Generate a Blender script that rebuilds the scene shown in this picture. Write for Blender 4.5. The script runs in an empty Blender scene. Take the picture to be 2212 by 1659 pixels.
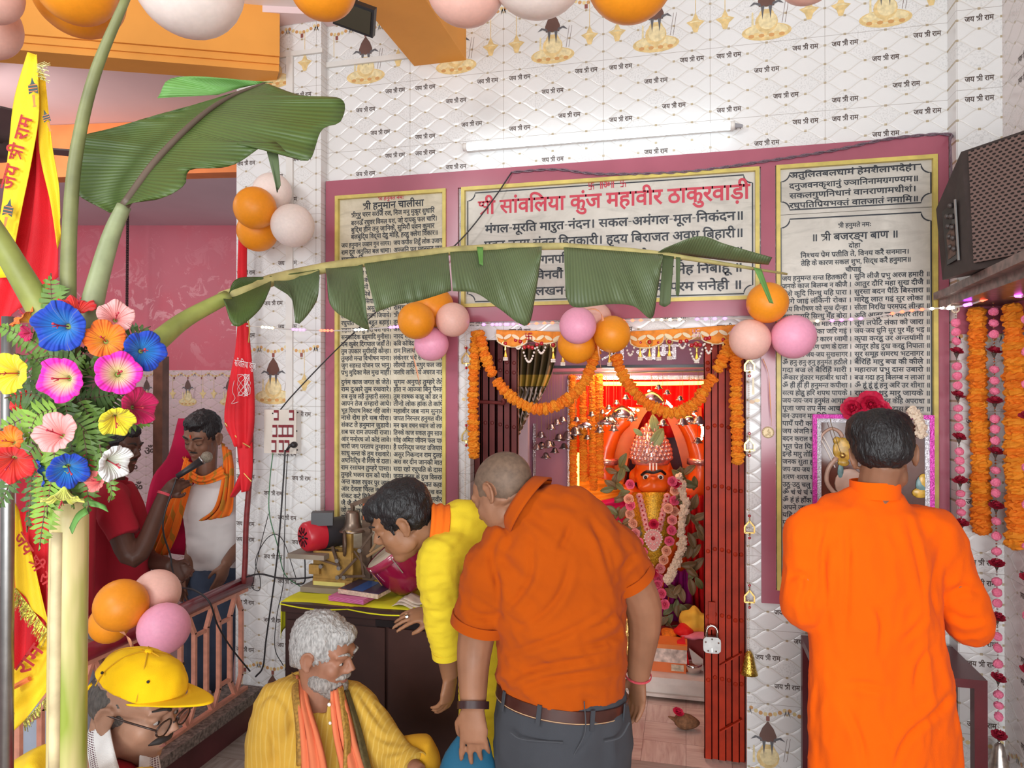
import bpy, bmesh, math, random
import numpy as np
from mathutils import Vector as V, Matrix, noise, Euler
S = bpy.context.scene
COL = S.collection
R = random.Random(7)
PI = math.pi
rad = math.radians
# ------------------------------------------------------------------ camera
FPX = 1540.0
cd = bpy.data.cameras.new('camera'); cam = bpy.data.objects.new('camera', cd); COL.objects.link(cam)
cd.sensor_width = 36.0; cd.lens = FPX / 2212 * 36.0; cd.clip_start = .05
CAM = V((0, -3.113, 1.6))
cam.location = CAM; cam.rotation_euler = (rad(90.316), 0, rad(13.68)); S.camera = cam
CR = Euler(cam.rotation_euler).to_matrix()
# ------------------------------------------------------------------ world, lights, exposure
w = bpy.data.worlds.new('world'); S.world = w; w.use_nodes = True
w.node_tree.nodes['Background'].inputs[0].default_value = (.96, .97, 1, 1)
w.node_tree.nodes['Background'].inputs[1].default_value = .56
S.view_settings.view_transform = 'Standard'; S.view_settings.look = 'None'
S.view_settings.gamma = 1; S.view_settings.use_curve_mapping = False
S.view_settings.exposure = .0
def area(name, loc, target, size, power, color=(1, 1, 1), sy=None):
    l = bpy.data.lights.new(name, 'AREA'); l.energy = power; l.size = size; l.color = color
    if sy: l.shape = 'RECTANGLE'; l.size_y = sy
    o = bpy.data.objects.new(name, l); COL.objects.link(o); o.location = loc
    o.rotation_euler = (V(target) - V(loc)).to_track_quat('-Z', 'Y').to_euler(); return o
def point(name, loc, power, color, size=.05):
    l = bpy.data.lights.new(name, 'POINT'); l.energy = power; l.color = color; l.shadow_soft_size = size
    o = bpy.data.objects.new(name, l); COL.objects.link(o); o.location = loc; return o
area('hall_lamp', (-2.3, -4.6, 3.15), (.1, 0, 1.2), .7, 56, (.96, .98, 1))
area('front_fill', (.7, -6.0, 1.35), (0, 0, .7), 3.4, 262, (.96, .985, 1), 1.9)  # broad unseen fill behind the camera, set low to even the light
area('back_room_lamp', (-3.9, -.3, 3.0), (-3.3, 1.6, 1.2), .6, 17, (1, .9, .9))
# ------------------------------------------------------------------ picture measurements -> places
def P(px, py, Z):
    return CAM + CR @ V(((px - 1106) / FPX, -(py - 829.5) / FPX, -1)) * Z
def W(px, py, yp=0.0):
    d = CR @ V(((px - 1106) / FPX, -(py - 829.5) / FPX, -1))
    return CAM + d * ((yp - CAM.y) / d.y)
def ZP(px, py, z):                                   # the point at height z
    d = CR @ V(((px - 1106) / FPX, -(py - 829.5) / FPX, -1))
    return CAM + d * ((z - CAM.z) / d.z)
def depth(p):
    return -((CR.transposed() @ (V(p) - CAM)).z)
def pxsize(Z): return Z / FPX
# ------------------------------------------------------------------ materials
MATS = {}
class E:                                             # a tiny expression layer over math nodes
    nt = None
    def __init__(s, k): s.k = k
    @staticmethod
    def m(op, *a, clamp=False):
        n = E.nt.nodes.new('ShaderNodeMath'); n.operation = op; n.use_clamp = clamp
        for i, x in enumerate(a):
            if isinstance(x, E): E.nt.links.new(x.k, n.inputs[i])
            else: n.inputs[i].default_value = x
        return E(n.outputs[0])
    def __add__(s, o): return E.m('ADD', s, o)
    def __radd__(s, o): return E.m('ADD', o, s)
    def __sub__(s, o): return E.m('SUBTRACT', s, o)
    def __rsub__(s, o): return E.m('SUBTRACT', o, s)
    def __mul__(s, o): return E.m('MULTIPLY', s, o)
    def __rmul__(s, o): return E.m('MULTIPLY', o, s)
    def __truediv__(s, o): return E.m('DIVIDE', s, o)
def fr(x): return E.m('FRACT', x)
def lt(a, b): return E.m('LESS_THAN', a, b)
def gt(a, b): return E.m('GREATER_THAN', a, b)
def near(x): return E.m('ABSOLUTE', E.m('SUBTRACT', x, E.m('ROUND', x)))   # distance to the nearest integer
def new_mat(name):
    m = bpy.data.materials.new(name); m.use_nodes = True
    nt = m.node_tree; E.nt = nt
    return m, nt, nt.nodes['Principled BSDF']
def link(a, b): E.nt.links.new(a.k if isinstance(a, E) else a, b)
def coords(kind='Object', scale=None):
    n = E.nt.nodes.new('ShaderNodeTexCoord'); o = n.outputs[kind]
    if scale:
        mp = E.nt.nodes.new('ShaderNodeMapping'); mp.inputs['Scale'].default_value = scale
        E.nt.links.new(o, mp.inputs[0]); o = mp.outputs[0]
    return o
def sep(o):
    n = E.nt.nodes.new('ShaderNodeSeparateXYZ'); E.nt.links.new(o, n.inputs[0]); return [E(n.outputs[i]) for i in range(3)]
def tnoise(o, scale, detail=3, rough=.5, dist=0.0):
    n = E.nt.nodes.new('ShaderNodeTexNoise'); n.inputs['Scale'].default_value = scale
    n.inputs['Detail'].default_value = detail; n.inputs['Roughness'].default_value = rough; n.inputs['Distortion'].default_value = dist
    E.nt.links.new(o, n.inputs['Vector']); return E(n.outputs['Fac'])
def mix(f, a, b):
    n = E.nt.nodes.new('ShaderNodeMix'); n.data_type = 'RGBA'
    if isinstance(f, E): E.nt.links.new(f.k, n.inputs[0])
    else: n.inputs[0].default_value = f
    for i, x in ((6, a), (7, b)):
        if isinstance(x, E): E.nt.links.new(x.k, n.inputs[i])
        else: n.inputs[i].default_value = (*x[:3], 1)
    return E(n.outputs[2])
def ramp(f, lo, hi): return E.m('MULTIPLY', E.m('SUBTRACT', f, lo), 1 / (hi - lo), clamp=True)
def bump(h, strength, dist, bs):
    n = E.nt.nodes.new('ShaderNodeBump'); n.inputs['Strength'].default_value = strength; n.inputs['Distance'].default_value = dist
    link(h, n.inputs['Height']); E.nt.links.new(n.outputs[0], bs.inputs['Normal'])
def srgb(h):
    h = h.lstrip('#'); c = [int(h[i:i + 2], 16) / 255 for i in (0, 2, 4)]
    return tuple(x / 12.92 if x <= .04045 else ((x + .055) / 1.055) ** 2.4 for x in c)
def mat(name, col, rough=.6, metal=0.0, var=.12, vs=6.0, bmp=0.0, bs_=60.0, emit=0.0, sss=0.0, trans=0.0, coat=0.0, sheen=0.0, dist=.004, spec=None):
    """a plain surface: colour with a little uneven wear, optional fine relief"""
    if name in MATS: return MATS[name]
    if isinstance(col, str): col = srgb(col)
    m, nt, b = new_mat(name); MATS[name] = m
    o = coords('Object')
    if var:
        f = ramp(tnoise(o, vs, 4), .3, .7)
        link(mix(f, tuple(c * (1 - var) for c in col), tuple(min(1, c * (1 + var)) for c in col)), b.inputs['Base Color'])
    else: b.inputs['Base Color'].default_value = (*col, 1)
    b.inputs['Roughness'].default_value = rough; b.inputs['Metallic'].default_value = metal
    if spec is not None: b.inputs['Specular IOR Level'].default_value = spec
    if bmp: bump(tnoise(o, bs_, 3), bmp, dist, b)
    if emit: b.inputs['Emission Color'].default_value = (*col, 1); b.inputs['Emission Strength'].default_value = emit
    if sss: b.inputs['Subsurface Weight'].default_value = sss; b.inputs['Subsurface Radius'].default_value = (.02, .008, .005); b.inputs['Subsurface Scale'].default_value = .5
    if trans: b.inputs['Transmission Weight'].default_value = trans
    if coat: b.inputs['Coat Weight'].default_value = coat; b.inputs['Coat Roughness'].default_value = .15
    if sheen: b.inputs['Sheen Weight'].default_value = sheen
    return m
def cloth(name, col, weave=900.0, var=.08, rough=.92, fold=.0, stripe=None):
    if name in MATS: return MATS[name]
    if isinstance(col, str): col = srgb(col)
    m, nt, b = new_mat(name); MATS[name] = m
    o = coords('Object'); x, y, z = sep(o)
    f = ramp(tnoise(o, 5, 4), .3, .7)
    c = mix(f, tuple(k * (1 - var) for k in col), tuple(min(1, k * (1 + var)) for k in col))
    if stripe:
        c = mix(E.m('MULTIPLY', lt(near(x * stripe[1] + tnoise(o, 3) * .6), .12), stripe[2]), c, stripe[0])
    link(c, b.inputs['Base Color']); b.inputs['Roughness'].default_value = rough
    b.inputs['Specular IOR Level'].default_value = .2
    b.inputs['Sheen Weight'].default_value = .03
    h = tnoise(o, weave, 1) * .12 + tnoise(coords('Object', (1, 1, .35)), 9, 3, .5, .8) * fold
    bump(h, .5, .012, b)
    return m
# ------------------------------------------------------------------ objects
def tag(o, label, cat, group=None, kind=None):
    if label: o['label'] = label
    if cat: o['category'] = cat
    if group: o['group'] = group
    if kind: o['kind'] = kind
    return o
def thing(name, label, cat, loc=(0, 0, 0), group=None):
    o = bpy.data.objects.new(name, None); COL.objects.link(o); o.location = loc; o.empty_display_size = .05
    return tag(o, label, cat, group)
def adopt(o, parent):
    o.parent = parent
    p = parent; T = Matrix.Translation(parent.location) if parent.parent is None else None
    if T is None:
        T = Matrix.Translation(parent.parent.location if parent.type == 'MESH' and parent.location.length == 0 else parent.parent.location)
    o.matrix_parent_inverse = T.inverted() if parent.parent is None and parent.location.length else (Matrix.Identity(4))
    return o
class MB:
    """collects shapes in world coordinates, builds ONE mesh object"""
    def __init__(s): s.v = []; s.f = []; s.mi = []; s.cur = 0
    def mat(s, i): s.cur = i; return s
    def add(s, vs, fs, T=None):
        n = len(s.v)
        if T is not None: vs = [T @ V(p) for p in vs]
        s.v.extend([tuple(p) for p in vs]); s.f.extend([tuple(i + n for i in f) for f in fs]); s.mi.extend([s.cur] * len(fs)); return s
    def quad(s, a, b, c, d): return s.add([a, b, c, d], [(0, 1, 2, 3)])
    def box(s, lo, hi, T=None):
        x0, y0, z0 = lo; x1, y1, z1 = hi
        if x0 > x1: x0, x1 = x1, x0
        if y0 > y1: y0, y1 = y1, y0
        if z0 > z1: z0, z1 = z1, z0
        vs = [(x0, y0, z0), (x1, y0, z0), (x1, y1, z0), (x0, y1, z0), (x0, y0, z1), (x1, y0, z1), (x1, y1, z1), (x0, y1, z1)]
        return s.add(vs, [(3, 2, 1, 0), (4, 5, 6, 7), (0, 1, 5, 4), (1, 2, 6, 5), (2, 3, 7, 6), (3, 0, 4, 7)], T)
    def bar(s, a, b, w, h, up=(0, 0, 1)):            # a box from point a to point b
        a, b = V(a), V(b); d = (b - a); L = d.length; d = d / L
        u = V(up); x = d.cross(u)
        if x.length < 1e-4: x = d.cross(V((1, 0, 0)))
        x.normalize(); u = x.cross(d)
        vs = [a + x * (i * w / 2) + u * (j * h / 2) for i, j in ((-1, -1), (1, -1), (1, 1), (-1, 1))]
        vs += [p + d * L for p in vs]
        return s.add(vs, [(3, 2, 1, 0), (4, 5, 6, 7), (0, 1, 5, 4), (1, 2, 6, 5), (2, 3, 7, 6), (3, 0, 4, 7)])
    def prism(s, pts, off):                          # closed outline pushed along off
        n = len(pts); pts = [V(p) for p in pts]; o = V(off)
        return s.add(pts + [p + o for p in pts], [tuple(range(n - 1, -1, -1)), tuple(range(n, 2 * n))] + [(i, (i + 1) % n, n + (i + 1) % n, n + i) for i in range(n)])
    def tube(s, pts, r, seg=10, caps=True, flat=1.0, up=None):
        """round tube through points; r one radius or one per point (a pair is (width, depth))"""
        pts = [V(p) for p in pts]; n = len(pts)
        rs = r if isinstance(r, (list, tuple)) else [r] * n
        vs = []; prev = V(up) if up else None
        for i, p in enumerate(pts):
            d = (pts[min(i + 1, n - 1)] - pts[max(i - 1, 0)]); d = d.normalized() if d.length > 1e-9 else V((0, 0, 1))
            if prev is None: prev = V((0, 0, 1)) if abs(d.z) < .9 else V((0, 1, 0))
            x = prev.cross(d)
            if x.length < 1e-5: x = V((1, 0, 0)).cross(d)
            x.normalize(); y = d.cross(x); 
            if not up: prev = y
            a, b = rs[i] if isinstance(rs[i], (list, tuple)) else (rs[i], rs[i] * flat)
            for k in range(seg):
                t = 2 * PI * k / seg; vs.append(p + x * (a * math.cos(t)) + y * (b * math.sin(t)))
        fs = [(i * seg + k, i * seg + (k + 1) % seg, (i + 1) * seg + (k + 1) % seg, (i + 1) * seg + k) for i in range(n - 1) for k in range(seg)]
        if caps: fs += [tuple(range(seg - 1, -1, -1)), tuple((n - 1) * seg + k for k in range(seg))]
        return s.add(vs, fs)
    def lathe(s, prof, T=None, seg=20, caps=True):   # profile of (radius, height) turned about z
        vs = []; n = len(prof)
        for r, z in prof:
            for k in range(seg): vs.append((r * math.cos(2 * PI * k / seg), r * math.sin(2 * PI * k / seg), z))
        fs = [(i * seg + k, i * seg + (k + 1) % seg, (i + 1) * seg + (k + 1) % seg, (i + 1) * seg + k) for i in range(n - 1) for k in range(seg)]
        if caps: fs += [tuple(range(seg - 1, -1, -1)), tuple((n - 1) * seg + k for k in range(seg))]
        return s.add(vs, fs, T)
    def ball(s, c, r, T=None, nu=14, nv=9):
        rx, ry, rz = r if isinstance(r, (tuple, list)) else (r, r, r)
        c = V(c); vs = [c + V((0, 0, -rz))]
        for j in range(1, nv):
            a = PI * j / nv - PI / 2
            for i in range(nu):
                t = 2 * PI * i / nu; vs.append(c + V((rx * math.cos(a) * math.cos(t), ry * math.cos(a) * math.sin(t), rz * math.sin(a))))
        vs.append(c + V((0, 0, rz))); L = len(vs) - 1
        fs = [(0, 1 + (i + 1) % nu, 1 + i) for i in range(nu)]
        for j in range(nv - 2):
            for i in range(nu):
                a = 1 + j * nu; b = a + nu; fs.append((a + i, a + (i + 1) % nu, b + (i + 1) % nu, b + i))
        a = 1 + (nv - 2) * nu; fs += [(a + i, a + (i + 1) % nu, L) for i in range(nu)]
        return s.add(vs, fs, T)
    def grid(s, fn, nu, nv, thick=0.0, closed=False):
        """surface fn(u, v) -> point; with thickness it becomes a closed sheet"""
        vs = [V(fn(i / nu, j / nv)) for j in range(nv + 1) for i in range(nu + 1)]; w = nu + 1
        fs = [(j * w + i, j * w + i + 1, (j + 1) * w + i + 1, (j + 1) * w + i) for j in range(nv) for i in range(nu)]
        if thick:
            no = [V((0, 0, 0)) for _ in vs]
            for f in fs:
                nn = (vs[f[2]] - vs[f[0]]).cross(vs[f[3]] - vs[f[1]])
                for k in f: no[k] += nn
            n0 = len(vs)
            vs = vs + [p - (n.normalized() * thick if n.length > 1e-12 else V((0, 0, thick))) for p, n in zip(vs, no)]
            fs = fs + [tuple(k + n0 for k in reversed(f)) for f in fs]
            edge = [i for i in range(w)] + [j * w + nu for j in range(1, nv + 1)] + [nv * w + i for i in range(nu - 1, -1, -1)] + [j * w for j in range(nv - 1, 0, -1)]
            m = len(edge)
            fs += [(edge[(i + 1) % m], edge[i], edge[i] + n0, edge[(i + 1) % m] + n0) for i in range(m)]
        return s.add(vs, fs)
    def mesh(s, name, mats, smooth=False):
        me = bpy.data.meshes.new(name); me.from_pydata(s.v, [], s.f)
        for m in (mats if isinstance(mats, (list, tuple)) else [mats]): me.materials.append(m)
        if any(s.mi): me.polygons.foreach_set('material_index', s.mi)
        if smooth: me.polygons.foreach_set('use_smooth', [True] * len(s.f))
        me.update(); return me
    def build(s, name, mats, parent=None, smooth=False, label=None, kind=None, sharp=None):
        me = s.mesh(name, mats, smooth)
        if smooth and sharp: me.set_sharp_from_angle(angle=rad(sharp))
        o = bpy.data.objects.new(name, me); COL.objects.link(o)
        if parent is not None:
            o.parent = parent
            top = parent
            while top.parent: top = top.parent
            if parent.parent is None: o.matrix_parent_inverse = Matrix.Translation(-V(parent.location))
        if label: o['label'] = label
        if kind: o['kind'] = kind
        return o
def inst(mesh, name, parent=None, loc=(0, 0, 0), rot=(0, 0, 0), scale=(1, 1, 1)):
    o = bpy.data.objects.new(name, mesh); COL.objects.link(o)
    o.location = loc; o.rotation_euler = rot; o.scale = scale if isinstance(scale, (tuple, list)) else (scale,) * 3
    if parent is not None:
        o.parent = parent
        if parent.parent is None: o.matrix_parent_inverse = Matrix.Translation(-V(parent.location))
    return o
def structure(o): o['kind'] = 'structure'; return o
def spline(pts, n=8):
    """smooth curve through points"""
    pts = [V(p) for p in pts]; out = []
    for i in range(len(pts) - 1):
        a, b = pts[i], pts[i + 1]; p0 = pts[i - 1] if i else a * 2 - b; p3 = pts[i + 2] if i + 2 < len(pts) else b * 2 - a
        for k in range(n):
            t = k / n; out.append(.5 * ((2 * a) + (b - p0) * t + (2 * p0 - 5 * a + 4 * b - p3) * t * t + (3 * a - p0 - 3 * b + p3) * t ** 3))
    out.append(pts[-1]); return out
def lerp(a, b, t): return a + (b - a) * t
def interp(xs, ys, x): return float(np.interp(x, xs, ys))
def eval_mesh(me, mods):
    """a mesh after modifiers, as a fresh mesh"""
    o = bpy.data.objects.new('work', me); COL.objects.link(o)
    for t, kw in mods:
        m = o.modifiers.new(t, t)
        for k, v in kw.items(): setattr(m, k, v)
    dg = bpy.context.evaluated_depsgraph_get(); dg.update()
    r = bpy.data.meshes.new_from_object(o.evaluated_get(dg)); bpy.data.objects.remove(o); return r
# ------------------------------------------------------------------ lettering: glyph outlines of the built-in font, put together by rule
GL = {}
def glyph(ch, bold):
    if (ch, bold) in GL: return GL[(ch, bold)]
    def me_of(body, bold=bold):
        c = bpy.data.curves.new('t', 'FONT'); c.body = body; c.size = 1; c.resolution_u = 2; c.fill_mode = 'FRONT' if hasattr(c, 'fill_mode') else c.fill_mode
        c.offset = bold
        o = bpy.data.objects.new('t', c); COL.objects.link(o)
        dg = bpy.context.evaluated_depsgraph_get(); dg.update()
        me = bpy.data.meshes.new_from_object(o.evaluated_get(dg)); bpy.data.objects.remove(o)
        vs = [(v.co.x, v.co.y) for v in me.vertices]; fs = [tuple(p.vertices) for p in me.polygons]; bpy.data.meshes.remove(me)
        return vs, fs
    def areaof(r):
        vs, fs = r; return sum(abs(sum(vs[f[i - 1]][0] * vs[f[i]][1] - vs[f[i]][0] * vs[f[i - 1]][1] for i in range(len(f)))) / 2 for f in fs)
    plain = areaof(me_of(ch, 0.0))
    for b in (min(bold, .014 if ch in 'खभशसछ' else .022), .012, .008, .004, 0.0):          # a heavier outline that still fills cleanly
        if b <= bold:
            vs, fs = me_of(ch, b)
            if areaof((vs, fs)) >= plain * .97: break
    adv = max(x for x, y in me_of(ch + 'H')[0]) - glyphH(bold, me_of)
    GL[(ch, bold)] = (vs, fs, adv); return GL[(ch, bold)]
HW = {}
def glyphH(bold, me_of):
    if bold not in HW: HW[bold] = max(x for x, y in me_of('H')[0])
    return HW[bold]
def clip_right(vs, fs, x):
    """keep what lies left of x"""
    bm = bmesh.new(); bv = [bm.verts.new((a, b, 0)) for a, b in vs]
    for f in fs:
        try: bm.faces.new([bv[i] for i in f])
        except ValueError: pass
    bmesh.ops.bisect_plane(bm, geom=bm.verts[:] + bm.edges[:] + bm.faces[:], plane_co=(x, 0, 0), plane_no=(1, 0, 0), clear_outer=True)
    bm.verts.index_update(); r = [(v.co.x, v.co.y) for v in bm.verts], [tuple(v.index for v in f.verts) for f in bm.faces]; bm.free(); return r
BAR = set('खगघचजझञणतथधनपबभमयलवशषस')
CONS = set(chr(c) for c in range(0x915, 0x93a)) | set(chr(c) for c in range(0x958, 0x960))
def strokes(pts, t):
    """flat polyline stroke"""
    vs, fs = [], []
    for i, (x, y) in enumerate(pts):
        a = pts[max(i - 1, 0)]; b = pts[min(i + 1, len(pts) - 1)]; dx, dy = b[0] - a[0], b[1] - a[1]; L = math.hypot(dx, dy)
        vs += [(x - dy / L * t / 2, y + dx / L * t / 2), (x + dy / L * t / 2, y - dx / L * t / 2)]
    fs = [(2 * i, 2 * i + 1, 2 * i + 3, 2 * i + 2) for i in range(len(pts) - 1)]
    return vs, fs
def shape_text(txt, bold=.012):
    """-> (2D vertices, faces, width) for one line of Devanagari"""
    VS, FS = [], []; pen = [0.0]
    def put(vs, fs, x):
        n = len(VS); VS.extend((a + x, b) for a, b in vs); FS.extend(tuple(i + n for i in f) for f in fs)
    def g(ch):
        vs, fs, adv = glyph(ch, bold); put(vs, fs, pen[0]); pen[0] += adv
    i = 0; n = len(txt)
    while i < n:
        ch = txt[i]
        if ch == '卐':
            t = .09; x = pen[0] + .05
            for q in ([(.4, .04), (.4, .66)], [(.09, .35), (.71, .35)], [(.4, .62), (.71, .62)], [(.67, .35), (.67, .04)], [(.4, .08), (.09, .08)], [(.13, .35), (.13, .66)]): put(*strokes(q, t), x)
            pen[0] += .85; i += 1; continue
        if ch == ' ': pen[0] += .26; i += 1; continue
        if ch == '-': put(*strokes([(.05, .33), (.27, .33)], .07), pen[0]); pen[0] += .32; i += 1; continue
        if ch in CONS:
            seq = [ch]; i += 1
            while i + 1 < n and txt[i] == '्' and txt[i + 1] in CONS: seq.append(txt[i + 1]); i += 2
            tail = ''
            while i < n and (0x900 <= ord(txt[i]) <= 0x903 or 0x93c <= ord(txt[i]) <= 0x94d): tail += txt[i]; i += 1
            reph = len(seq) > 1 and seq[0] == 'र'
            if reph: seq = seq[1:]
            if 'ि' in tail: g('ि'); tail = tail.replace('ि', '')
            k = 0
            if seq[:2] == ['श', 'र']:                 # the sri ligature
                t = .066 + bold; x = pen[0]
                for q in ([(.0, .588), (.62, .588)], [(.52, .0), (.52, .6)], [(.27, .60), (.30, .52), (.26, .43), (.17, .41), (.09, .45), (.09, .53), (.15, .555)], [(.23, .44), (.34, .35), (.53, .33)], [(.50, .30), (.36, .16), (.14, .0)]): put(*strokes(q, t), x)
                pen[0] += .62; k = 2
            while k < len(seq):
                c = seq[k]; rk = k + 1 < len(seq) and seq[k + 1] == 'र'
                last = k == len(seq) - 1 or (rk and k + 1 == len(seq) - 1)
                if last:
                    x0 = pen[0]; g(c)
                    if rk: put(*strokes([(-.135, .2), (-.26, .1), (-.36, .0)], .075), pen[0])
                elif c in BAR:
                    vs, fs, adv = glyph(c, bold); cut = adv - .185
                    put(*clip_right(vs, fs, cut), pen[0]); pen[0] += cut - .01
                elif c in 'कफ':
                    vs, fs, adv = glyph(c, bold); cut = adv * .8; put(*clip_right(vs, fs, cut), pen[0]); pen[0] += cut - .03
                else: g(c); g('्')
                k += 2 if rk else 1
            for t in tail: g(t)
            if reph: put(*strokes([(-.28, .65), (-.3, .78), (-.2, .86), (-.08, .8)], .07), pen[0])
        else: g(ch); i += 1
    return VS, FS, pen[0]
LINES = {}
def text_into(mb, txt, x0, x1, z, size=None, y=0.0, bold=.012, T=None, slant=0.0, stretch=(.55, 1.5)):
    """one line into a mesh: baseline z, spread from x0 to x1 (facing -y); T maps (x, y, z) elsewhere"""
    key = (txt, bold)
    if key not in LINES: LINES[key] = shape_text(txt, bold)
    vs, fs, wd = LINES[key]
    sx = (x1 - x0) / wd
    if size is None: size = sx
    pts = [V((x0 + a * sx, y, z + b * size + slant * a * sx)) for a, b in vs]
    if T: pts = [T(p) for p in pts]
    mb.add(pts, fs)
# ------------------------------------------------------------------ wall tiles
TW, TH, TX, TZ = .45, .304, -1.247, .6
def tile_mat(name, axis, tint=(.77, .772, .765), dim=1.0):
    m, nt, b = new_mat(name); o = coords('Object'); X, Y, Z = sep(o)
    x = (X if axis == 'x' else Y) - TX; z = Z - TZ
    u = x / (TW / 3); v = z / (TH / 4) - .5
    c = E.m('COSINE', u * (2 * PI)); amp = (1 - c) * .25
    d1 = near(v - amp); d2 = near(v + amp); d = E.m('MINIMUM', d1, d2)
    inside = lt(E.m('ABSOLUTE', v - E.m('ROUND', v)), amp)              # cell around (i+.5, j)
    cu = E.m('MULTIPLY', inside, E.m('FLOOR', u)) + (1 - inside) * (E.m('ROUND', u) + .37)
    cv = E.m('MULTIPLY', inside, E.m('ROUND', v)) + (1 - inside) * (E.m('FLOOR', v) + .61)
    h = fr(E.m('SINE', cu * 12.9898 + cv * 78.233) * 43758.5453)
    spk = E.m('MULTIPLY', lt(h, .3), ramp(tnoise(o, 150, 2), .5, .62)) * ramp(d, .02, .09)
    line = 1 - ramp(d, .018, .045)
    nu = near(u) * (TW / 3); nv = near(v) * (TH / 4); nu2 = near(u + .5) * (TW / 3); nv2 = near(v + .5) * (TH / 4)
    knot = E.m('MAXIMUM', lt(nu, .0052) * lt(nv, .0045), lt(nu2, .0052) * lt(nv2, .0045))
    seam = E.m('MAXIMUM', lt(near(x / TW) * TW, .0009), lt(near(z / TH) * TH, .0009))
    dirt = ramp(tnoise(o, 2.2, 4), .35, .75)
    base = mix(dirt * .35, tint, tuple(k * q for k, q in zip(tint, (.93, .9, .86))))
    base = mix(spk * .45, base, (.5, .5, .49))
    base = mix(line * .42, base, (.52, .46, .38))
    base = mix(knot, base, (.44, .36, .23))
    base = mix(seam * .8, base, (.33, .29, .26))
    link(base, b.inputs['Base Color']); b.inputs['Roughness'].default_value = .2
    b.inputs['Specular IOR Level'].default_value = .5
    bump(E.m('POWER', ramp(d, 0, .16), .6) - seam * .5, .42, .0045, b)
    MATS[name] = m; return m
TILE_X = tile_mat('wall_tile', 'x'); TILE_Y = tile_mat('side_wall_tile', 'y', (.74, .69, .68))
PINKTILE = tile_mat('back_room_tile', 'x', (.68, .50, .51))
INK = mat('brown_print', (.075, .045, .035), .5, var=0)
DEC = [mat('print_gold', (.74, .55, .25), .3, var=.2, vs=40), mat('print_pale_gold', (.78, .66, .38), .3, var=.2, vs=50), mat('print_brown', (.14, .07, .055), .3, var=.2), mat('print_leaf', (.12, .12, .13), .3, var=.1), mat('print_orange', (.62, .33, .12), .3, var=.1), mat('print_ochre', (.75, .60, .30), .3, var=.1), mat('print_maroon', (.28, .09, .07), .3, var=.1)]
TEXTS = [(.5, .5), (2.5, .5), (1.5, 1.5), (2, 3), (.5, 3.5)]
def T_main(y): return lambda p: V((p.x, y + p.y, p.z))
def clipped(vs, lim): return lim is None or all(lim[0] <= p.x <= lim[1] and lim[2] <= p.z <= lim[3] for p in vs)
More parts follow.
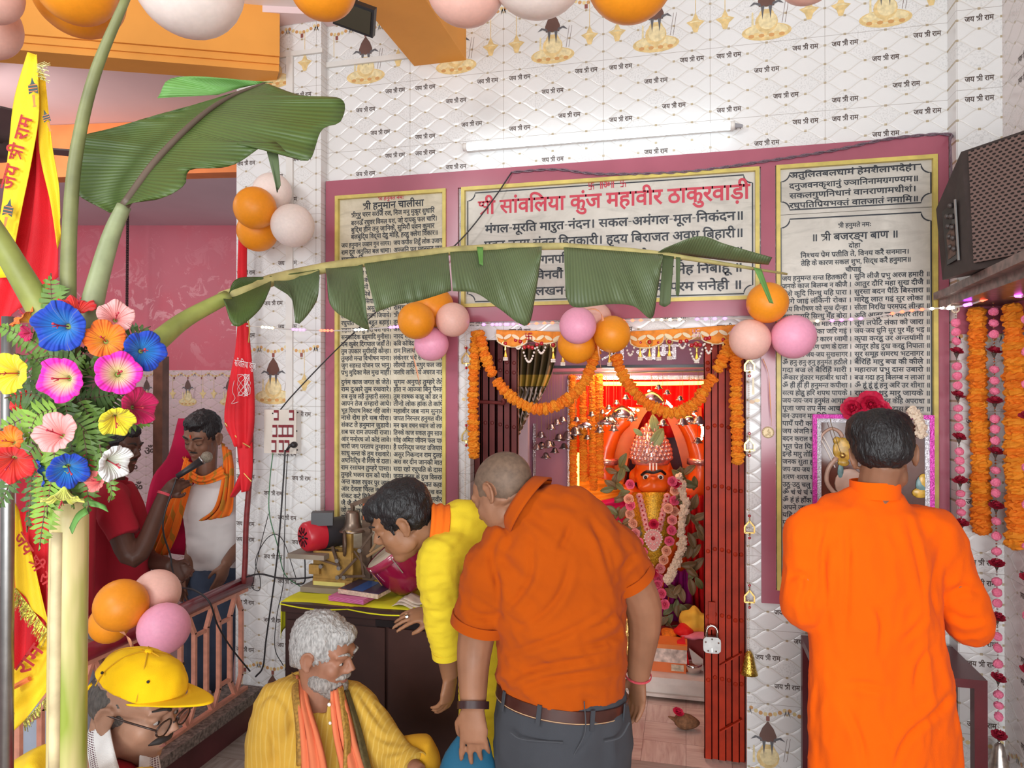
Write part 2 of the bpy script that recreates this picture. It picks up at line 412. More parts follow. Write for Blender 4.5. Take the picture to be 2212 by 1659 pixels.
class Print:
    """the printed pattern of the tiles, put flat on a wall; T maps pattern (x, 0, z) to the wall"""
    def __init__(s, mb, T, ok, mi0=1): s.mb, s.T, s.ok, s.mi = mb, T, ok, mi0
    def poly(s, pts, k, lay=0):
        pts = [V((x, -.0006 - lay * .0002, z)) for x, z in pts]
        if all(s.ok(p.x, p.z) for p in pts): s.mb.mat(s.mi + k).add([s.T(p) for p in pts], [tuple(range(len(pts)))])
    def ell(s, x, z, a, b, k, lay=0, n=14): s.poly([(x + a * math.cos(2 * PI * i / n), z + b * math.sin(2 * PI * i / n)) for i in range(n)], k, lay)
    def word(s, x, z):
        if s.ok(x - .05, z) and s.ok(x + .05, z):
            m = s.mb.mat(0 + s.mi - 1 + 8); text_into(m, 'जय श्री राम', x - .049, x + .049, z - .0085, .029, -.0008, .028, s.T)
    def plain(s, i, j):
        for u, v in TEXTS: s.word(TX + i * TW + u * TW / 3, TZ + (j + 1) * TH - v * TH / 4)
    def border(s, i, j):
        x0, z0 = TX + i * TW, TZ + j * TH; xc = x0 + .225
        for k in range(24):                                     # garland
            t = (k + .5) / 24; q = (t * 3) % 1; z = z0 + .29 - .028 * (1 - (2 * q - 1) ** 2)
            s.ell(x0 + t * TW, z, .0085, .0085, 4 + (k % 2), 0, 8)
        for k in range(4):
            xx = x0 + k * .15
            s.poly([(xx - .006, z0 + .285), (xx - .013, z0 + .255), (xx - .002, z0 + .275)], 3, 1); s.poly([(xx + .006, z0 + .285), (xx + .002, z0 + .275), (xx + .013, z0 + .255)], 3, 1)
            s.poly([(xx + .068, z0 + .255), (xx + .068, z0 + .235), (xx + .082, z0 + .235), (xx + .082, z0 + .255)], 6, 1)
        s.ell(xc, z0 + .045, .098, .036, 0, 0, 24); s.ell(xc, z0 + .05, .085, .027, 1, 1, 20)
        for k in range(7): s.ell(xc - .06 + k * .02, z0 + .03 + .006 * (k % 2), .012, .008, 0 if k % 2 else 4, 2, 8)
        s.ell(xc, z0 + .085, .045, .045, 0, 3); s.ell(xc + .004, z0 + .09, .036, .036, 1, 4)
        s.poly([(xc - .03, z0 + .12), (xc + .03, z0 + .12), (xc + .02, z0 + .138), (xc - .02, z0 + .138)], 0, 5)
        s.poly([(xc - .03, z0 + .15), (xc - .034, z0 + .175), (xc - .022, z0 + .205), (xc, z0 + .235), (xc + .022, z0 + .205), (xc + .034, z0 + .175), (xc + .03, z0 + .15)], 2, 6)
        for sg in (-1, 1):
            s.poly([(xc + sg * .008, z0 + .155), (xc + sg * .022, z0 + .15), (xc + sg * .016, z0 + .095)], 3, 7)
            s.poly([(xc + sg * .02, z0 + .15), (xc + sg * .045, z0 + .163), (xc + sg * .068, z0 + .155), (xc + sg * .05, z0 + .172), (xc + sg * .025, z0 + .165)], 3, 7)
        for k in (0, 1): s.poly([(xc + .06 + k * .012, z0 + .075), (xc + .0615 + k * .012, z0 + .075), (xc + .0755 + k * .012, z0 + .17), (xc + .074 + k * .012, z0 + .17)], 2, 3)
        s.poly([(xc - .06, z0 + .06), (xc - .05, z0 + .06), (xc - .052, z0 + .13), (xc - .058, z0 + .13)], 1, 3)
        for sx in (.06, .39):                                    # hanging lamps at the tile ends
            x = x0 + sx
            s.poly([(x - .0015, z0 + .155), (x + .0015, z0 + .155), (x + .0015, z0 + .26), (x - .0015, z0 + .26)], 0, 0)
            s.poly([(x - .038, z0 + .12), (x - .016, z0 + .10), (x - .008, z0 + .075), (x + .008, z0 + .075), (x + .016, z0 + .10), (x + .038, z0 + .12), (x + .014, z0 + .128), (x, z0 + .16), (x - .014, z0 + .128)], 0, 1)
            s.poly([(x - .025, z0 + .118), (x + .025, z0 + .118), (x + .01, z0 + .125), (x - .01, z0 + .125)], 1, 2)
    def fill(s, x0, x1, z0, z1):
        for i in range(int((x0 - TX) // TW), int((x1 - TX) // TW) + 1):
            for j in range(int((z0 - TZ) // TH), int((z1 - TZ) // TH) + 1):
                (s.border if j in (-2, 3, 8) else s.plain)(i, j)
def printed(mb, T, x0, x1, z0, z1, holes=()):
    def ok(x, z): return x0 <= x <= x1 and z0 <= z <= z1 and not any(a <= x <= b and c <= z <= d for a, b, c, d in holes)
    Print(mb, T, ok).fill(x0, x1, z0, z1)
WM = [TILE_X] + DEC + [INK]
# ------------------------------------------------------------------ key places on the walls
CEIL = 3.37
XL, XR = W(706, 838).x, W(2049, 838).x            # main wall between pillar and right return
DX0, DX1, DZ = W(1016, 838).x, W(1612, 838).x, W(1300, 731).z   # shrine doorway
PL, PY = W(510, 838, -.06).x, -.06                # left pillar
RY = -.09; RXC = W(2168, 900, RY).x               # right return wall and its corner
BX0, BX1 = W(895, 139).x, W(1007, 128).x; BZ = 3.10
mb = MB()
mb.box((XL, 0, 0), (DX0, .18, CEIL)); mb.box((DX1, 0, 0), (XR, .18, CEIL)); mb.box((DX0, 0, DZ), (DX1, .18, CEIL))
printed(mb, T_main(0), XL, XR, 0, CEIL, [(DX0, DX1, 0, DZ), (W(993, 500).x, W(1640, 500).x, W(1300, 690).z, W(1300, 365).z), (XL, W(995, 700).x, 0, W(800, 398).z), (W(1645, 700).x, XR, W(1660, 1298).z, W(1700, 330).z)])
structure(mb.build('wall_back', WM))
mb = MB(); mb.box((PL, PY, 0), (XL, .3, CEIL)); printed(mb, T_main(PY), PL, XL, 0, CEIL, [])
structure(mb.build('wall_left_pillar', WM))
mb = MB(); mb.box((XR, RY, 0), (RXC + .12, .18, CEIL)); printed(mb, T_main(RY), XR, RXC, 0, CEIL, [])
structure(mb.build('wall_right_return', WM))
mb = MB(); mb.box((RXC, -3.0, 0), (RXC + .12, RY, CEIL))
printed(mb, lambda p: V((RXC + p.y, p.x, p.z)), -3.0, RY - .02, 0, CEIL)
for k in range(len(mb.v)): pass
structure(mb.build('wall_right', [TILE_Y] + WM[1:]))
# floors and ceilings
def marble(name, a, b, tile, off=(0, 0)):
    m, nt, bs = new_mat(name); o = coords('Object'); X, Y, Z = sep(o)
    fx, fy = (X + off[0]) / tile, (Y + off[1]) / tile
    par = E.m('MODULO', E.m('FLOOR', fx) + E.m('FLOOR', fy) + 40, 2)
    va = tnoise(coords('Object', (26, 3, 3)), 1.2, 5, .6, 1.0); vb = tnoise(coords('Object', (3, 26, 3)), 1.2, 5, .6, 1.0)
    vein = E.m('ADD', va * par, vb * (1 - par))
    h = fr(E.m('SINE', E.m('FLOOR', fx) * 12.9898 + E.m('FLOOR', fy) * 78.233) * 4375.85)
    c = mix(ramp(vein, .4, .68), a, b); c = mix(h * .35, c, b)
    seam = E.m('MAXIMUM', lt(near(fx) * tile, .0012), lt(near(fy) * tile, .0012))
    link(mix(seam * .7, c, (.2, .12, .1)), bs.inputs['Base Color']); bs.inputs['Roughness'].default_value = .22
    MATS[name] = m; return m
FLOOR_M = marble('pale_marble_floor', (.74, .60, .52), (.55, .38, .33), .19)
HALL_M = marble('hall_floor', (.42, .36, .32), (.3, .24, .21), .4)
structure(MB().box((-2.0, -4.2, -.1), (1.6, .0, 0)).build('floor', HALL_M))
structure(MB().box((-1.6, 0, -.1), (1.2, 2.2, 0)).build('floor_shrine', FLOOR_M))
structure(MB().box((-7.5, -3.2, -.16), (-2.0, 5, -.06)).build('floor_back_room', mat('back_room_floor', (.3, .18, .17), .4)))
CEIL_M = mat('pale_ceiling_plaster', (.86, .80, .78), .8, var=.05, vs=2)
structure(MB().box((-4.2, -2.4, CEIL), (1.7, .2, CEIL + .1)).build('ceiling', CEIL_M))
# beams
ORANGE = mat('orange_distemper', (.78, .33, .055), .75, var=.08, vs=3, bmp=.1)
structure(MB().box((BX0, -2.2, BZ), (BX1, 0, CEIL)).build('trim_1', ORANGE))
mb = MB()
z0 = 3.08; a0, a1 = ZP(604, 150, z0), ZP(-260, 78, z0); b0, b1 = ZP(596, 179, z0), ZP(-260, 116, z0)
n = (b0 - a0).normalized()
for dz, cut in ((0, -.06), (.03, -.03), (.062, 0)):   # stepped mouldings under the face
    pa0, pa1 = a0 + n * (-cut * .4), a1 + n * (-cut * .4)
    top = CEIL if dz == .062 else z0 + dz + .031
    q = [pa0 + V((0, 0, dz)), pa1 + V((0, 0, dz)), b1 + V((0, 0, dz)), b0 + V((0, 0, dz))]
    mb.prism(q, (0, 0, top - z0 - dz))
structure(mb.build('trim_2', ORANGE))
# back room: pink wall, its tiled dado, lower ceiling with an orange fascia
bz = 6.0
A, B = P(-420, 487, bz), P(560, 487, bz); d = (B - A).normalized(); nrm = V((-d.y, d.x, 0))
PINK = new_mat('worn_pink_wall'); m, nt, b = PINK; o = coords('Object')
st = ramp(tnoise(o, 1.3, 6, .65), .44, .62); fl = ramp(tnoise(o, 7, 5, .7, 1.2), .56, .6); X, Y, Z = sep(o)
band = E.m('MULTIPLY', E.m('SUBTRACT', 1, E.m('ABSOLUTE', (Z - 2.25) * 2.2)), 1, clamp=True)
c = mix(st * .5, (.58, .115, .155), (.50, .16, .20)); c = mix(E.m('MULTIPLY', fl, .18 + band * .8), c, (.70, .30, .33))
link(c, b.inputs['Base Color']); b.inputs['Roughness'].default_value = .6; PINK = m
dz0 = P(300, 800, bz).z
mb = MB(); mb.prism([A.xy.to_3d() + V((0, 0, dz0)), B.xy.to_3d() + V((0, 0, dz0)), B, A], nrm * .1)
structure(mb.build('wall_back_room', PINK))
def TB(p): return A.xy.to_3d() + d * p.x + nrm * p.y + V((0, 0, p.z))
mb = MB(); L = (B - A).length
mb.prism([TB(V((0, -.01, -.06))), TB(V((L, -.01, -.06))), TB(V((L, -.01, dz0))), TB(V((0, -.01, dz0)))], nrm * .1)
pr = Print(mb, lambda p: TB(V((p.x, p.y - .0115, p.z))), lambda x, z: 0 < x < L and z < dz0)
sx = .345 / TW
for i in range(14):
    x0 = L - .42 - i * .345
    q = Print(mb, (lambda x0: lambda p: TB(V((x0 + (p.x - TX) * sx, p.y - .0115, dz0 - .31 + (p.z - TZ)))))(x0), lambda x, z: True)
    if x0 > 0: q.border(0, 0)
for k in range(40):
    x, z = R.uniform(L - 3, L - .2), dz0 - .42 - R.random() * 1.0
    text_into(mb.mat(8), 'ॐ', x, x + .085, z, .095, 0, .012, lambda p: TB(V((p.x, -.013, p.z))))
structure(mb.build('wall_back_room_dado', [PINKTILE] + WM[1:]))
zc = A.z; fz = 4.66
f0, f1 = ZP(-420, 410, zc), ZP(620, 381, zc)
LAV = mat('lavender_plaster', (.60, .46, .50), .8, var=.05, vs=2)
mb = MB(); mb.prism([f0, f1, B + nrm * .1, A + nrm * .1], (0, 0, .1)); structure(mb.build('ceiling_back_room', LAV))
tt = nrm * .12; mb = MB(); mb.prism([f0 - tt, f1 - tt, f1 + V((0, 0, .34)) - tt, f0 + V((0, 0, .34)) - tt], tt * .98)
structure(mb.build('trim_3', mat('orange_fascia', (.72, .22, .06), .75)))
g0, g1 = f0 + V((0, 0, .34)), f1 + V((0, 0, .34))
mb = MB(); mb.prism([b0 + V((.5, 0, .26)), b1 + V((0, 0, .26)), g0, g1], (0, 0, .05)); structure(mb.build('ceiling_left', mat('pink_plaster', (.80, .62, .62), .8, var=.05, vs=2)))
# shrine room behind the doorway
MAUVE = mat('mauve_paint', (.30, .13, .20), .5, var=.1, vs=3)
YB = 1.15
NX0, NX1, NZ1 = W(1236, 900, YB).x, W(1540, 900, YB).x, W(1380, 812, YB).z     # niche opening
mb = MB(); mb.box((-1.6, YB, 0), (NX0, YB + .1, 2.8)); mb.box((NX1, YB, 0), (1.0, YB + .1, 2.8)); mb.box((NX0, YB, NZ1), (NX1, YB + .1, 2.8))
structure(mb.build('wall_shrine_back', MAUVE))
structure(MB().box((-1.7, .18, 0), (-1.6, YB + .1, 2.8)).build('wall_shrine_left', MAUVE))
structure(MB().box((.9, .18, 0), (1.0, YB + .1, 2.8)).build('wall_shrine_right', MAUVE))
structure(MB().box((-1.7, .18, 2.8), (1.0, 2.3, 2.9)).build('ceiling_shrine', MAUVE))
mb = MB(); mb.box((NX0 - .1, YB + .9, 0), (NX1 + .1, YB + 1.0, 2.8)); mb.box((NX0 - .1, YB + .1, 0), (NX0, YB + .9, 2.8)); mb.box((NX1, YB + .1, 0), (NX1 + .1, YB + .9, 2.8))
structure(mb.build('wall_niche', mat('niche_orange_paint', (.75, .10, .02), .4)))
# ------------------------------------------------------------------ purple tile frame round the inscriptions
PURPLE = mat('purple_wall_tile', (.37, .10, .142), .22, var=.08, vs=5)
GOLD = mat('yellow_painted_trim', (.62, .50, .12), .4, var=.15, vs=20)
def stone(name, a, b, sc):
    m, nt, bs = new_mat(name); o = coords('Object'); f = ramp(tnoise(o, sc, 6, .62, .6), .35, .66); g = ramp(tnoise(coords('Object', (1, 1, 4)), 5, 5, .6, 1), .5, .68)
    link(mix(g * .55, mix(f, a, b), tuple(x * .72 for x in a)), bs.inputs['Base Color']); bs.inputs['Roughness'].default_value = .45; MATS[name] = m; return m
SLAB = stone('grey_marble_slab', (.52, .49, .43), (.66, .63, .56), 5); SLAB2 = stone('cream_marble_slab', (.56, .50, .36), (.71, .65, .50), 9)
BLACK = mat('black_paint', (.025, .03, .04), .5, var=0); RED = mat('red_paint', (.55, .04, .07), .5, var=0)
FT = .022
def X_(px, y=0.0): return W(px, 838, y).x
def rectband(name, px0, px1, zb, zt, kind='structure'):
    o = MB().box((X_(px0), -FT, zb), (X_(px1), 0, zt)).build(name, PURPLE); structure(o)
ztop = W(1400, 341).z; zin = W(1300, 376).z
mb = MB()
zi_l = W(850, 414).z; zi_r = W(1850, 340).z
ztop = (W(712, 396).z + W(2045, 292).z) / 2; zi = ztop - .075
zb_c, zb_c2 = W(1300, 657).z, W(1300, 690).z; z_rb, z_rb2 = W(1690, 1272).z, W(1660, 1300).z
mb.box((XL + .004, -FT, zi), (XR - .004, 0, ztop))
mb.box((XL + .004, -FT, .0), (X_(729), 0, zi)); mb.box((X_(967), -FT, 0), (X_(992), 0, zi))
mb.box((X_(992), -FT, zb_c2), (X_(1640), 0, zb_c)); mb.box((X_(1643), -FT, z_rb2), (X_(1674), 0, zi))
mb.box((X_(2024), -FT, z_rb2), (XR - .004, 0, zi)); mb.box((X_(1674), -FT, z_rb2), (X_(2024), 0, z_rb))
structure(mb.build('trim_4', PURPLE))
def board(name, label, px0, px1, zb, zt, slab, lines, inset, border=True, sides='lrbt', trim=.016, itop=0):
    x0, x1 = X_(px0), X_(px1); t = thing(name, label, 'sign', ((x0 + x1) / 2, 0, zb), 'inscribed marble boards')
    MB().box((x0 + trim, -.010, zb + (trim if 'b' in sides else .001)), (x1 - trim, -.001, zt - (trim if 't' in sides else .001))).build('slab', slab, t)
    m = MB()
    for sd, a, b in (('l', (x0, zb), (x0 + trim, zt)), ('r', (x1 - trim, zb), (x1, zt)), ('b', (x0 + trim, zb), (x1 - trim, zb + trim)), ('t', (x0 + trim, zt - trim), (x1 - trim, zt))):
        if sd in sides: m.box((a[0], -.03, a[1]), (b[0], -.001, b[1]))
    m.build('edge_trim', GOLD, t)
    if border:
        c = inset; r = .035; xa, xb, za, zt_ = x0 + c, x1 - c, zb + c, zt - c - itop; pts = []
        for cx, cz, q in ((xa, za, 0), (xb, za, 1), (xb, zt_, 2), (xa, zt_, 3)):
            arc = [(cx + r * math.cos(PI / 2 * (q + k / 6)), cz + r * math.sin(PI / 2 * (q + k / 6))) for k in range(7)]
            pts += arc[::-1]
        m = MB(); h = .0027
        vs = []; nP = len(pts)
        cxm, czm = (xa + xb) / 2, (za + zt_) / 2
        for i, (x, z) in enumerate(pts):
            p0, p1 = pts[i - 1], pts[(i + 1) % nP]; dx, dz = p1[0] - p0[0], p1[1] - p0[1]; L = math.hypot(dx, dz) or 1
            vs += [(x - dz / L * h, -.0108, z + dx / L * h), (x + dz / L * h, -.0108, z - dx / L * h)]
        m.add(vs, [(2 * i, 2 * i + 1, (2 * i + 3) % (2 * nP), (2 * i + 2) % (2 * nP)) for i in range(nP)])
        m.build('border_line', BLACK, t)
    m = MB(); 
    for ln in lines:
        txt, pa, pb, z, size, red = ln[:6]
        text_into(m.mat(1 if red else 0), txt, X_(pa, -.011), X_(pb, -.011), z, size, -.0112, ln[6] if len(ln) > 6 else .022)
    m.build('lettering', [BLACK, RED], t)
    return t
def zz(px, py): return W(px, py, -.011).z
# left: prayer in two columns
LL = [('श्री हनुमते नमः', 816, 872, zz(816, 433), .026, 1), ('श्री हनुमान चालीसा', 783, 915, zz(783, 453), .046, 0)]
for t, y, b in (('श्रीगुरु चरन सरोज रज, निज मनु मुकुर सुधारि', 470, 938), ('बरनऊँ रघुवर विमल यश, जो दायकु फल चारि।', 487, 944), ('बुद्धि हीन तनु जानिके, सुमिरौं पवन कुमार', 502, 938), ('बलबुद्धि विद्या देहु मोहि, हरहु क्लेश विकार॥', 517, 946)):
    LL.append((t, 758, b, zz(758, y), .032, 0))
CH = '''जय हनुमान ज्ञान गुन सागर।|जय कपीस तिहुँ लोक उजागर॥
राम दूत अतुलित बल धामा।|अञ्जनि पुत्र पवनसुत नामा॥
महावीर विक्रम बजरंगी।|कुमति निवार सुमति के संगी॥
कंचन बरन बिराज सुवेसा।|कानन कुण्डल कुंचित केसा॥
हाथ बज्र औ ध्वजा बिराजै।|काँधे मूँज जनेऊ साजै॥
शंकर सुवन केसरी नन्दन।|तेज प्रताप महा जग वन्दन॥
विद्यावान गुनी अति चातुर।|राम काज करिबे को आतुर॥
प्रभु चरित्र सुनिबे को रसिया।|राम लखन सीता मन बसिया॥
सूक्ष्म रूप धरि सियहिं दिखावा।|विकट रूप धरि लंक जरावा॥
भीम रूप धरि असुर सँहारे।|रामचन्द्र के काज सँवारे॥
लाय सजीवन लखन जियाये।|श्री रघुवीर हरषि उर लाये॥
रघुपति कीन्ही बहुत बड़ाई।|तुम मम प्रिय भरतहि सम भाई॥
सहस बदन तुम्हरो यश गावें।|अस कहि श्रीपति कंठ लगावें॥
सनकादिक ब्रह्मादि मुनीसा।|नारद सारद सहित अहीसा॥
यम कुबेर दिगपाल जहाँ ते।|कवि कोविद कहि सके कहाँ ते॥
तुम उपकार सुग्रीवहिं कीन्हा।|राम मिलाय राज पद दीन्हा॥
तुम्हरो मन्त्र विभीषन माना।|लंकेश्वर भये सब जग जाना॥
जुग सहस्त्र योजन पर भानू।|लील्यो ताहि मधुर फल जानू॥
प्रभु मुद्रिका मेल मुख माही।|जलधि लाघि गये अचरज नाही॥
दुर्गम काज जगत के जेते।|सुगम अनुग्रह तुम्हरे तेते॥
राम दुआरे तुम रखवारे।|होत न आज्ञा बिनु पैसारे॥
सब सुख लहै तुम्हारी सरना।|तुम रक्षक काहू को डर ना॥
आपन तेज सम्हारो आपे।|तीनो लोक हांक ते कांपे॥
भूत पिशाच निकट नहि आवे।|महावीर जब नाम सुनावे॥
नासे रोग हरे सब पीरा।|जपत निरन्तर हनुमत वीरा॥
संकट ते हनुमान छुडावे।|मन क्रम वचन ध्यान जो लावे॥
सब पर राम तपस्वी राजा।|तिनके काज सकल तुम साजा॥
और मनोरथ जो कोई लावे।|सोई अमित जीवन फल पावे॥
चारो जग परताप तुम्हारा।|है परसिद्ध जगत उजियारा॥
साधु सन्त के तुम रखवारे।|असुर निकन्दन राम दुलारे॥
अष्टसिद्धि नौ निधि के दाता।|अस वर दीन जानकी माता॥
राम रसायन तुम्हरे पासा।|सदा रहो रघुपति के दासा॥
तुम्हरे भजन राम को पावे।|जनम जनम के दुख विसरावे॥
अन्त काल रघुवर पुर जाई।|जहाँ जनम हरि भक्त कहाई॥
और देवता चित्त न धरई।|हनुमत सेइ सर्व सब सुख करई॥
संकट कटे मिटे सब पीरा।|जो सुमिरै हनुमत बलवीरा॥
जै जै जै हनुमान गोसाई।|कृपा करहु गुरुदेव की नाई॥
जो सत बार पाठ कर कोई।|छूटहि बंदि महा सुख होई॥
जो यह पढ़े हनुमान चालीसा।|होय सिद्धि साखी गौरीसा॥
तुलसीदास सदा हरि चेरा।|कीजै नाथ हृदय मंह डेरा॥'''.split('\n')
for n_, ln in enumerate(CH):
    y = 535 + 15.25 * n_ if n_ < 19 else 830 + 15.32 * (n_ - 19)
    a, b = ln.split('|'); LL.append((a, 737, 845, zz(737, y), .0305, 0)); LL.append((b, 850, 966, zz(737, y), .0305, 0))
board('marble_board', 'tall cream marble board of two-column verse beside the left pillar', 729, 967, .35, zi, SLAB2, LL, .03, False)
LC = [('卐', 1269, 1285, zz(1275, 411), .05, 1, .01), ('॥ॐ॥', 1294, 1328, zz(1300, 407), .045, 1), ('卐', 1338, 1354, zz(1345, 405), .05, 1, .01),
      ('श्री सांवलिया कुंज महावीर ठाकुरवाड़ी', 1032, 1620, zz(1040, 463), .094, 1)]
for t, a, b, y in (('मंगल-मूरति मारुत-नंदन। सकल-अमंगल-मूल-निकंदन॥', 1048, 1608, 497), ('पवन-तनय संतन हितकारी। हृदय बिराजत अवध बिहारी॥', 1046, 1607, 532), ('मातु पिता गुरु गनपति सारद। शिवा समेत शम्भु, शुक नारद॥', 1045, 1606, 569), ('चरन वन्दि विनवौं सब काहू। देहु राम पद नेह निबाहू ॥', 1045, 1605, 602), ('वन्दउँ राम-लखन-वैदेही। जे तुलसी के परम सनेही ॥', 1044, 1604, 637)):
    LC.append((t, a, b, zz(1175, y), .054, 0))
board('marble_board', 'wide grey marble name board with red title above the shrine doorway', 1000, 1640, zb_c, zi, SLAB, LC, .026)
LR = []
for t, b, y in (('अतुलितबलधामं हेमशैलाभदेहं।', 1981, 381), ('दनुजवनकृशानुं ज्ञानिनामग्रगण्यम॥', 1986, 404), ('सकलगुणनिधानं वानराणामधीशं।', 1981, 425), ('रघुपतिप्रियभक्तं वातजातं नमामि॥', 1986, 446)):
    LR.append((t, 1706, b, zz(1706, y + 4), .033, 0))
zmid = W(1850, 457).z
board('marble_board', 'small four-line marble board at the top right of the wall', 1676, 2022, zmid, zi, SLAB, LR, .019, True, 'lrt', .016, .012)
LR = [('श्री हनुमते नमः', 1811, 1883, zz(1811, 492), .026, 0), ('॥ श्री बजरङ्ग बाण ॥', 1753, 1942, zz(1753, 521), .042, 0), ('दोहा', 1834, 1859, zz(1834, 535), .027, 0),
      ('निश्चय प्रेम प्रतीति ते, विनय करैं सनमान।', 1730, 1965, zz(1730, 557), .028, 0), ('तेहि के कारण सकल शुभ, सिद्ध करैं हनुमान॥', 1731, 1969, zz(1731, 574), .028, 0), ('चौपाई', 1827, 1861, zz(1827, 587), .027, 0)]
BB = '''जय हनुमन्त सन्त हितकारी ।|सुनि लीजै प्रभु अरज हमारी ॥
जनके काज बिलम्ब न कीजै ।|आतुर दौरि महा सुख दीजै ॥
जैसे कूदि सिन्धु यहि पारा ।|सुरसा बदन पैठि बिस्तारा ॥
आगे जाई लंकिनी रोका ।|मारेहु लात गई सुर लोका ॥
जाय विभीषण को सुख दीन्हा ।|सीता निरखि परमपद लीन्हा ॥
बाग उजारि सिन्धु मँह बोरा ।|अति आतुर यम कातर तोरा ॥
अक्षयकुमार का मारि सँहारा ।|लूम लपेटि लंका को जारा ॥
लाह समान लंका जरि गई ।|जय-जय धुनि सुर पुर मँह भई ॥
अब विलम्ब केहि कारन स्वामी ।|कृपा करहु उर अन्तर्यामी ॥
जय-जय लक्ष्मण प्राण के दाता ।|आतुर होइ दुख करहु निपाता ॥
जै गिरिधर जय-जय सुखसागर ।|सूर समूह समरथ भटनागर ॥
ॐ हनु-हनु-हनु हनुमंत हठीले ।|बैरिहिं मारु बज्र की कीले ॥
गदा बज्र ले बैरिहिं मारी ।|महाराज प्रभु दास उबारो ॥
ॐकार हुंकार महाबीर धावो ।|बज्र गदा हनु बिलम्ब न लाओ ॥
ॐ हीं हीं हीं हनुमन्त कपीशा ।|ॐ हूं हूं हूं हनु अरि उर शीशा ॥
सत्य होहु हरि शपथ पायके ।|राम दूत धरु मारु जायके ॥
जय-जय-जय हनुमंत आगाध ।|दुःख पावत जन केहि अपराधा ॥
पूजा जप तप नेम आचारा ।|नहिं जानत हौं दास तुम्हारा ॥
वन-उपवन मग गिरि गृह माहीं ।|
पायँ परौं कर जोरि मनावौं ।|
जय अंजनि कुमार बलवन्ता ।|
बदन कराल काल कुल घालक ।|
भूत प्रेत पिशाच निशाचर ।|
इन्हें मारु तोहि शपथ राम की ।|
जनक सुता हरि दास कहावो ।|
जय-जय-जय धुनि होत अकाशा ।|
शरण-शरण कर जोरि मनावौं ।|
उठु-उठु चलु तोहि राम दुहाई ।|
ॐ चं चं चं चं चपल चलंता ।|
ॐ हं हं हाँक देत कपि चंचल ।|
अपने जन को तुरत उबारो ।|
यहि बजरंग बाण जेहि मारे ।|
पाठ करै बजरंग बाण की ।|
यह बजरंग बाण जो जापै ।|
धूप देय अरु जपै हमेशा ।|'''.split('\n')
for n_, ln in enumerate(BB):
    y = 607 + 16.43 * n_; a, b = ln.split('|'); LR.append((a, 1690, 1840, zz(1690, y), .028, 0))
    if b: LR.append((b, 1846, 2010, zz(1690, y), .028, 0))
board('marble_board', 'long marble board of verse behind the framed picture', 1676, 2022, z_rb, zmid, SLAB, LR, .019, True, 'lrb')
# ------------------------------------------------------------------ flowers and garlands (shared shapes)
MARI = [mat('marigold_orange', (.80, .19, .004), .8, var=.3, vs=60), mat('marigold_amber', (.80, .25, .008), .8, var=.3, vs=60)]
def pom_mesh(name, m, seed, amp=.2, nu=18, nv=11, flat=.62):
    rr = random.Random(seed); mb = MB().ball((0, 0, 0), 1, None, nu, nv); out = []
    for v in mb.v:
        p = V(v); k = 1 + rr.uniform(-amp, amp * .5); out.append((p.x * k, p.y * k, p.z * k * flat))
    mb.v = out; return mb.mesh(name, m)
POM = [pom_mesh('marigold', MARI[i % 2], i, .22) for i in range(6)]
CORD = mat('brown_thread', (.25, .16, .07), .8, var=0)
def garland(label, pts, r, gap=.9, name='marigold_garland', group='marigold garlands', meshes=None, gaps=()):
    pts = [V(p) for p in pts]; cum = [0.0]
    for a, b in zip(pts, pts[1:]): cum.append(cum[-1] + (b - a).length)
    g = thing(name, label, 'garland', pts[0], group); n = max(2, min(98, int(cum[-1] / (r * gap))))
    MB().tube(pts, .0015, 4).build('thread', CORD, g)
    for k in range(n):
        s = cum[-1] * (k + .5) / n
        if any(a < s / cum[-1] < b for a, b in gaps): continue
        i = max(j for j in range(len(cum)) if cum[j] <= s); i = min(i, len(pts) - 2); t = (s - cum[i]) / max(1e-9, cum[i + 1] - cum[i])
        p = pts[i].lerp(pts[i + 1], t); d = (pts[i + 1] - pts[i]).normalized(); q = d.to_track_quat('Z', 'Y').to_euler()
        k2 = R.uniform(.88, 1.1); q.rotate_axis('Z', R.uniform(0, 6)); q.rotate_axis('X', R.uniform(-.15, .15))
        inst(R.choice(meshes or POM), 'flower', g, p + V((R.uniform(-1, 1), R.uniform(-1, 1), 0)) * r * .06, q, (r * k2, r * k2, r * k2))
    return g
def wl(pts, y): return [W(a, b, y) for a, b in pts]
garland('long straight marigold garland hanging left of the shrine doorway', spline(wl([(1029, 716), (1024, 800), (1022, 900), (1024, 990)], -.05), 6), .027)
garland('left marigold swag looping under the central balloons', spline(wl([(1033, 716), (1060, 800), (1105, 858), (1160, 884), (1218, 868), (1262, 826), (1284, 770), (1291, 742)], -.07), 6), .027, .85, gaps=((.24, .27),))
garland('right marigold swag looping in front of the idol', spline(wl([(1330, 768), (1346, 812), (1380, 858), (1420, 884), (1460, 893), (1500, 872), (1532, 826), (1560, 780), (1578, 735)], -.05), 6), .027, .85, gaps=((.8, .82),))
garland('straight marigold garland hanging right of the shrine doorway', spline(wl([(1588, 755), (1590, 850), (1592, 930), (1594, 1003)], -.05), 6), .027)
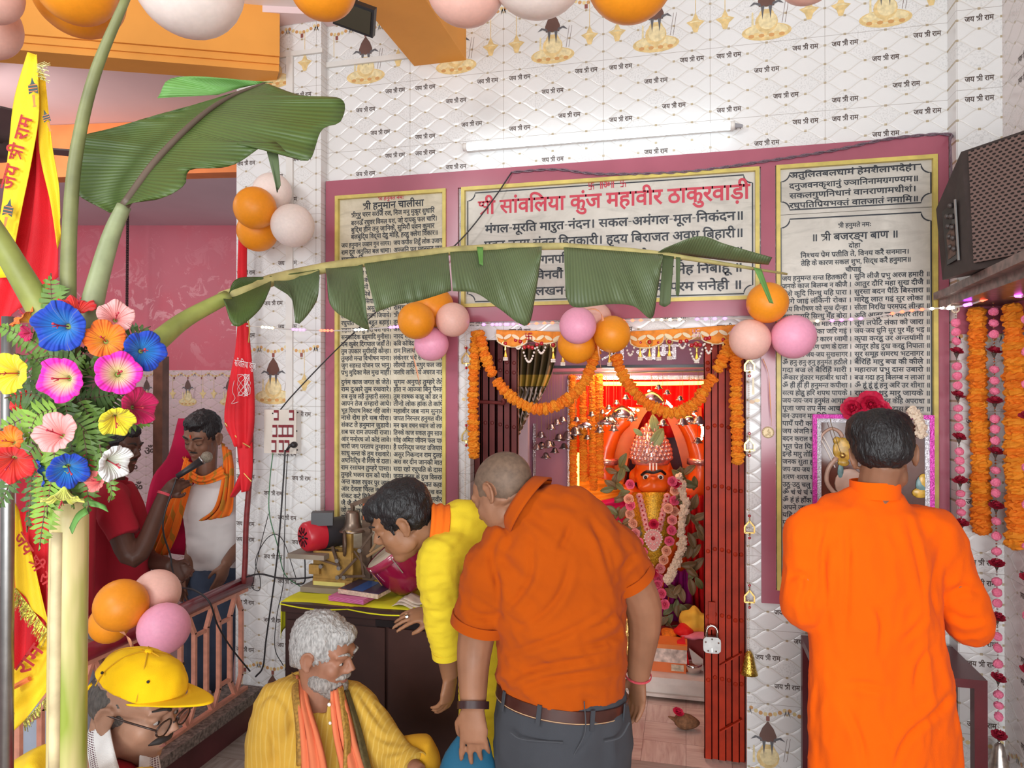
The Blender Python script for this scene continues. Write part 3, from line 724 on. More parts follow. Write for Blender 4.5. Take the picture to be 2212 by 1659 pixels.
# ------------------------------------------------------------------ folding gates
def gate(label, pxs, y, m, top, latch):
    t = thing('folding_gate', label, 'gate', (W(pxs[0], 900, y).x, y, 0), 'folding metal gate halves')
    zt = W(pxs[0], 731, y).z - .005; zs = [.35, .62, .9, 1.17, 1.43, 1.68, zt - .1]
    for i, px in enumerate(pxs):
        x = W(px, 900, y).x; m_ = MB(); h = .0165; dy = .012 * (i % 2)
        m_.box((x - h, y + dy, .012), (x + h, y + dy + .004, zt)); m_.box((x - h, y + dy, .012), (x - h + .004, y + dy + .022, zt)); m_.box((x + h - .004, y + dy, .012), (x + h, y + dy + .022, zt))
        for z in zs: m_.ball((x, y + dy - .002, z + .01 * math.sin(i)), (.009, .006, .009), None, 8, 5)
        m_.build('slat', m, t)
    xa, xb = W(pxs[0], 900, y).x, W(pxs[-1], 900, y).x
    for z in (.14, .42): MB().bar((xa + (xb - xa) * .35, y - .008, z), (xb, y - .008, z + .06), .005, .022, (0, -1, 0)).build('brace', m, t)
    MB().box((xa - .017, y + .03, zt - .03), (xb + .017, y + .05, zt)).box((xa - .017, y + .03, .0), (xb + .017, y + .05, .03)).build('runner', m, t)
    return t
G1 = mat('dark_maroon_gate_paint', (.13, .022, .02), .5, var=.15, vs=12, spec=.3); G2 = mat('lit_gate_paint', (.38, .026, .005), .48, var=.2, vs=14, bmp=.15, spec=.25)  # one gate paint; the right half is coloured brighter for the light on it
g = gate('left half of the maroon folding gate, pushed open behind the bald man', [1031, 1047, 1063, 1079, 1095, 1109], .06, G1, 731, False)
m = MB().tube(spline([W(1035, 868, .045), W(1075, 870, .04), W(1086, 872, .035), W(1088, 866, .03), W(1084, 862, .03)], 4), .008, 8); m.build('latch', G1, g)
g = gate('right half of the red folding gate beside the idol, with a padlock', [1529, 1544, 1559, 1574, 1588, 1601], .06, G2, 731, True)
MB().box(tuple(W(1531, 1360, .045)), tuple(W(1545, 1300, .055))).build('hasp', G2, g)
STEEL = mat('brushed_steel', (.36, .35, .34), .4, 1.0, var=.12, vs=30); CHROME = mat('polished_silver', (.78, .76, .74), .14, 1.0, var=.05)
c = W(1538, 1392, .025); t = thing('padlock', 'steel padlock hanging on the red gate', 'padlock', c)
mb = MB(); n = 20; out = []
for k in range(n):
    a = 2 * PI * k / n; e = 5; ca, sa = math.cos(a), math.sin(a); rr = (abs(ca) ** e + abs(sa) ** e) ** (-1 / e); out.append(c + V((.036 * rr * ca, -.012, .034 * rr * sa)))
mb.prism(out, (0, .024, 0)); mb.build('body', STEEL, t)
MB().tube([c + V((.022 * math.cos(a), 0, .05 + .024 * math.sin(a))) for a in [PI * k / 10 for k in range(11)]][:0] + [c + V((.022, 0, .03))] + [c + V((.022 * math.cos(PI * k / 10), 0, .055 + .024 * math.sin(PI * k / 10))) for k in range(11)] + [c + V((-.022, 0, .03))], .0055, 8).build('shackle', CHROME, t, True)
mb = MB()
for x, z in ((-.026, .012), (.026, .012), (-.016, -.024), (.016, -.024), (0, .026)): mb.ball(c + V((x, -.0125, z)), (.004, .003, .004), None, 8, 5)
mb.box(tuple(c + V((-.002, -.0128, -.028))), tuple(c + V((.002, -.012, -.012)))); mb.build('rivet', CHROME, t)
# ------------------------------------------------------------------ embroidered door hanging
TO = mat('orange_embroidered_cloth', (.80, .27, .03), .8, var=.2, vs=40, bmp=.3, bs_=200); TW_ = mat('cream_embroidery', (.78, .66, .42), .7, var=.1); REDB = mat('red_bead', (.45, .01, .02), .2, var=0, coat=.5); PEARL = mat('pearl_bead', (.82, .74, .66), .25, var=0); GILT = mat('gilt_metal', (.72, .5, .16), .3, .9, var=.1)
ty = -.035; tx0, tx1 = W(1072, 720, ty).x, W(1592, 720, ty).x; tz0 = W(1072, 712, ty).z; tz1 = W(1592, 701, ty).z
t = thing('door_hanging', 'orange embroidered door hanging with beads strung across the shrine doorway', 'door hanging', (tx0, ty, tz0))
def sc_(u): return .022 + .032 * abs(math.sin(PI * u * 7)) ** .6 + (.02 if abs((u * 7) % 2 - .5) < .5 else 0)
def sag(u): return tz0 + (tz1 - tz0) * u - .012 * math.sin(PI * u) - .01 * (1 - abs(2 * u - 1))
MB().grid(lambda u, v: V((tx0 + (tx1 - tx0) * u, ty + .006 * math.sin(u * 60), sag(u) - sc_(u) * v)), 140, 5, .003).build('cloth', TO, t, True)
mb = MB()
for k in range(28):
    u = (k + .5) / 28; x = tx0 + (tx1 - tx0) * u; z = sag(u) - .03; a = .5 if k % 2 else -.5
    mb.add([(x + .020 * math.cos(q) * math.cos(a) - .008 * math.sin(q) * math.sin(a), ty - .011, z + .020 * math.cos(q) * math.sin(a) + .008 * math.sin(q) * math.cos(a)) for q in [2 * PI * i / 10 for i in range(10)]], [tuple(range(10))])
mb.tube([V((tx0 + (tx1 - tx0) * k / 140, ty - .004, sag(k / 140) - sc_(k / 140))) for k in range(141)], .0035, 6)
mb.build('embroidery', TW_, t)
mb = MB(); text_into(mb, '卐', W(1133, 730, ty).x, W(1153, 730, ty).x, W(1133, 736, ty).z, .05, ty - .012, .016); text_into(mb, '卐', W(1492, 726, ty).x, W(1514, 726, ty).x, W(1492, 729, ty).z, .05, ty - .012, .016); mb.build('emblem', REDB, t)
def bead_loop(xa, ya, xb, yb, dip, n=13):
    mb = MB()
    for k in range(n + 1):
        u = k / n; mb.ball(W(xa + (xb - xa) * u, ya + (yb - ya) * u + dip * (1 - (2 * u - 1) ** 2), ty), .0055, None, 6, 4)
    mb.build('bead_loop', PEARL, t, True)
for a in ((1108, 730, 1128, 740, 18, 9), (1127, 742, 1158, 742, 40, 14), (1158, 742, 1183, 732, 26, 10), (1463, 728, 1483, 736, 20, 9), (1486, 734, 1522, 734, 46, 15), (1520, 732, 1543, 722, 36, 11), (1350, 735, 1372, 740, 30, 9)): bead_loop(*a)
for px, py in ((1114, 735), (1124, 738), (1133, 750), (1142, 749), (1150, 751), (1160, 744), (1170, 742), (1470, 738), (1483, 736), (1494, 746), (1503, 743), (1512, 745), (1524, 732), (1532, 730)):
    MB().ball(W(px, py, ty - .004), .0095, None, 8, 6).build('red_bead', REDB, t, True)
for px, py in ((1092, 742), (1195, 745), (1216, 752), (1317, 752), (1383, 740), (1403, 739), (1423, 740), (1446, 738), (1505, 745), (1562, 734)):
    p = W(px, py, ty); d = MB()
    d.tube([p + V((.0135 * math.cos(a), 0, .0135 * math.sin(a))) for a in [2 * PI * k / 12 for k in range(13)]], .0025, 5); d.tube([p - V((0, 0, .013)), p - V((0, 0, .03))], [.004, .006], 6)
    for s_ in (-1, 0, 1): d.tube([p - V((0, 0, .03)), p - V((s_ * .007, 0, .062))], .002, 4)
    ob = d.build('pendant', GILT, t)
    d = MB().ball(p, .009, None, 8, 6); d.build('red_bead', REDB, t, True)
    d = MB()
    for s_ in (-1, 0, 1): d.ball(p - V((s_ * .007, 0, .065)), .0045, None, 6, 4).ball(p - V((s_ * .007, 0, .073)), .0045, None, 6, 4)
    d.build('pearl_drop', PEARL, t)
# gold hanging ornaments either side of the door
def ornament(label, px, y0, y1, lanterns, bell=None, y=-.03, top=None):
    t = thing('ornament_string', label, 'hanging ornament', W(px, y0, y), 'gilt ornament strings')
    mb = MB(); a, b = W(px, y0, y), W(px, y1, y); L = (a - b).length; n = min(180, int(L / .0085)); b = b + V((R.uniform(-.004, .004), 0, 0))
    for k in range(n): mb.ball(a.lerp(b, k / n), .0036, None, 6, 4)
    mb.build('bead_strand', PEARL, t, True)
    for py in lanterns:
        p = W(px + 1, py, y); d = MB(); h, w_ = .042, .019
        pts = [V((-w_, 0, -h * .5)), V((-w_, 0, h * .1)), V((0, 0, h * .65)), V((w_, 0, h * .1)), V((w_, 0, -h * .5)), V((-w_, 0, -h * .5))]
        for q0, q1 in zip(pts, pts[1:]): d.bar(p + q0, p + q1, .006, .006)
        d.tube([p + V((0, 0, h * .65)), p + V((0, 0, h))], .003, 5); d.tube([p + V((0, 0, -h * .5)), p + V((0, 0, -h * .75))], .005, 5)
        d.build('lantern_charm', GILT, t)
        MB().ball(p + V((0, 0, -h)), .0065, None, 6, 5).ball(p + V((0, 0, h * 1.15)), .0065, None, 6, 5).build('red_bead', REDB, t)
    if bell:
        p = W(px, bell, y); MB().lathe([(.006, .05), (.014, .04), (.02, .02), (.03, -.03), (.036, -.045), (.032, -.045), (.024, -.02)], Matrix.Translation(p), 14, False).build('bell', mat('openwork_gold', (.78, .52, .1), .25, 1, var=.4, vs=90, bmp=.9, bs_=140), t, True)
ornament('gilt lantern string at the left edge of the shrine doorway', 1006, 720, 1090, [775, 942])
ornament('gilt lantern string with a gold bell at the right edge of the doorway', 1618, 730, 1410, [790, 962, 1140, 1290], 1432)
# medallion on the purple strip
c = W(1659, 934, -FT - .001); mb = MB(); mb.lathe([(0.001, .001), (.023, .001), (.024, .004), (.020, .006), (.001, .006)], Matrix.Translation(c) @ Matrix.Rotation(PI / 2, 4, 'X'), 24)
for k in range(16): mb.ball(c + V((.0205 * math.cos(k * PI / 8), -.006, .0205 * math.sin(k * PI / 8))), .0028, None, 6, 4)
for k in range(14): mb.ball(c + V((R.uniform(-.01, .01), -.006, R.uniform(-.012, .012))), (.003, .002, .004), None, 6, 4)
o = mb.build('medallion', mat('cream_gilt', (.62, .50, .3), .5, .3, var=.2)); tag(o, 'small round gilt medallion stuck on the purple strip right of the doorway', 'medallion')
# ------------------------------------------------------------------ inside the shrine
def emit(name, col, s): return mat(name, col, .5, var=0, emit=s)
NEON = emit('amber_neon', (1, .55, .06), 9); WARMB = emit('warm_bulb', (1, .72, .35), 14); 
MIRROR = mat('mirror_mosaic', (.62, .58, .60), .15, .8, var=.35, vs=160, bmp=.6, bs_=160)
point('shrine_glow', (-.40, 1.38, 2.0), 18, (1, .33, .10), .12); point('idol_fill', (-.40, .98, 1.72), 10, (1, .48, .26), .08); point('shrine_lamp', (-.35, .75, 2.62), 20, (1, .86, .78), .15); point('altar_glow', (-.55, .62, 1.0), 3, (1, .7, .55), .1)  # includes an unseen fill before the idol, added so light reaches its face
# mirror-studded frame strips and neon tube
mb = MB(); a = W(1226, 812, YB - .02); b = W(1226, 1070, YB - .02); mb.box((a.x, YB - .02, b.z), (a.x + .026, YB - .002, a.z)); q = W(1530, 812, YB - .02); mb.box((a.x, YB - .02, a.z - .024), (q.x, YB - .002, a.z)); o = mb.build('mirror_border', MIRROR); tag(o, 'silver mirror-mosaic strip edging the lit niche', 'trim')
mb = MB(); a, b = W(1151, 915, YB - .02), W(1157, 1085, YB - .02); mb.box((a.x, YB - .02, b.z), (b.x, YB - .002, a.z)); o = mb.build('mirror_strip', MIRROR); tag(o, 'vertical silver mirror strip on the mauve wall behind the hanging bells', 'trim')
o = MB().tube([W(1264, 829, YB - .05), W(1400, 829, YB - .05), W(1522, 827, YB - .05)], .011, 8).build('neon_tube', NEON); tag(o, 'horizontal glowing amber neon tube above the idol', 'light')
o = MB().tube([W(1248, 978, YB - .05), W(1248, 1100, YB - .05)], .009, 8).build('neon_tube', NEON); tag(o, 'vertical glowing amber neon tube left of the idol', 'light')
# red backing cloth and arch
CLR = cloth('red_satin', (.75, .012, .015), 700, .25, .45, 1.2); CLM = cloth('magenta_satin', (.70, .01, .13), 700, .2, .4, 1.2); CLO = cloth('orange_satin', (.85, .28, .02), 700, .2, .45, 1.0); CLP = cloth('purple_satin', (.30, .005, .16), 700, .2, .45, 1.0)
yr = YB + .50; o = MB().grid(lambda u, v: W(1240 + 300 * u, 815 + 130 * v, yr) + V((0, .012 * math.sin(u * 70 + v), 0)), 80, 6, .004).build('red_curtain', CLR, None, True); tag(o, 'bright red pleated cloth hung at the top of the niche', 'curtain')
yA = YB + .34
IDO = mat('orange_idol_paint', (.92, .13, .008), .28, var=.12, vs=8, coat=.4)
mb = MB(); pts = []
def arch(u): return (1343 + 142 * u, 1100 - (200 + 20 * math.sin(PI * u)) * math.sin(PI * min(max(u, .001), .999)) ** .55)
N = 30; ins = [W(*arch(k / N), yA) for k in range(N + 1)]; outp = [W(1262 + 262 * (k / N), 880 if 0 < k < N else 1100, yA - .0) for k in range(N + 1)]
vs = ins + outp + [p + V((0, .2, 0)) for p in ins] + [p + V((0, .2, 0)) for p in outp]; M_ = N + 1
mb.add(vs, [(k, k + 1, M_ + k + 1, M_ + k) for k in range(N)] + [(k + 1, k, 2 * M_ + k, 2 * M_ + k + 1) for k in range(N)] + [(M_ + k, M_ + k + 1, 3 * M_ + k + 1, 3 * M_ + k) for k in range(N)])
o = mb.build('arch', mat('saffron_arch_paint', (.92, .24, .012), .4, var=.25, vs=5)); tag(o, 'orange painted arch standing behind the idol', 'arch')
o = MB().box(tuple(W(1336, 1125, yA + .205)), tuple(W(1492, 872, yA + .215))).build('niche_panel', mat('shaded_mauve_panel', (.07, .02, .05), .5)); tag(o, 'dark mauve panel seen through the arch behind the crown', 'panel')  # mauve darkened to stand for the shade behind the niche lights
# ------------------------------------------------------------------ the idol
yi = YB + .12; S_ = depth(W(1410, 1040, yi)) / FPX          # metres for a pixel at the idol
ic = W(1411, 1035, yi)
idol = thing('idol', 'orange deity idol with silver crown and garlands in the red-lit niche', 'idol', V((ic.x, yi, .15)))
def sk(mb, pts, rs, seg=14): return mb.tube(spline(pts, 5) if len(pts) > 2 else pts, rs if not isinstance(rs, (list, tuple)) else [float(np.interp(k / (5 * (len(pts) - 1)), np.linspace(0, 1, len(rs)), rs)) for k in range(5 * (len(pts) - 1) + 1)], seg)
def remesh(mb, vox, smooth=6, factor=.5, name='body'):
    me = mb.mesh(name, [], False)
    me2 = eval_mesh(me, [('REMESH', dict(mode='VOXEL', voxel_size=vox)), ('SMOOTH', dict(factor=factor, iterations=smooth))]); bpy.data.meshes.remove(me); return me2
def finish(me, name, mats, parent, label=None):
    me.materials.clear()
    for m in (mats if isinstance(mats, (list, tuple)) else [mats]): me.materials.append(m)
    me.polygons.foreach_set('use_smooth', [True] * len(me.polygons)); me.name = name
    o = inst(me, name, parent)
    if label: o['label'] = label
    return o
def iw(px, py, dy=0.0): return W(px, py, yi + dy)
mb = MB(); hc = iw(1411, 1022)
mb.ball(hc + V((0, .03, .01)), (.115, .11, .13)); mb.ball(iw(1411, 1046, -.07), (.098, .085, .075)); mb.ball(iw(1411, 1030, -.05), (.11, .08, .06)); mb.ball(iw(1411, 1034, -.15), (.026, .022, .016))
for s_ in (-1, 1): mb.ball(hc + V((s_ * .128, .04, -.03)), (.022, .03, .05)); mb.ball(iw(1411 + s_ * 20, 1052, -.115), (.035, .03, .026))
sk(mb, [hc + V((0, .04, -.1)), iw(1411, 1090, .04), iw(1412, 1180, .05), iw(1416, 1290, .05), iw(1418, 1400, .06)], [.07, .17, .22, .2, .22])
sk(mb, [iw(1372, 1078, .06), iw(1318, 1062, .08), iw(1303, 1000, .1), iw(1322, 935, .1), iw(1352, 902, .1)], [.085, .08, .07, .06, .055])
sk(mb, [iw(1452, 1078, .06), iw(1502, 1062, .08), iw(1514, 1000, .1), iw(1500, 945, .1), iw(1478, 905, .1)], [.085, .08, .07, .06, .055])
finish(remesh(mb, .012, 8), 'body', IDO, idol)
EYEW = mat('white_enamel', (.85, .8, .75), .3, var=0); JET = mat('jet_black', (.008, .006, .008), .3, var=0)
for s_ in (-1, 1):
    e = iw(1411 + s_ * 15.5, 1031, -.122); MB().ball(e, (.02, .012, .017), None, 12, 8).mat(1).ball(e + V((s_ * .002, -.0075, 0)), (.0105, .008, .0105), None, 10, 7).build('eye', [EYEW, JET], idol, True)
MB().tube(spline([iw(1386, 1026, -.115), iw(1396, 1019, -.145), iw(1411, 1021, -.15), iw(1427, 1017, -.145), iw(1437, 1024, -.11)], 5), .0085, 8).build('eyebrow', JET, idol)
mb = MB(); [mb.bar(iw(1411 + k, 1001, -.105), iw(1411 + k, 1016, -.135), .008, .006, (0, -1, 0)) for k in (-7, 0, 7)]; mb.build('forehead_mark', EYEW, idol)
SIL = mat('rose_silver', (.82, .50, .46), .25, .75, var=.15, vs=30)
cz = iw(1406, 1000, .02); cr = MB(); prof = [(.112, -.005), (.118, .03), (.112, .09), (.09, .14), (.066, .18), (.04, .215), (.014, .24), (.002, .245)]
cr.lathe(prof, Matrix.Translation(cz), 24)
for j in range(10):
    z = .035 + j * .024; rr = float(np.interp(z, [p[1] for p in prof], [p[0] for p in prof])); n = max(5, int(2 * PI * rr / .034))
    for k in range(n):
        a = 2 * PI * (k + .5 * (j % 2)) / n; cr.ball(cz + V((rr * math.cos(a), rr * math.sin(a), z)), .0155, None, 8, 5)
cr.build('crown', SIL, idol, True)
for s_, px in ((-1, 1309), (1, 1512)): MB().tube([iw(px, 1003, .1), iw(px, 990, .1)], [.078, .078], 14).build('armlet', SIL, idol, True)
SEQ = mat('yellow_sequin_cloth', (.80, .42, .03), .35, .3, var=.5, vs=120, bmp=1, bs_=120)
mb = MB(); mb.grid(lambda u, v: iw(1411 + (u - .5) * (84 + 46 * math.sin(PI * v * .9)), 1064 + 230 * v, -.02 - .19 * math.sin(PI * u) * (.55 + .45 * math.sin(PI * min(1, v + .2)))), 20, 24, .01); mb.build('breast_cloth', SEQ, idol, True)
PINKP = mat('pink_gem', (.80, .30, .28), .4, var=.4, vs=200, bmp=.5)
c = iw(1411, 1164, -.24); mb = MB(); pts = []
for k in range(24):
    a = 2 * PI * k / 24; x = math.sin(a) * (1 if math.cos(a) > 0 else (1 + .35 * math.cos(a))); z = math.cos(a) * (1 if math.cos(a) > 0 else 1.3); pts.append(c + V((.05 * x, 0, .052 * z)))
mb.prism(pts, (0, .012, 0)); mb.mat(1); [mb.ball(p, .0055, None, 6, 4) for p in pts]; [mb.ball(c + V((.028 * math.cos(k * .7), -.002, .03 * math.sin(k * .7))), .005, None, 6, 4) for k in range(9)]; mb.mat(2).ball(c + V((0, -.002, .003)), (.012, .006, .012), None, 8, 6); mb.build('pendant', [PINKP, PEARL, REDB], idol)
for s_ in (-1, 1):
    mb = MB()
    for k in range(8):
        p = iw(1411 + s_ * (30 - 2.4 * k), 1072 + 10 * k, -.2 - .003 * k); mb.ball(p, (.02, .01, .02), None, 8, 5); mb.mat(1).ball(p + V((0, -.009, 0)), .006, None, 6, 4).mat(0)
    mb.build('jewel_chain', [PINKP, REDB], idol)
# draped cloths
def drape(name, label, c4, m, y0, folds=9, amp=.02, yy=0.0):
    A_, B_, C_, D_ = c4
    def f(u, v):
        a = V((*A_, 0)).lerp(V((*B_, 0)), u); b = V((*D_, 0)).lerp(V((*C_, 0)), u); q = a.lerp(b, v); return W(q.x, q.y, y0 + yy * v) + V((0, amp * math.sin(u * folds * 2 * PI + v * 1.5), amp * .3 * math.sin(v * 5)))
    o = MB().grid(f, folds * 6, 14, .004).build(name, m, None, True); return tag(o, label, 'cloth', 'satin cloths around the idol')
drape('satin_cloth', 'orange satin cloth draped left of the idol above the magenta one', ((1247, 1030), (1240, 1100), (1348, 1072), (1345, 1040)), CLO, yi - .02, 3, .012)
drape('satin_cloth', 'magenta satin cloth stretched from the idol to the left post', ((1240, 1092), (1250, 1150), (1352, 1140), (1350, 1062)), CLM, yi - .03, 3, .014)
drape('satin_cloth', 'red satin cloth falling behind the shaved man at the idol left side', ((1250, 1130), (1400, 1120), (1420, 1400), (1250, 1400)), CLM, yi + .06, 8, .02)
drape('satin_cloth', 'red satin cloth falling right of the idol beside the gate', ((1470, 1070), (1545, 1070), (1545, 1345), (1490, 1345)), CLR, yi - .05, 5, .02)
drape('satin_cloth', 'dark purple satin cloth pooled at the idol feet', ((1415, 1240), (1490, 1230), (1500, 1370), (1395, 1370)), CLP, yi - .14, 5, .02)
# garlands on the idol
def petal_mesh(name, m, n, layers, cup=.5, seed=1):
    rr = random.Random(seed); mb = MB()
    for L in range(layers):
        r1 = 1 - L * .24; tilt = .25 + L * cup
        for k in range(n):
            a = 2 * PI * (k + .5 * L) / n + rr.uniform(-.1, .1); ca, sa = math.cos(a), math.sin(a); wv = r1 * PI / n * 1.25
            def P_(t, s_): rad_ = r1 * t * math.cos(tilt * t); z = r1 * t * math.sin(tilt * t) + L * .1; q = wv * s_ * math.sin(PI * min(1, .15 + .75 * t)); return (rad_ * ca - q * sa, rad_ * sa + q * ca, z + rr.uniform(-.03, .03))
            vs = [P_(t, s_) for t in (.1, .45, .8, 1) for s_ in (-1, 0, 1)]
            mb.add(vs, [(3 * i + j, 3 * i + j + 1, 3 * i + j + 4, 3 * i + j + 3) for i in range(3) for j in range(2)])
    return mb.mesh(name, m, True)
ROSES = [petal_mesh('rose', mat('pink_rose', (.85, .12, .24), .6, var=.2), 6, 4, .45, 1), petal_mesh('rose', mat('peach_rose', (.86, .42, .28), .6, var=.2), 6, 4, .45, 2), petal_mesh('rose', mat('crimson_rose', (.62, .01, .06), .6, var=.2), 6, 4, .45, 3), petal_mesh('rose', mat('blush_rose', (.85, .30, .30), .6, var=.2), 6, 4, .45, 4)]
def leaf_mesh(name, m):
    mb = MB().grid(lambda u, v: V(((u - .5) * .95 * math.sin(PI * (.03 + .94 * v)) ** .8, v * 2, .25 * abs(u - .5) * 2 * math.sin(PI * v) + .12 * math.sin(PI * v))), 4, 8, .012); mb.tube([(0, .0, .03), (0, 1, .16), (0, 1.95, .03)], .025, 4); return mb.mesh(name, m, True)
LEAFV = [leaf_mesh('leaf', mat('dull_green_leaf', (.16, .17, .065), .5, var=.25, vs=30)), leaf_mesh('leaf', mat('brown_green_leaf', (.20, .13, .055), .5, var=.25, vs=30)), leaf_mesh('leaf', mat('fresh_green_leaf', (.27, .33, .15), .5, var=.25, vs=30))]
TUBE = pom_mesh('tuberose', mat('tuberose_cream', (.80, .66, .50), .7, var=.15), 9, .35, 12, 7, .8)
def face(d, roll): q = V(d).to_track_quat('Z', 'Y').to_euler(); q.rotate_axis('Z', roll); return q
g = thing('rose_garland', 'garland of pink, peach and crimson roses round the idol neck', 'garland', iw(1358, 1050), 'garlands worn by the idol')
for k, (px, py) in enumerate([(1362, 1046), (1358, 1078), (1362, 1092), (1360, 1110), (1368, 1130), (1372, 1152), (1380, 1172), (1388, 1192), (1394, 1210), (1402, 1226), (1412, 1238), (1424, 1250), (1420, 1262), (1430, 1282), (1436, 1306), (1452, 1040), (1458, 1060), (1456, 1082), (1456, 1104), (1452, 1124), (1450, 1146), (1446, 1168), (1440, 1190), (1434, 1210), (1426, 1228), (1462, 1046), (1412, 1132), (1444, 1098)]):
    inst(ROSES[[0, 1, 0, 1, 1, 3, 0, 0, 1, 3, 2, 0, 0, 0, 0, 0, 1, 0, 1, 3, 0, 0, 1, 1, 3, 2, 2, 1][k]], 'rose', g, iw(px, py, -.24 - .03 * math.sin(k)), face((R.uniform(-.4, .4), -1, R.uniform(-.1, .5)), R.random() * 6), .030)
g = thing('leaf_garland', 'long garland of large dull green leaves hanging down the idol sides', 'garland', iw(1350, 1010), 'garlands worn by the idol')
CL = spline([iw(1352, 1005, -.12), iw(1340, 1060, -.16), iw(1345, 1120, -.18), iw(1362, 1190, -.18), iw(1375, 1260, -.16), iw(1370, 1330, -.16)], 8); CR_ = spline([iw(1462, 1008, -.12), iw(1485, 1060, -.18), iw(1492, 1120, -.2), iw(1498, 1170, -.2), iw(1492, 1230, -.2), iw(1470, 1290, -.22), iw(1440, 1345, -.22), iw(1420, 1380, -.22)], 7)
for c_, n in ((CL, 32), (CR_, 52)):
    for k in range(n):
        p = c_[int(k / n * (len(c_) - 1))] + V((R.uniform(-.04, .04), R.uniform(-.03, .01), R.uniform(-.02, .02)))
        e = Euler((R.uniform(-.3, 1.0) + PI / 2 * .2, R.uniform(-.6, .6), R.uniform(0, 2 * PI))); e = face((R.uniform(-.5, .5), -1, R.uniform(-.2, .6)), R.choice((.6, 1.2, -1.2, -.6, 2.2, -2.2, PI)) + R.uniform(-.5, .5))
        inst(LEAFV[R.choice((0, 0, 1, 1, 1))], 'leaf', g, p, e, R.uniform(.036, .052))
g = thing('tuberose_garland', 'cream tuberose garland hanging right of the rose garland', 'garland', iw(1466, 1030), 'garlands worn by the idol')
for k, p in enumerate(spline([iw(1468, 1030, -.22), iw(1478, 1080, -.24), iw(1474, 1140, -.25), iw(1470, 1190, -.25), iw(1452, 1235, -.25), iw(1440, 1255, -.25)], 10)): inst(TUBE, 'tuberose', g, p + V((R.uniform(-.012, .012), 0, 0)), (R.random() * 6, R.random() * 6, 0), .024)
for c_, lab, sc in (((1424, 905), 'fresh leaf standing upright behind the crown tip', .06), ((1432, 925), 'fresh leaf bent down over the right side of the crown', .075), ((1388, 942), 'fresh leaf tucked at the left side of the crown', .035)):
    o = inst(LEAFV[2], 'leaf', None, iw(*c_, -.05), face((.2, -1, .1), PI + .3 if c_[0] == 1424 else (2.6 if c_[0] == 1432 else .9)), sc)
    if c_[0] == 1424: o.rotation_euler = face((0, -1, .1), .2); o.location = iw(1418, 938, -.03)
    tag(o, lab, 'leaf', 'leaves on the crown')
# thin marigold strings in the niche
for lab, px, y0, y1 in (('thin marigold string farthest left in the niche', 1237, 812, 1062), ('thin marigold string second from the left in the niche', 1259, 845, 1038), ('thin marigold string third from the left, longest in the niche', 1280, 812, 1058), ('thin marigold string fourth from the left in the niche', 1294, 810, 1030), ('thin marigold string at the right edge of the niche', 1531, 858, 1075)):
    garland(lab, [W(px, y0, YB - .08), W(px + 1, (y0 + y1) / 2, YB - .08), W(px + 2, y1, YB - .08)], .025, .66, group='thin marigold strings in the niche')
# bells on cords
BELL = MB().lathe([(.004, .030), (.010, .029), (.018, .022), (.022, .010), (.030, -.003), (.041, -.010), (.038, -.011), (.022, .003)], None, 12, False).mesh('bell', mat('bell_silver', (.36, .33, .33), .3, 1.0, var=.2, vs=40), True)
CLAP = MB().ball((0, 0, -.014), .007, None, 6, 5).tube([(0, 0, .01), (0, 0, -.012)], .0015, 4).mesh('clapper', STEEL)
BC = [(685, 925, 1), (725, 890, 1), (765, 870, .9), (615, 980, 1.1), (740, 1000, 1.2), (665, 1045, 1.2), (618, 1055, 1.1), (585, 1066, 1), (710, 1090, .9), (775, 1060, 1), (648, 1126, 1), (805, 988, 1.5), (856, 958, 1.5), (1026, 945, 1), (940, 995, .8), (1125, 935, 1), (1250, 866, 1), (1470, 895, 1.1), (1610, 890, 1.2), (1722, 882, 1.4), (1715, 1020, 1), (970, 832, .8), (1090, 785, .8), (1145, 750, .8), (1210, 715, .8), (1440, 642, .8), (1500, 680, .8), (1590, 722, .8), (1046, 815, .7), (865, 870, .8), (690, 1040, .8), (1690, 805, .7)]
bt = W(1300, 806, YB - .14)
for k, (x, y, s_) in enumerate(BC):
    s_ *= .8; px, py = 980 + .3074 * x, 640 + .3074 * y; dy = -.14 + .04 * math.sin(k * 2.3); p = W(px, py, YB + dy)
    o = inst(BELL, 'bell', None, p, (0, 0, 0), s_); side = 'over the mauve wall' if px < 1225 else 'in front of the red niche'
    tag(o, 'small silver bell on a thin cord ' + side, 'bell', 'silver bells ' + side)
    inst(CLAP, 'clapper', None, (0, 0, 0)).parent = o
    L = (bt.z - p.z - .03 * s_); c = MB().tube([(0, 0, .034), (0, 0, .034 + L / s_)], .0012, 4).build('cord', CORD); c.parent = o
CAN = MB().lathe([(.003, .06), (.02, .055), (.05, .038), (.075, .012), (.08, -.004), (.076, -.004), (.05, .03)], None, 20, False).mesh('dome', CHROME, True)
for k, (x, y, s_, lab) in enumerate(((930, 915, .9, 'round silver canopy hanging left of the niche marigolds'), (1072, 895, .95, 'round silver canopy hanging over the idol left arm'), (1182, 845, 1.15, 'largest silver canopy hanging above the arch left side'), (1392, 745, 1.1, 'silver canopy with pearl rim hanging high above the crown'), (1655, 880, .8, 'silver canopy hanging at the right of the arch'))):
    p = W(980 + .3074 * x, 640 + .3074 * y, YB - .05); t = thing('silver_canopy', lab, 'canopy', p, 'silver canopies')
    inst(CAN, 'dome', t, p, (0, 0, 0), s_); MB().tube([p + V((0, 0, .055 * s_)), V((p.x, p.y, bt.z))], .0012, 4).build('cord', CORD, t)
    mb = MB(); [mb.ball(p + V((.076 * s_ * math.cos(a), .076 * s_ * math.sin(a), -.01)), .005, None, 6, 4) for a in [2 * PI * i / 18 for i in range(18)]]; mb.build('pearl_rim', PEARL, t)
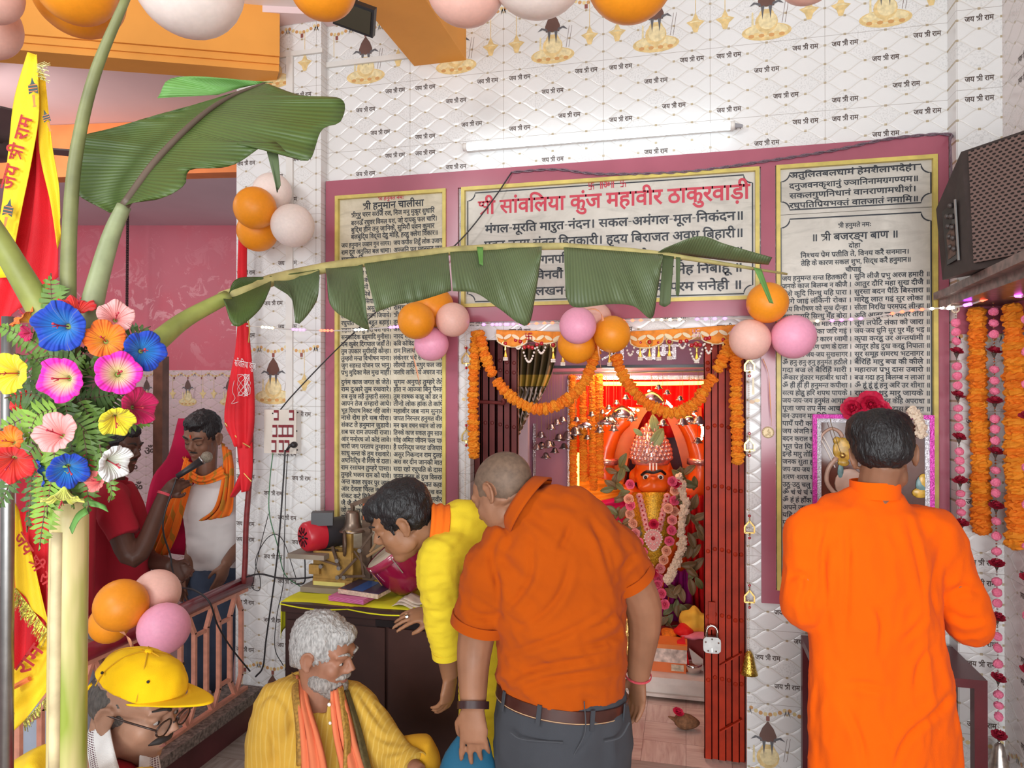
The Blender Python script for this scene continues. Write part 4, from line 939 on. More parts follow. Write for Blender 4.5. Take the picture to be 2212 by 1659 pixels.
o = MB().tube([W(1195, 806, YB - .14), W(1535, 800, YB - .14)], .008, 8).build('hanging_rail', STEEL); tag(o, 'thin metal rail carrying the bells above the niche', 'rail')
def bulbs(lab, pts, n):
    pts = spline(wl(pts, YB - .03), 8); g = thing('fairy_lights', lab, 'fairy lights', pts[0], 'warm fairy lights in the niche'); MB().tube(pts, .002, 4).build('wire', CORD, g)
    for k in range(n): MB().ball(pts[int(k * (len(pts) - 1) / (n - 1))], .0085, None, 8, 5).build('bulb', WARMB, g)
bulbs('warm string lights arching over the idol left side', [(1298, 906), (1318, 890), (1345, 881), (1378, 886)], 22); bulbs('warm string lights sloping down right of the top canopy', [(1402, 845), (1422, 855), (1440, 868), (1450, 878)], 12); bulbs('warm string lights curling down the arch right side', [(1498, 895), (1512, 912), (1518, 930), (1515, 948)], 12)
# name panel, curtain, side pier
t = thing('name_panel', 'mauve panel with mirror-studded letters above the niche', 'panel', W(1200, 770, YB - .3)); yp = YB - .3
MB().box((-1.6, yp, W(1300, 790, yp).z), (.9, yp + .03, W(1300, 738, yp).z)).build('board', MAUVE, t)
mb = MB(); text_into(mb, 'श्री राम', W(1290, 770, yp).x, W(1466, 770, yp).x, W(1400, 776, yp).z, .125, yp - .004, .016); mb.build('lettering', MIRROR, t)
MB().box((W(1112, 742, yp).x, yp - .01, W(1300, 795, yp).z), (W(1545, 742, yp).x, yp + .04, W(1300, 789, yp).z)).build('bottom_rail', JET, t)
def curt(u, v):
    xt, xb = 1118 + 84 * u, 1116 + 26 * u; px = xt + (xb - xt) * v ** 1.6; return W(px, 744 + (205 - 60 * u * v) * v, .81) + V((0, .03 * math.sin(u * 34 + v), 0))
m, nt, b = new_mat('olive_gold_curtain'); x, y, z = sep(coords('Generated')); s1 = lt(fr(x * 9 + z * 5), .2); s2 = lt(fr(x * 9 - z * 5), .2); lat = E.m('MAXIMUM', s1, s2) * lt(z, .55); link(mix(lat, mix(lt(E.m('ABSOLUTE', z - .62), .06), (.10, .075, .03), (.42, .30, .05)), (.62, .55, .5)), b.inputs['Base Color']); b.inputs['Roughness'].default_value = .5
o = MB().grid(curt, 60, 14, .003).build('curtain', m, None, True); tag(o, 'olive gold curtain bunched behind the left gate half', 'curtain')
structure(MB().box((W(1112, 900, .95).x, .95, 0), (W(1140, 900, .95).x, 1.0, 1.75)).build('trim_5', mat('pale_lilac_paint', (.55, .45, .52), .6)))
# ------------------------------------------------------------------ altar and offerings
ya = W(1450, 1480, .62).y; az = W(1450, 1466, .62).z
WHITEM = mat('white_marble', (.72, .64, .58), .3, var=.12, vs=9)
mb = MB(); mb.box((-1.2, .62, az - .03), (.85, 1.15, az)); mb.box((-1.2, .64, az - .085), (.85, 1.15, az - .03)); mb.box((-1.2, .62, az - .10), (.85, 1.15, az - .085)); o = mb.build('altar_platform', WHITEM); tag(o, 'low white marble altar platform in front of the idol', 'platform')
o = MB().box((-1.2, .70, 0), (.85, 1.15, az - .10)).build('altar_plinth', mat('grey_stone_plinth', (.22, .17, .13), .6, var=.3, vs=20)); tag(o, 'grey stone plinth under the marble altar platform', 'plinth')
o = MB().box((NX0 + .02, YB + .11, 0), (NX1 - .02, YB + .5, .6)).build('idol_pedestal', WHITEM); tag(o, 'marble pedestal block carrying the idol', 'pedestal')
yo = .70
def ow(px, py): return W(px, py, yo)
c0, c1 = ow(1408, 1464), ow(1482, 1395)
t = thing('sweet_box', 'orange and white cardboard sweet box on the altar', 'box', V(((c0.x + c1.x) / 2, yo + .05, az)))
mb = MB(); h = c1.z - az; mb.box((c0.x, yo, az), (c1.x, yo + .12, az + h * .36)).mat(1).box((c0.x - .004, yo - .004, az + h * .36), (c1.x + .004, yo + .124, az + h * .85)); mb.build('carton', [mat('orange_card', (.75, .16, .03), .5, var=.1), mat('printed_card', (.70, .52, .44), .5, var=.5, vs=30)], t)
MB().box((c0.x - .006, yo - .006, az + h * .85), (c1.x + .006, yo + .126, az + h)).build('lid', mat('orange_lid', (.80, .22, .04), .5), t)
MB().box((c1.x - .075, yo - .0012, az + .01), (c1.x - .012, yo, az + h * .3)).build('picture_label', mat('biscuit_print', (.62, .5, .35), .5, var=.5, vs=40), t)
p = ow(1497, 1452); o = MB().lathe([(.026, 0), (.04, .008), (.046, .035), (.048, .05), (.044, .05), (.04, .036), (.03, .014), (.001, .012)], Matrix.Translation((p.x, yo + .03, az)), 20, False).build('steel_bowl', CHROME, None, True); tag(o, 'small steel bowl on the altar edge beside the gate', 'bowl')
o = MB().ball((p.x, yo + .03, az + .03), (.038, .038, .006), None, 14, 5).build('tilak_paste', mat('red_brown_paste', (.4, .09, .03), .5)); tag(o, 'red brown paste filling the small steel bowl', 'paste')
# heaped cloths and packets on a raised step behind
o = MB().box((-.55, .84, az), (.42, 1.12, W(1460, 1378, .84).z)).build('offering_step', mat('dark_red_step', (.3, .02, .02), .6)); tag(o, 'dark red step behind the sweet box carrying offerings', 'step')
sz = W(1460, 1378, .84).z
def heap(name, label, px, py, rx, rz, m, cat, grp=None, seed=0, dy=0.0, ry=.06):
    c = W(px, py, .93 + dy); mb = MB().ball((0, 0, 0), (rx, ry, rz), None, 28, 16); out = []
    for v in mb.v:
        p = V(v); k = 1 + .35 * noise.noise(p * 22 + V((seed, 0, 0))); out.append(tuple(c + V((p.x * k, p.y * k, max(-rz * .8, p.z * k)))))
    mb.v = out; o = mb.build(name, m, None, True); tag(o, label, cat, grp); return o
YEL = cloth('yellow_printed_cloth', (.80, .45, .05), 600, .3, .6, .6)
heap('folded_cloth', 'yellow printed cloth heaped beside the gate at the altar', 1500, 1345, .085, .075, YEL, 'cloth', None, 1)
heap('offering_cloth', 'red crumpled cloth on the altar below the yellow cloth', 1476, 1362, .05, .03, CLR, 'cloth', None, 2, -.06)
heap('flower_heap', 'orange loose flowers lying on the altar step', 1445, 1368, .04, .024, MARI[0], 'flowers', None, 3, -.05)
heap('offering_cloth', 'pink folded cloth lying on the altar step right end', 1500, 1372, .07, .015, mat('pink_cloth', (.8, .22, .3), .8), 'cloth', None, 4, -.08)
heap('offering_packet', 'gold foil packet behind the polo man arm at the altar', 1352, 1385, .06, .11, mat('gold_foil', (.7, .4, .12), .3, .7, var=.5, vs=60, bmp=1, bs_=50), 'packet', None, 5, -.1)
o = MB().prism([W(1478, 1375, .72), W(1490, 1440, .72), W(1475, 1465, .72), W(1462, 1385, .72)], (0, .01, 0)).build('red_cloth', CLR); tag(o, 'red cloth hanging down beside the sweet box', 'cloth')
o = MB().prism([W(1488, 1400, .74), W(1519, 1425, .74), W(1519, 1450, .74), W(1496, 1432, .74)], (0, .008, 0)).build('white_card', WHITEM); tag(o, 'white card leaning behind the steel bowl', 'card')
# coconut with a rose on the floor
p = ZP(1479, 1561, .03); t = thing('coconut', 'brown husked coconut lying on the shrine floor with a rose', 'coconut', (p.x, p.y, 0))
mb = MB().ball((0, 0, 0), (.05, .037, .036), None, 18, 12); mb.v = [tuple(V((p.x, p.y, .036)) + V(v) * (1 + .06 * noise.noise(V(v) * 60)) + V((.02 * (v[0] / .05) ** 3 if v[0] > 0 else 0, 0, 0))) for v in mb.v]
mb.tube([(p.x - .045, p.y, .04), (p.x - .075, p.y - .01, .055)], [.012, .003], 6); mb.build('husk', mat('coconut_husk', (.20, .09, .04), .9, var=.4, vs=60, bmp=.8, bs_=120), t, True)
o = inst(ROSES[2], 'rose', None, (p.x - .03, p.y - .01, .078), (.3, .3, 0), .028); tag(o, 'crimson rose resting on top of the coconut', 'rose')
# ------------------------------------------------------------------ balloons
def latex(name, col):
    m = mat(name, col, .42, var=.04, vs=8, sss=.15, spec=.35); return m
LTX = {'orange': latex('orange_latex', (.86, .30, .015)), 'pink': latex('pink_latex', (.88, .38, .53)), 'peach': latex('peach_latex', (.84, .50, .42)), 'white': latex('pearl_latex', (.88, .76, .70))}
prof = [(.001, -1.2), (.06, -1.17), (.035, -1.12), (.05, -1.06), (.22, -.98)] + [(math.sin(a) * (1 - .06 * math.cos(a)), -math.cos(a)) for a in [.42 + k * (PI - .44) / 16 for k in range(17)]]
BAL = {k: MB().lathe(prof, None, 32, True).mesh('balloon', m, True) for k, m in LTX.items()}
RIB = mat('peach_ribbon', (.85, .38, .2), .5, var=0)
def balloon(px, py, r, col, label, group, Z=None, yp=None, toward=None, k=1.0):
    p = P(px, py, Z) if Z else W(px, py, yp); Zd = depth(p); rr = r * Zd / FPX
    q = P(*toward, Zd + .12) if toward else p + V((R.uniform(-.2, .2), R.uniform(.2, .6), 1))
    o = inst(BAL[col], 'balloon', None, p, (p - q).to_track_quat('Z', 'Y').to_euler(), rr); tag(o, label, 'balloon', group); return o
G = 'balloons along the ceiling'
for a in ((-20, -18, 64, 'peach', 'pale peach balloon in the top left corner, upper of two', 1.75), (-28, 55, 68, 'peach', 'pale peach balloon in the top left corner, lower of two', 1.95), (165, -35, 82, 'orange', 'orange balloon at the top left above the yellow flag', 1.7), (172, -18, 92, 'orange', 'orange balloon tucked behind another at the top left', 1.95),
          (410, -42, 114, 'white', 'large pearl balloon at the ceiling beside the banana stalk', 1.75), (698, -34, 72, 'orange', 'orange balloon next to the black floodlight', 1.8), (1006, -36, 86, 'peach', 'pale pink balloon in front of the orange beam end', 1.8), (1162, -78, 108, 'white', 'pearl balloon right of the orange beam', 1.75), (1362, -52, 94, 'orange', 'orange balloon hanging over the upper wall tiles', 1.75), (1745, -62, 66, 'peach', 'pink balloon just peeping in at the top right', 1.8)):
    balloon(a[0], a[1], a[2], a[3], a[4], G, Z=a[5])
G = 'balloons on the left pillar'; T_ = (585, 470)
for a in ((552, 450, 45, 'orange', 'orange balloon on the left pillar, upper', -.34), (557, 499, 43, 'orange', 'orange balloon on the left pillar, lower', -.22), (588, 416, 41, 'white', 'pearl balloon behind the leaf tip on the pillar', -.2), (631, 487, 46, 'white', 'pearl balloon at the right of the pillar bunch', -.3)): balloon(*a[:5], G, yp=a[5], toward=T_)
G = 'balloons at the left of the doorway'; T_ = (930, 700)
for a in ((900, 693, 40, 'orange', 'orange balloon lowest left in the bunch by the prayer board', -.28), (936, 664, 44, 'orange', 'orange balloon half hidden behind the banana leaf', -.15), (977, 691, 37, 'peach', 'peach balloon right of the orange pair at the doorway corner', -.2), (932, 742, 37, 'pink', 'pink balloon lowest in the bunch by the prayer board', -.17)): balloon(*a[:5], G, yp=a[5], toward=T_)
G = 'balloons over the doorway middle'; T_ = (1278, 720)
for a in ((1249, 704, 40, 'pink', 'pink balloon in front at the middle of the doorway', -.3), (1321, 722, 40, 'orange', 'orange balloon right of the pink one over the doorway', -.2), (1246, 744, 41, 'orange', 'orange balloon below the pink one over the doorway', -.15), (1283, 690, 38, 'peach', 'peach balloon behind the pink one over the doorway', -.12)): balloon(*a[:5], G, yp=a[5], toward=T_)
G = 'balloons at the right of the doorway'; T_ = (1664, 708)
for a in ((1658, 655, 44, 'orange', 'orange balloon on top at the right doorway corner', -.22), (1621, 733, 44, 'peach', 'peach balloon at the right end of the door hanging', -.2), (1713, 727, 47, 'pink', 'pink balloon overlapping the long verse board', -.2)): balloon(*a[:5], G, yp=a[5], toward=T_)
G = 'balloons on the railing'; T_ = (295, 1330)
for a in ((263, 1308, 55, 'orange', 'orange balloon on the railing above the yellow cap', 2.3), (338, 1281, 49, 'peach', 'peach balloon highest on the railing', 2.42), (353, 1357, 54, 'pink', 'pink balloon on the railing right of the orange one', 2.3), (238, 1346, 42, 'orange', 'orange balloon behind, next to the plant stem', 2.45)): balloon(*a[:5], G, Z=a[5], toward=T_)
def ribbon(label, pts, w_=.006):
    pts = spline(pts, 6); n = len(pts) - 1
    o = MB().grid(lambda u, v: pts[min(n, int(v * n + .5))] + V((w_ * (u - .5) * 2 * math.cos(v * 5), .002 * u, w_ * (u - .5) * math.sin(v * 5))), 1, n, .0006).build('ribbon', RIB, None, True); tag(o, label, 'ribbon', 'balloon ribbons')
ribbon('peach ribbon over the bunch in the middle of the doorway', [W(1240, 674, -.2), W(1285, 668, -.25), (W(1302, 690, -.25)), W(1292, 740, -.22), W(1298, 795, -.2)])
ribbon('peach ribbon trailing from the pink balloon down the prayer board', [W(900, 740, -.1), W(892, 762, -.1), W(900, 800, -.1), W(907, 835, -.1)], .004)
ribbon('thin ribbon hanging down the purple strip from the right bunch', [W(1648, 775, -.05), W(1660, 810, -.05), W(1664, 870, -.05), W(1667, 920, -.05)], .002)
ribbon('peach ribbon falling from the railing balloons to the cap', [P(258, 1362, 2.35), P(275, 1375, 2.3), P(286, 1405, 2.32)], .008)
# ------------------------------------------------------------------ banana plant
def leafmat(name, a, b, freq):
    m, nt, bs = new_mat(name); MATS[name] = m; n = nt.nodes.new('ShaderNodeUVMap'); u, v, _ = sep(n.outputs[0])
    st = E.m('SINE', u * freq + tnoise(coords('Object'), 8) * 3) * .5 + .5
    pa = ramp(tnoise(coords('Object'), 4, 4), .35, .65)
    link(mix(st * .35 + pa * .5, a, b), bs.inputs['Base Color']); bs.inputs['Roughness'].default_value = .5
    bump(st, .35, .003, bs); bs.inputs['Transmission Weight'].default_value = 0
    bs.inputs['Subsurface Weight'].default_value = .08; bs.inputs['Subsurface Radius'].default_value = (.01, .02, .004)
    return m
BL1 = leafmat('banana_leaf_green', (.040, .070, .012), (.085, .135, .022), 420); BL2 = leafmat('banana_leaf_pale', (.075, .105, .045), (.13, .175, .075), 260); BL3 = leafmat('banana_leaf_light', (.10, .26, .05), (.17, .38, .09), 200)
STALK = mat('banana_stalk', (.30, .33, .08), .45, var=.25, vs=14); STALK2 = mat('banana_midrib_dry', (.42, .36, .14), .5, var=.3, vs=20); RIBD = mat('leaf_midrib_dark', (.10, .065, .045), .5, var=.2)
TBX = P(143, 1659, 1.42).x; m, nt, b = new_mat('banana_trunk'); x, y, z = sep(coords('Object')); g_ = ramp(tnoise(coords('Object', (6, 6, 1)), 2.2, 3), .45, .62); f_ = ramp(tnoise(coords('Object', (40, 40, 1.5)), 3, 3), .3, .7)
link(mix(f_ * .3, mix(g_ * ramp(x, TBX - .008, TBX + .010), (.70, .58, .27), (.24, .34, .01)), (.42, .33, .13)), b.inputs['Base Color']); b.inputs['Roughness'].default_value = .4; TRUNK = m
def uvgrid(name, rows, mats, parent, thick=.0012):
    """blade from rows of points (rib edge first); uv runs along the rib"""
    nv = len(rows); nu = len(rows[0]); vs = [p for r in rows for p in r]
    fs = [(j * nu + i, j * nu + i + 1, (j + 1) * nu + i + 1, (j + 1) * nu + i) for j in range(nv - 1) for i in range(nu - 1)]
    me = bpy.data.meshes.new(name); me.from_pydata(vs, [], fs); me.materials.append(mats)
    uv = me.uv_layers.new(); uvs = np.empty((len(me.loops), 2)); vi = np.empty(len(me.loops), dtype=np.int32); me.loops.foreach_get('vertex_index', vi)
    uvs[:, 0] = (vi % nu) / (nu - 1); uvs[:, 1] = (vi // nu) / (nv - 1); uv.data.foreach_set('uv', uvs.ravel()); me.polygons.foreach_set('use_smooth', [True] * len(fs)); me.update()
    me2 = eval_mesh(me, [('SOLIDIFY', dict(thickness=thick, offset=0))]); bpy.data.meshes.remove(me); me2.name = name
    return inst(me2, name, parent)
def resample(pts, n):
    pts = [V(p) for p in pts]; cum = [0.0]
    for a, b in zip(pts, pts[1:]): cum.append(cum[-1] + (b - a).length)
    out = []
    for k in range(n):
        s = cum[-1] * k / (n - 1); i = max(j for j in range(len(cum)) if cum[j] <= s + 1e-9); i = min(i, len(pts) - 2)
        out.append(pts[i].lerp(pts[i + 1], (s - cum[i]) / max(1e-9, cum[i + 1] - cum[i])))
    return out
def blade(name, rib, edge, m, parent, belly=.05, nu=36, nv=9, wav=.006):
    """rib, edge: lists of (px, py, Z); the sheet bellies towards the camera"""
    a = resample(spline([P(*p) for p in rib], 6), nu); b = resample(spline([P(*p) for p in edge], 6), nu); rows = []
    for j in range(nv + 1):
        v = j / nv; row = []
        for i in range(nu):
            p = a[i].lerp(b[i], v); d = (CAM - p).normalized()
            row.append(p + d * (belly * math.sin(PI * v * .75) + wav * v * math.sin(i * .9 + 2 * math.sin(i * .35))))
        rows.append(row)
    return uvgrid(name, rows, m, parent)
tb = P(143, 1659, 1.42); plant = thing('banana_plant', 'cut banana stem with long leaves standing at the left front', 'plant', (tb.x, tb.y, 0))
z2 = P(150, 690, 1.42).z
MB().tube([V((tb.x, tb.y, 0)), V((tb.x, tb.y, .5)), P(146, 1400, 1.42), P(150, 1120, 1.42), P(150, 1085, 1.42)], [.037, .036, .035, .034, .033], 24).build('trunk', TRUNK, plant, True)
MB().tube(spline([P(118, 1660, 1.386), P(120, 1400, 1.386), P(124, 1150, 1.388)], 6), .011, 8).build('sheath_strip', mat('dry_sheath', (.62, .5, .28), .6, var=.2, vs=20), plant, True)
MB().tube(spline([P(150, 1090, 1.425), P(149, 900, 1.44), P(142, 700, 1.43)], 6), [.024] * 13, 14).build('upper_stem', mat('dark_green_stem', (.06, .085, .02), .5, var=.3, vs=20), plant, True)
def stalk(pts, rs, m=STALK): return MB().tube(spline([P(*p) for p in pts], 6), [float(np.interp(k / (6 * (len(pts) - 1)), np.linspace(0, 1, len(rs)), rs)) for k in range(6 * (len(pts) - 1) + 1)], 12).build('stalk', m, plant, True)
stalk([(-60, 430, 1.3), (0, 520, 1.34), (60, 620, 1.38), (120, 720, 1.42)], [.018, .022, .028]); stalk([(275, -10, 1.42), (205, 160, 1.42), (165, 330, 1.42), (150, 500, 1.42), (146, 700, 1.42)], [.008, .011, .0125, .014, .016], mat('banana_stalk_olive', (.20, .21, .08), .5, var=.25, vs=14))
stalk([(268, 445, 1.46), (240, 510, 1.45), (208, 620, 1.43), (185, 720, 1.42)], [.014, .017, .02, .024], mat('banana_stalk_grey', (.25, .28, .14), .5, var=.25, vs=18))
stalk([(490, 642, 1.66), (400, 690, 1.56), (330, 745, 1.48), (240, 810, 1.43)], [.016, .0185, .022, .024])
# upper leaf
rib = [(268, 445, 1.46), (340, 345, 1.5), (430, 255, 1.55), (500, 208, 1.6), (572, 180, 1.65)]
lf = blade('leaf', rib, [(238, 460, 1.46), (158, 410, 1.46), (150, 330, 1.48), (165, 298, 1.5), (245, 276, 1.53), (340, 248, 1.56), (440, 220, 1.6), (565, 181, 1.65)], BL1, plant, -.03, 60, 10); lf['label'] = 'broad dark banana leaf spreading to the upper right'
l2 = blade('leaf_half', rib, [(285, 438, 1.46), (350, 428, 1.42), (398, 400, 1.42), (412, 366, 1.45), (500, 358, 1.44), (585, 306, 1.45), (620, 330, 1.43), (668, 346, 1.42), (695, 280, 1.48), (736, 262, 1.5), (738, 214, 1.54), (650, 206, 1.6), (578, 181, 1.65)], BL1, lf, .05, 70, 10, .008)
blade('leaf_strip', [(575, 178, 1.66), (520, 190, 1.66), (470, 205, 1.65)], [(590, 178, 1.66), (385, 166, 1.62), (340, 212, 1.6)], BL3, lf, .0, 20, 6); blade('leaf_strip', [(575, 322, 1.44), (590, 308, 1.44), (600, 318, 1.44)], [(600, 414, 1.42), (598, 416, 1.42), (606, 400, 1.42)], BL2, lf, 0, 8, 8)
MB().tube(spline([P(a, b, c - .008) for a, b, c in rib], 8), [.0095 - .0065 * k / 32 for k in range(33)], 8).build('midrib', RIBD, lf, True)
# arching leaf across the boards
def ribZ(px): return float(np.interp(px, [330, 480, 640, 900, 1100, 1430, 1700], [1.48, 1.66, 1.88, 2.12, 2.28, 2.46, 2.56]))
def ribY(px): return float(np.interp(px, [480, 585, 640, 705, 785, 870, 980, 1100, 1220, 1350, 1430, 1500, 1600, 1700], [645, 606, 592, 578, 566, 554, 541, 533, 532, 541, 549, 560, 576, 592]))
rb = [(x, ribY(x), ribZ(x)) for x in (480, 540, 585, 640, 705, 785, 870, 980, 1100, 1220, 1350, 1430, 1500, 1600, 1700)]
al = MB().tube([P(*p) for p in rb], [float(np.interp(p[0], [480, 800, 1400, 1700], [.0165, .0145, .011, .004])) for p in rb], 10).build('arching_leaf', STALK2, plant, True); al['label'] = 'torn arching banana leaf crossing in front of the boards'
def flap(x0, x1, edge, m=BL2, belly=.03, nu=None):
    n = max(3, int((x1 - x0) / 40) + 2); blade('leaf_flap', [(x, ribY(x), ribZ(x) - .008) for x in np.linspace(x0, x1, n)], [(a, b, ribZ(a) - .03 + c) for a, b, c in edge], m, al, belly, nu or max(8, int((x1 - x0) / 5)), 10, .004)
flap(482, 586, [(484, 650, 0), (508, 706, -.04), (560, 670, -.05), (584, 622, -.02)], BL1, .04, 20); flap(490, 690, [(492, 640, .02), (512, 602, .03), (580, 597, .03), (688, 583, .02)], BL1, .01)
flap(592, 690, [(592, 618, 0), (632, 648, 0), (641, 702, 0), (683, 652, 0), (690, 600, 0)], BL2, .02); flap(703, 783, [(706, 600, 0), (716, 664, -.02), (770, 700, 0), (797, 714, .02), (792, 690, 0)], BL2, .05)
flap(786, 968, [(812, 674, -.03), (860, 658, -.03), (905, 650, -.03), (975, 628, -.02)], BL2, .05); flap(972, 1170, [(978, 629, -.02), (1030, 634, -.02), (1080, 668, 0), (1138, 704, 0), (1156, 640, 0), (1170, 545, 0)], BL2, .05)
flap(1218, 1432, [(1222, 640, -.02), (1242, 664, -.03), (1320, 657, -.03), (1370, 662, -.02), (1408, 688, 0), (1420, 630, 0), (1432, 556, 0)], BL2, .05); flap(1432, 1456, [(1424, 658, 0), (1436, 663, 0), (1448, 656, 0)], BL2, .02); flap(1460, 1470, [(1460, 636, 0), (1465, 641, 0), (1468, 630, 0)], BL2, .0)
blade('leaf_flap', [(1420, 546, 2.45), (1480, 552, 2.5), (1560, 562, 2.53), (1660, 572, 2.55)], [(1435, 536, 2.43), (1510, 510, 2.45), (1570, 528, 2.48), (1668, 556, 2.53)], BL2, al, .02, 30, 6); blade('leaf_flap', [(1628, 578, 2.5), (1645, 582, 2.5)], [(1662, 654, 2.47), (1671, 656, 2.47)], BL3, al, 0, 5, 10); blade('leaf_flap', [(1030, 533, 2.2), (1044, 534, 2.2)], [(1035, 570, 2.17), (1043, 574, 2.17)], BL3, al, 0, 5, 6)
# ------------------------------------------------------------------ bouquet of artificial lilies and fern
def petals(name, ca, cb, ce=None, n=5):
    m, nt, b = new_mat(name + '_petal'); x, y, z = sep(coords('Object')); r = E.m('SQRT', x * x + y * y); st = E.m('SINE', E.m('ARCTAN2', y, x) * 34) * .5 + .5
    c = mix(ramp(r, .25, .75), ca, cb); c = mix(st * .22, c, tuple(k * .6 for k in cb)); link(c, b.inputs['Base Color']); b.inputs['Roughness'].default_value = .75; b.inputs['Sheen Weight'].default_value = .15; bump(st, .4, .01, b)
    def f(u, v):
        a = 2 * PI * u; t = v; lob = 1 - .16 * abs(math.sin(a * n / 2)) ** .8 * 1.0 if False else .86 + .14 * abs(math.cos(a * n / 2)) ** .7
        r = (.10 + .9 * t ** 1.25) * (1 + (lob - 1) * t) ; z = -.75 + .95 * t ** .62 - .28 * max(0, t - .75) * 2 + .07 * t * math.sin(a * 11 + math.sin(a * 3)) + .10 * t * math.cos(a * n)
        return V((r * math.cos(a), r * math.sin(a), z))
    return MB().grid(f, 70, 12, .012).mesh(name, m, True)
LILY = {'blue': petals('blue_lily', (.02, .25, .62), (.003, .045, .42)), 'magenta': petals('magenta_lily', (.80, .72, .30), (.85, .015, .42)), 'orange': petals('orange_lily', (.88, .42, .02), (.90, .16, .01)), 'red': petals('red_lily', (.75, .05, .02), (.82, .02, .02)), 'salmon': petals('salmon_lily', (.85, .28, .26), (.88, .40, .38)), 'yellow': petals('yellow_lily', (.80, .60, .02), (.86, .74, .03)), 'crimson': petals('crimson_lily', (.45, .002, .06), (.58, .004, .10)), 'white': petals('white_lily', (.72, .75, .6), (.85, .85, .83)), 'lime': petals('lime_lily', (.70, .75, .12), (.80, .80, .15)), 'coral': petals('coral_lily', (.8, .12, .12), (.85, .2, .18))}
STAM = MB().tube(spline([(0, 0, -.6), (.05, 0, 0), (.12, .02, .42)], 4), .03, 6).ball((.12, .02, .44), .06, None, 8, 5).tube([(.05, 0, .1), (0, .1, .36)], .02, 5).tube([(.05, 0, .1), (-.05, -.05, .34)], .02, 5).mesh('stamen', mat('red_stamen', (.5, .03, .06), .6), True)
SEPM = MB().lathe([(.02, -1.1), (.05, -.95), (.13, -.72), (.10, -.6)], None, 10).mesh('sepal', mat('green_sepal', (.28, .36, .08), .6), True)
def lily(px, py, r, col, label, dirv, Z=1.33, roll=None, sq=1.0):
    p = P(px, py, Z); s_ = r * Z / FPX; d = CR @ V(dirv); q = d.to_track_quat('Z', 'Y').to_euler(); q.rotate_axis('Z', R.random() * 6 if roll is None else roll)
    o = inst(LILY[col], 'artificial_lily', None, p, q, (s_, s_ * sq, s_)); tag(o, label, 'artificial flower', 'lilies in the bouquet'); inst(STAM, 'stamen', None).parent = o; inst(SEPM, 'sepal', None).parent = o
for a in ((52, 682, 34, 'orange', 'orange lily highest left in the bouquet', (-.5, .6, .5), 1.38), (130, 706, 57, 'blue', 'largest blue lily at the top of the bouquet', (.1, -.1, 1), 1.3), (168, 660, 38, 'red', 'red lily sticking up behind the large blue one', (.3, .8, .3), 1.37), (250, 684, 38, 'salmon', 'pink lily at the top right of the bouquet', (.5, .3, .8), 1.36),
          (226, 732, 43, 'orange', 'orange lily right of the large blue one', (.4, .2, .9), 1.33), (312, 758, 45, 'blue', 'blue lily at the right tip by the leaf stalk', (.7, 0, .75), 1.35), (20, 806, 46, 'yellow', 'yellow lily at the left frame edge', (-.1, 0, 1), 1.3), (132, 820, 51, 'magenta', 'magenta lily with pale throat in the middle of the bouquet', (0, -.1, 1), 1.28), (255, 806, 48, 'magenta', 'magenta lily right of the middle one', (.5, .1, .85), 1.3),
          (300, 878, 42, 'crimson', 'crimson lily at the right side of the bouquet', (.8, .1, .5), 1.36), (252, 910, 38, 'yellow', 'yellow lily below the crimson one', (.5, -.5, .6), 1.3), (120, 934, 47, 'salmon', 'pale pink ruffled lily at the lower middle', (0, .35, .9), 1.27), (24, 1002, 46, 'red', 'scarlet lily at the lower left frame edge', (.3, -.4, .8), 1.28), (18, 952, 34, 'orange', 'orange lily above the scarlet one', (0, .3, .9), 1.31),
          (148, 1016, 42, 'blue', 'deep blue lily low in the bouquet', (.5, -.3, .75), 1.28), (92, 1022, 32, 'blue', 'half turned blue lily lowest left of the pair', (-.8, -.2, .5), 1.3), (247, 1000, 42, 'white', 'white lily at the lower right in profile', (.75, -.2, .3), 1.27), (136, 1078, 42, 'lime', 'lime yellow lily hanging down over the stem', (.05, -.95, .25), 1.28), (206, 1040, 24, 'coral', 'small coral lily behind the fern on the right', (-.2, .2, .9), 1.31), (48, 868, 26, 'red', 'small red bloom deep in the foliage at the left', (.2, .2, 1), 1.4), (56, 720, 18, 'crimson', 'small crimson bud left of the large blue lily', (-.3, -.2, 1), 1.4)): lily(*a[:6], Z=a[6])
FERNM = [mat('fern_green', (.11, .21, .028), .55, var=.3, vs=20), mat('fern_dark', (.06, .12, .025), .55, var=.3, vs=20), mat('fern_bright', (.20, .35, .04), .55, var=.25, vs=20)]
FSTEM = mat('brown_fern_stem', (.10, .06, .03), .6, var=0)
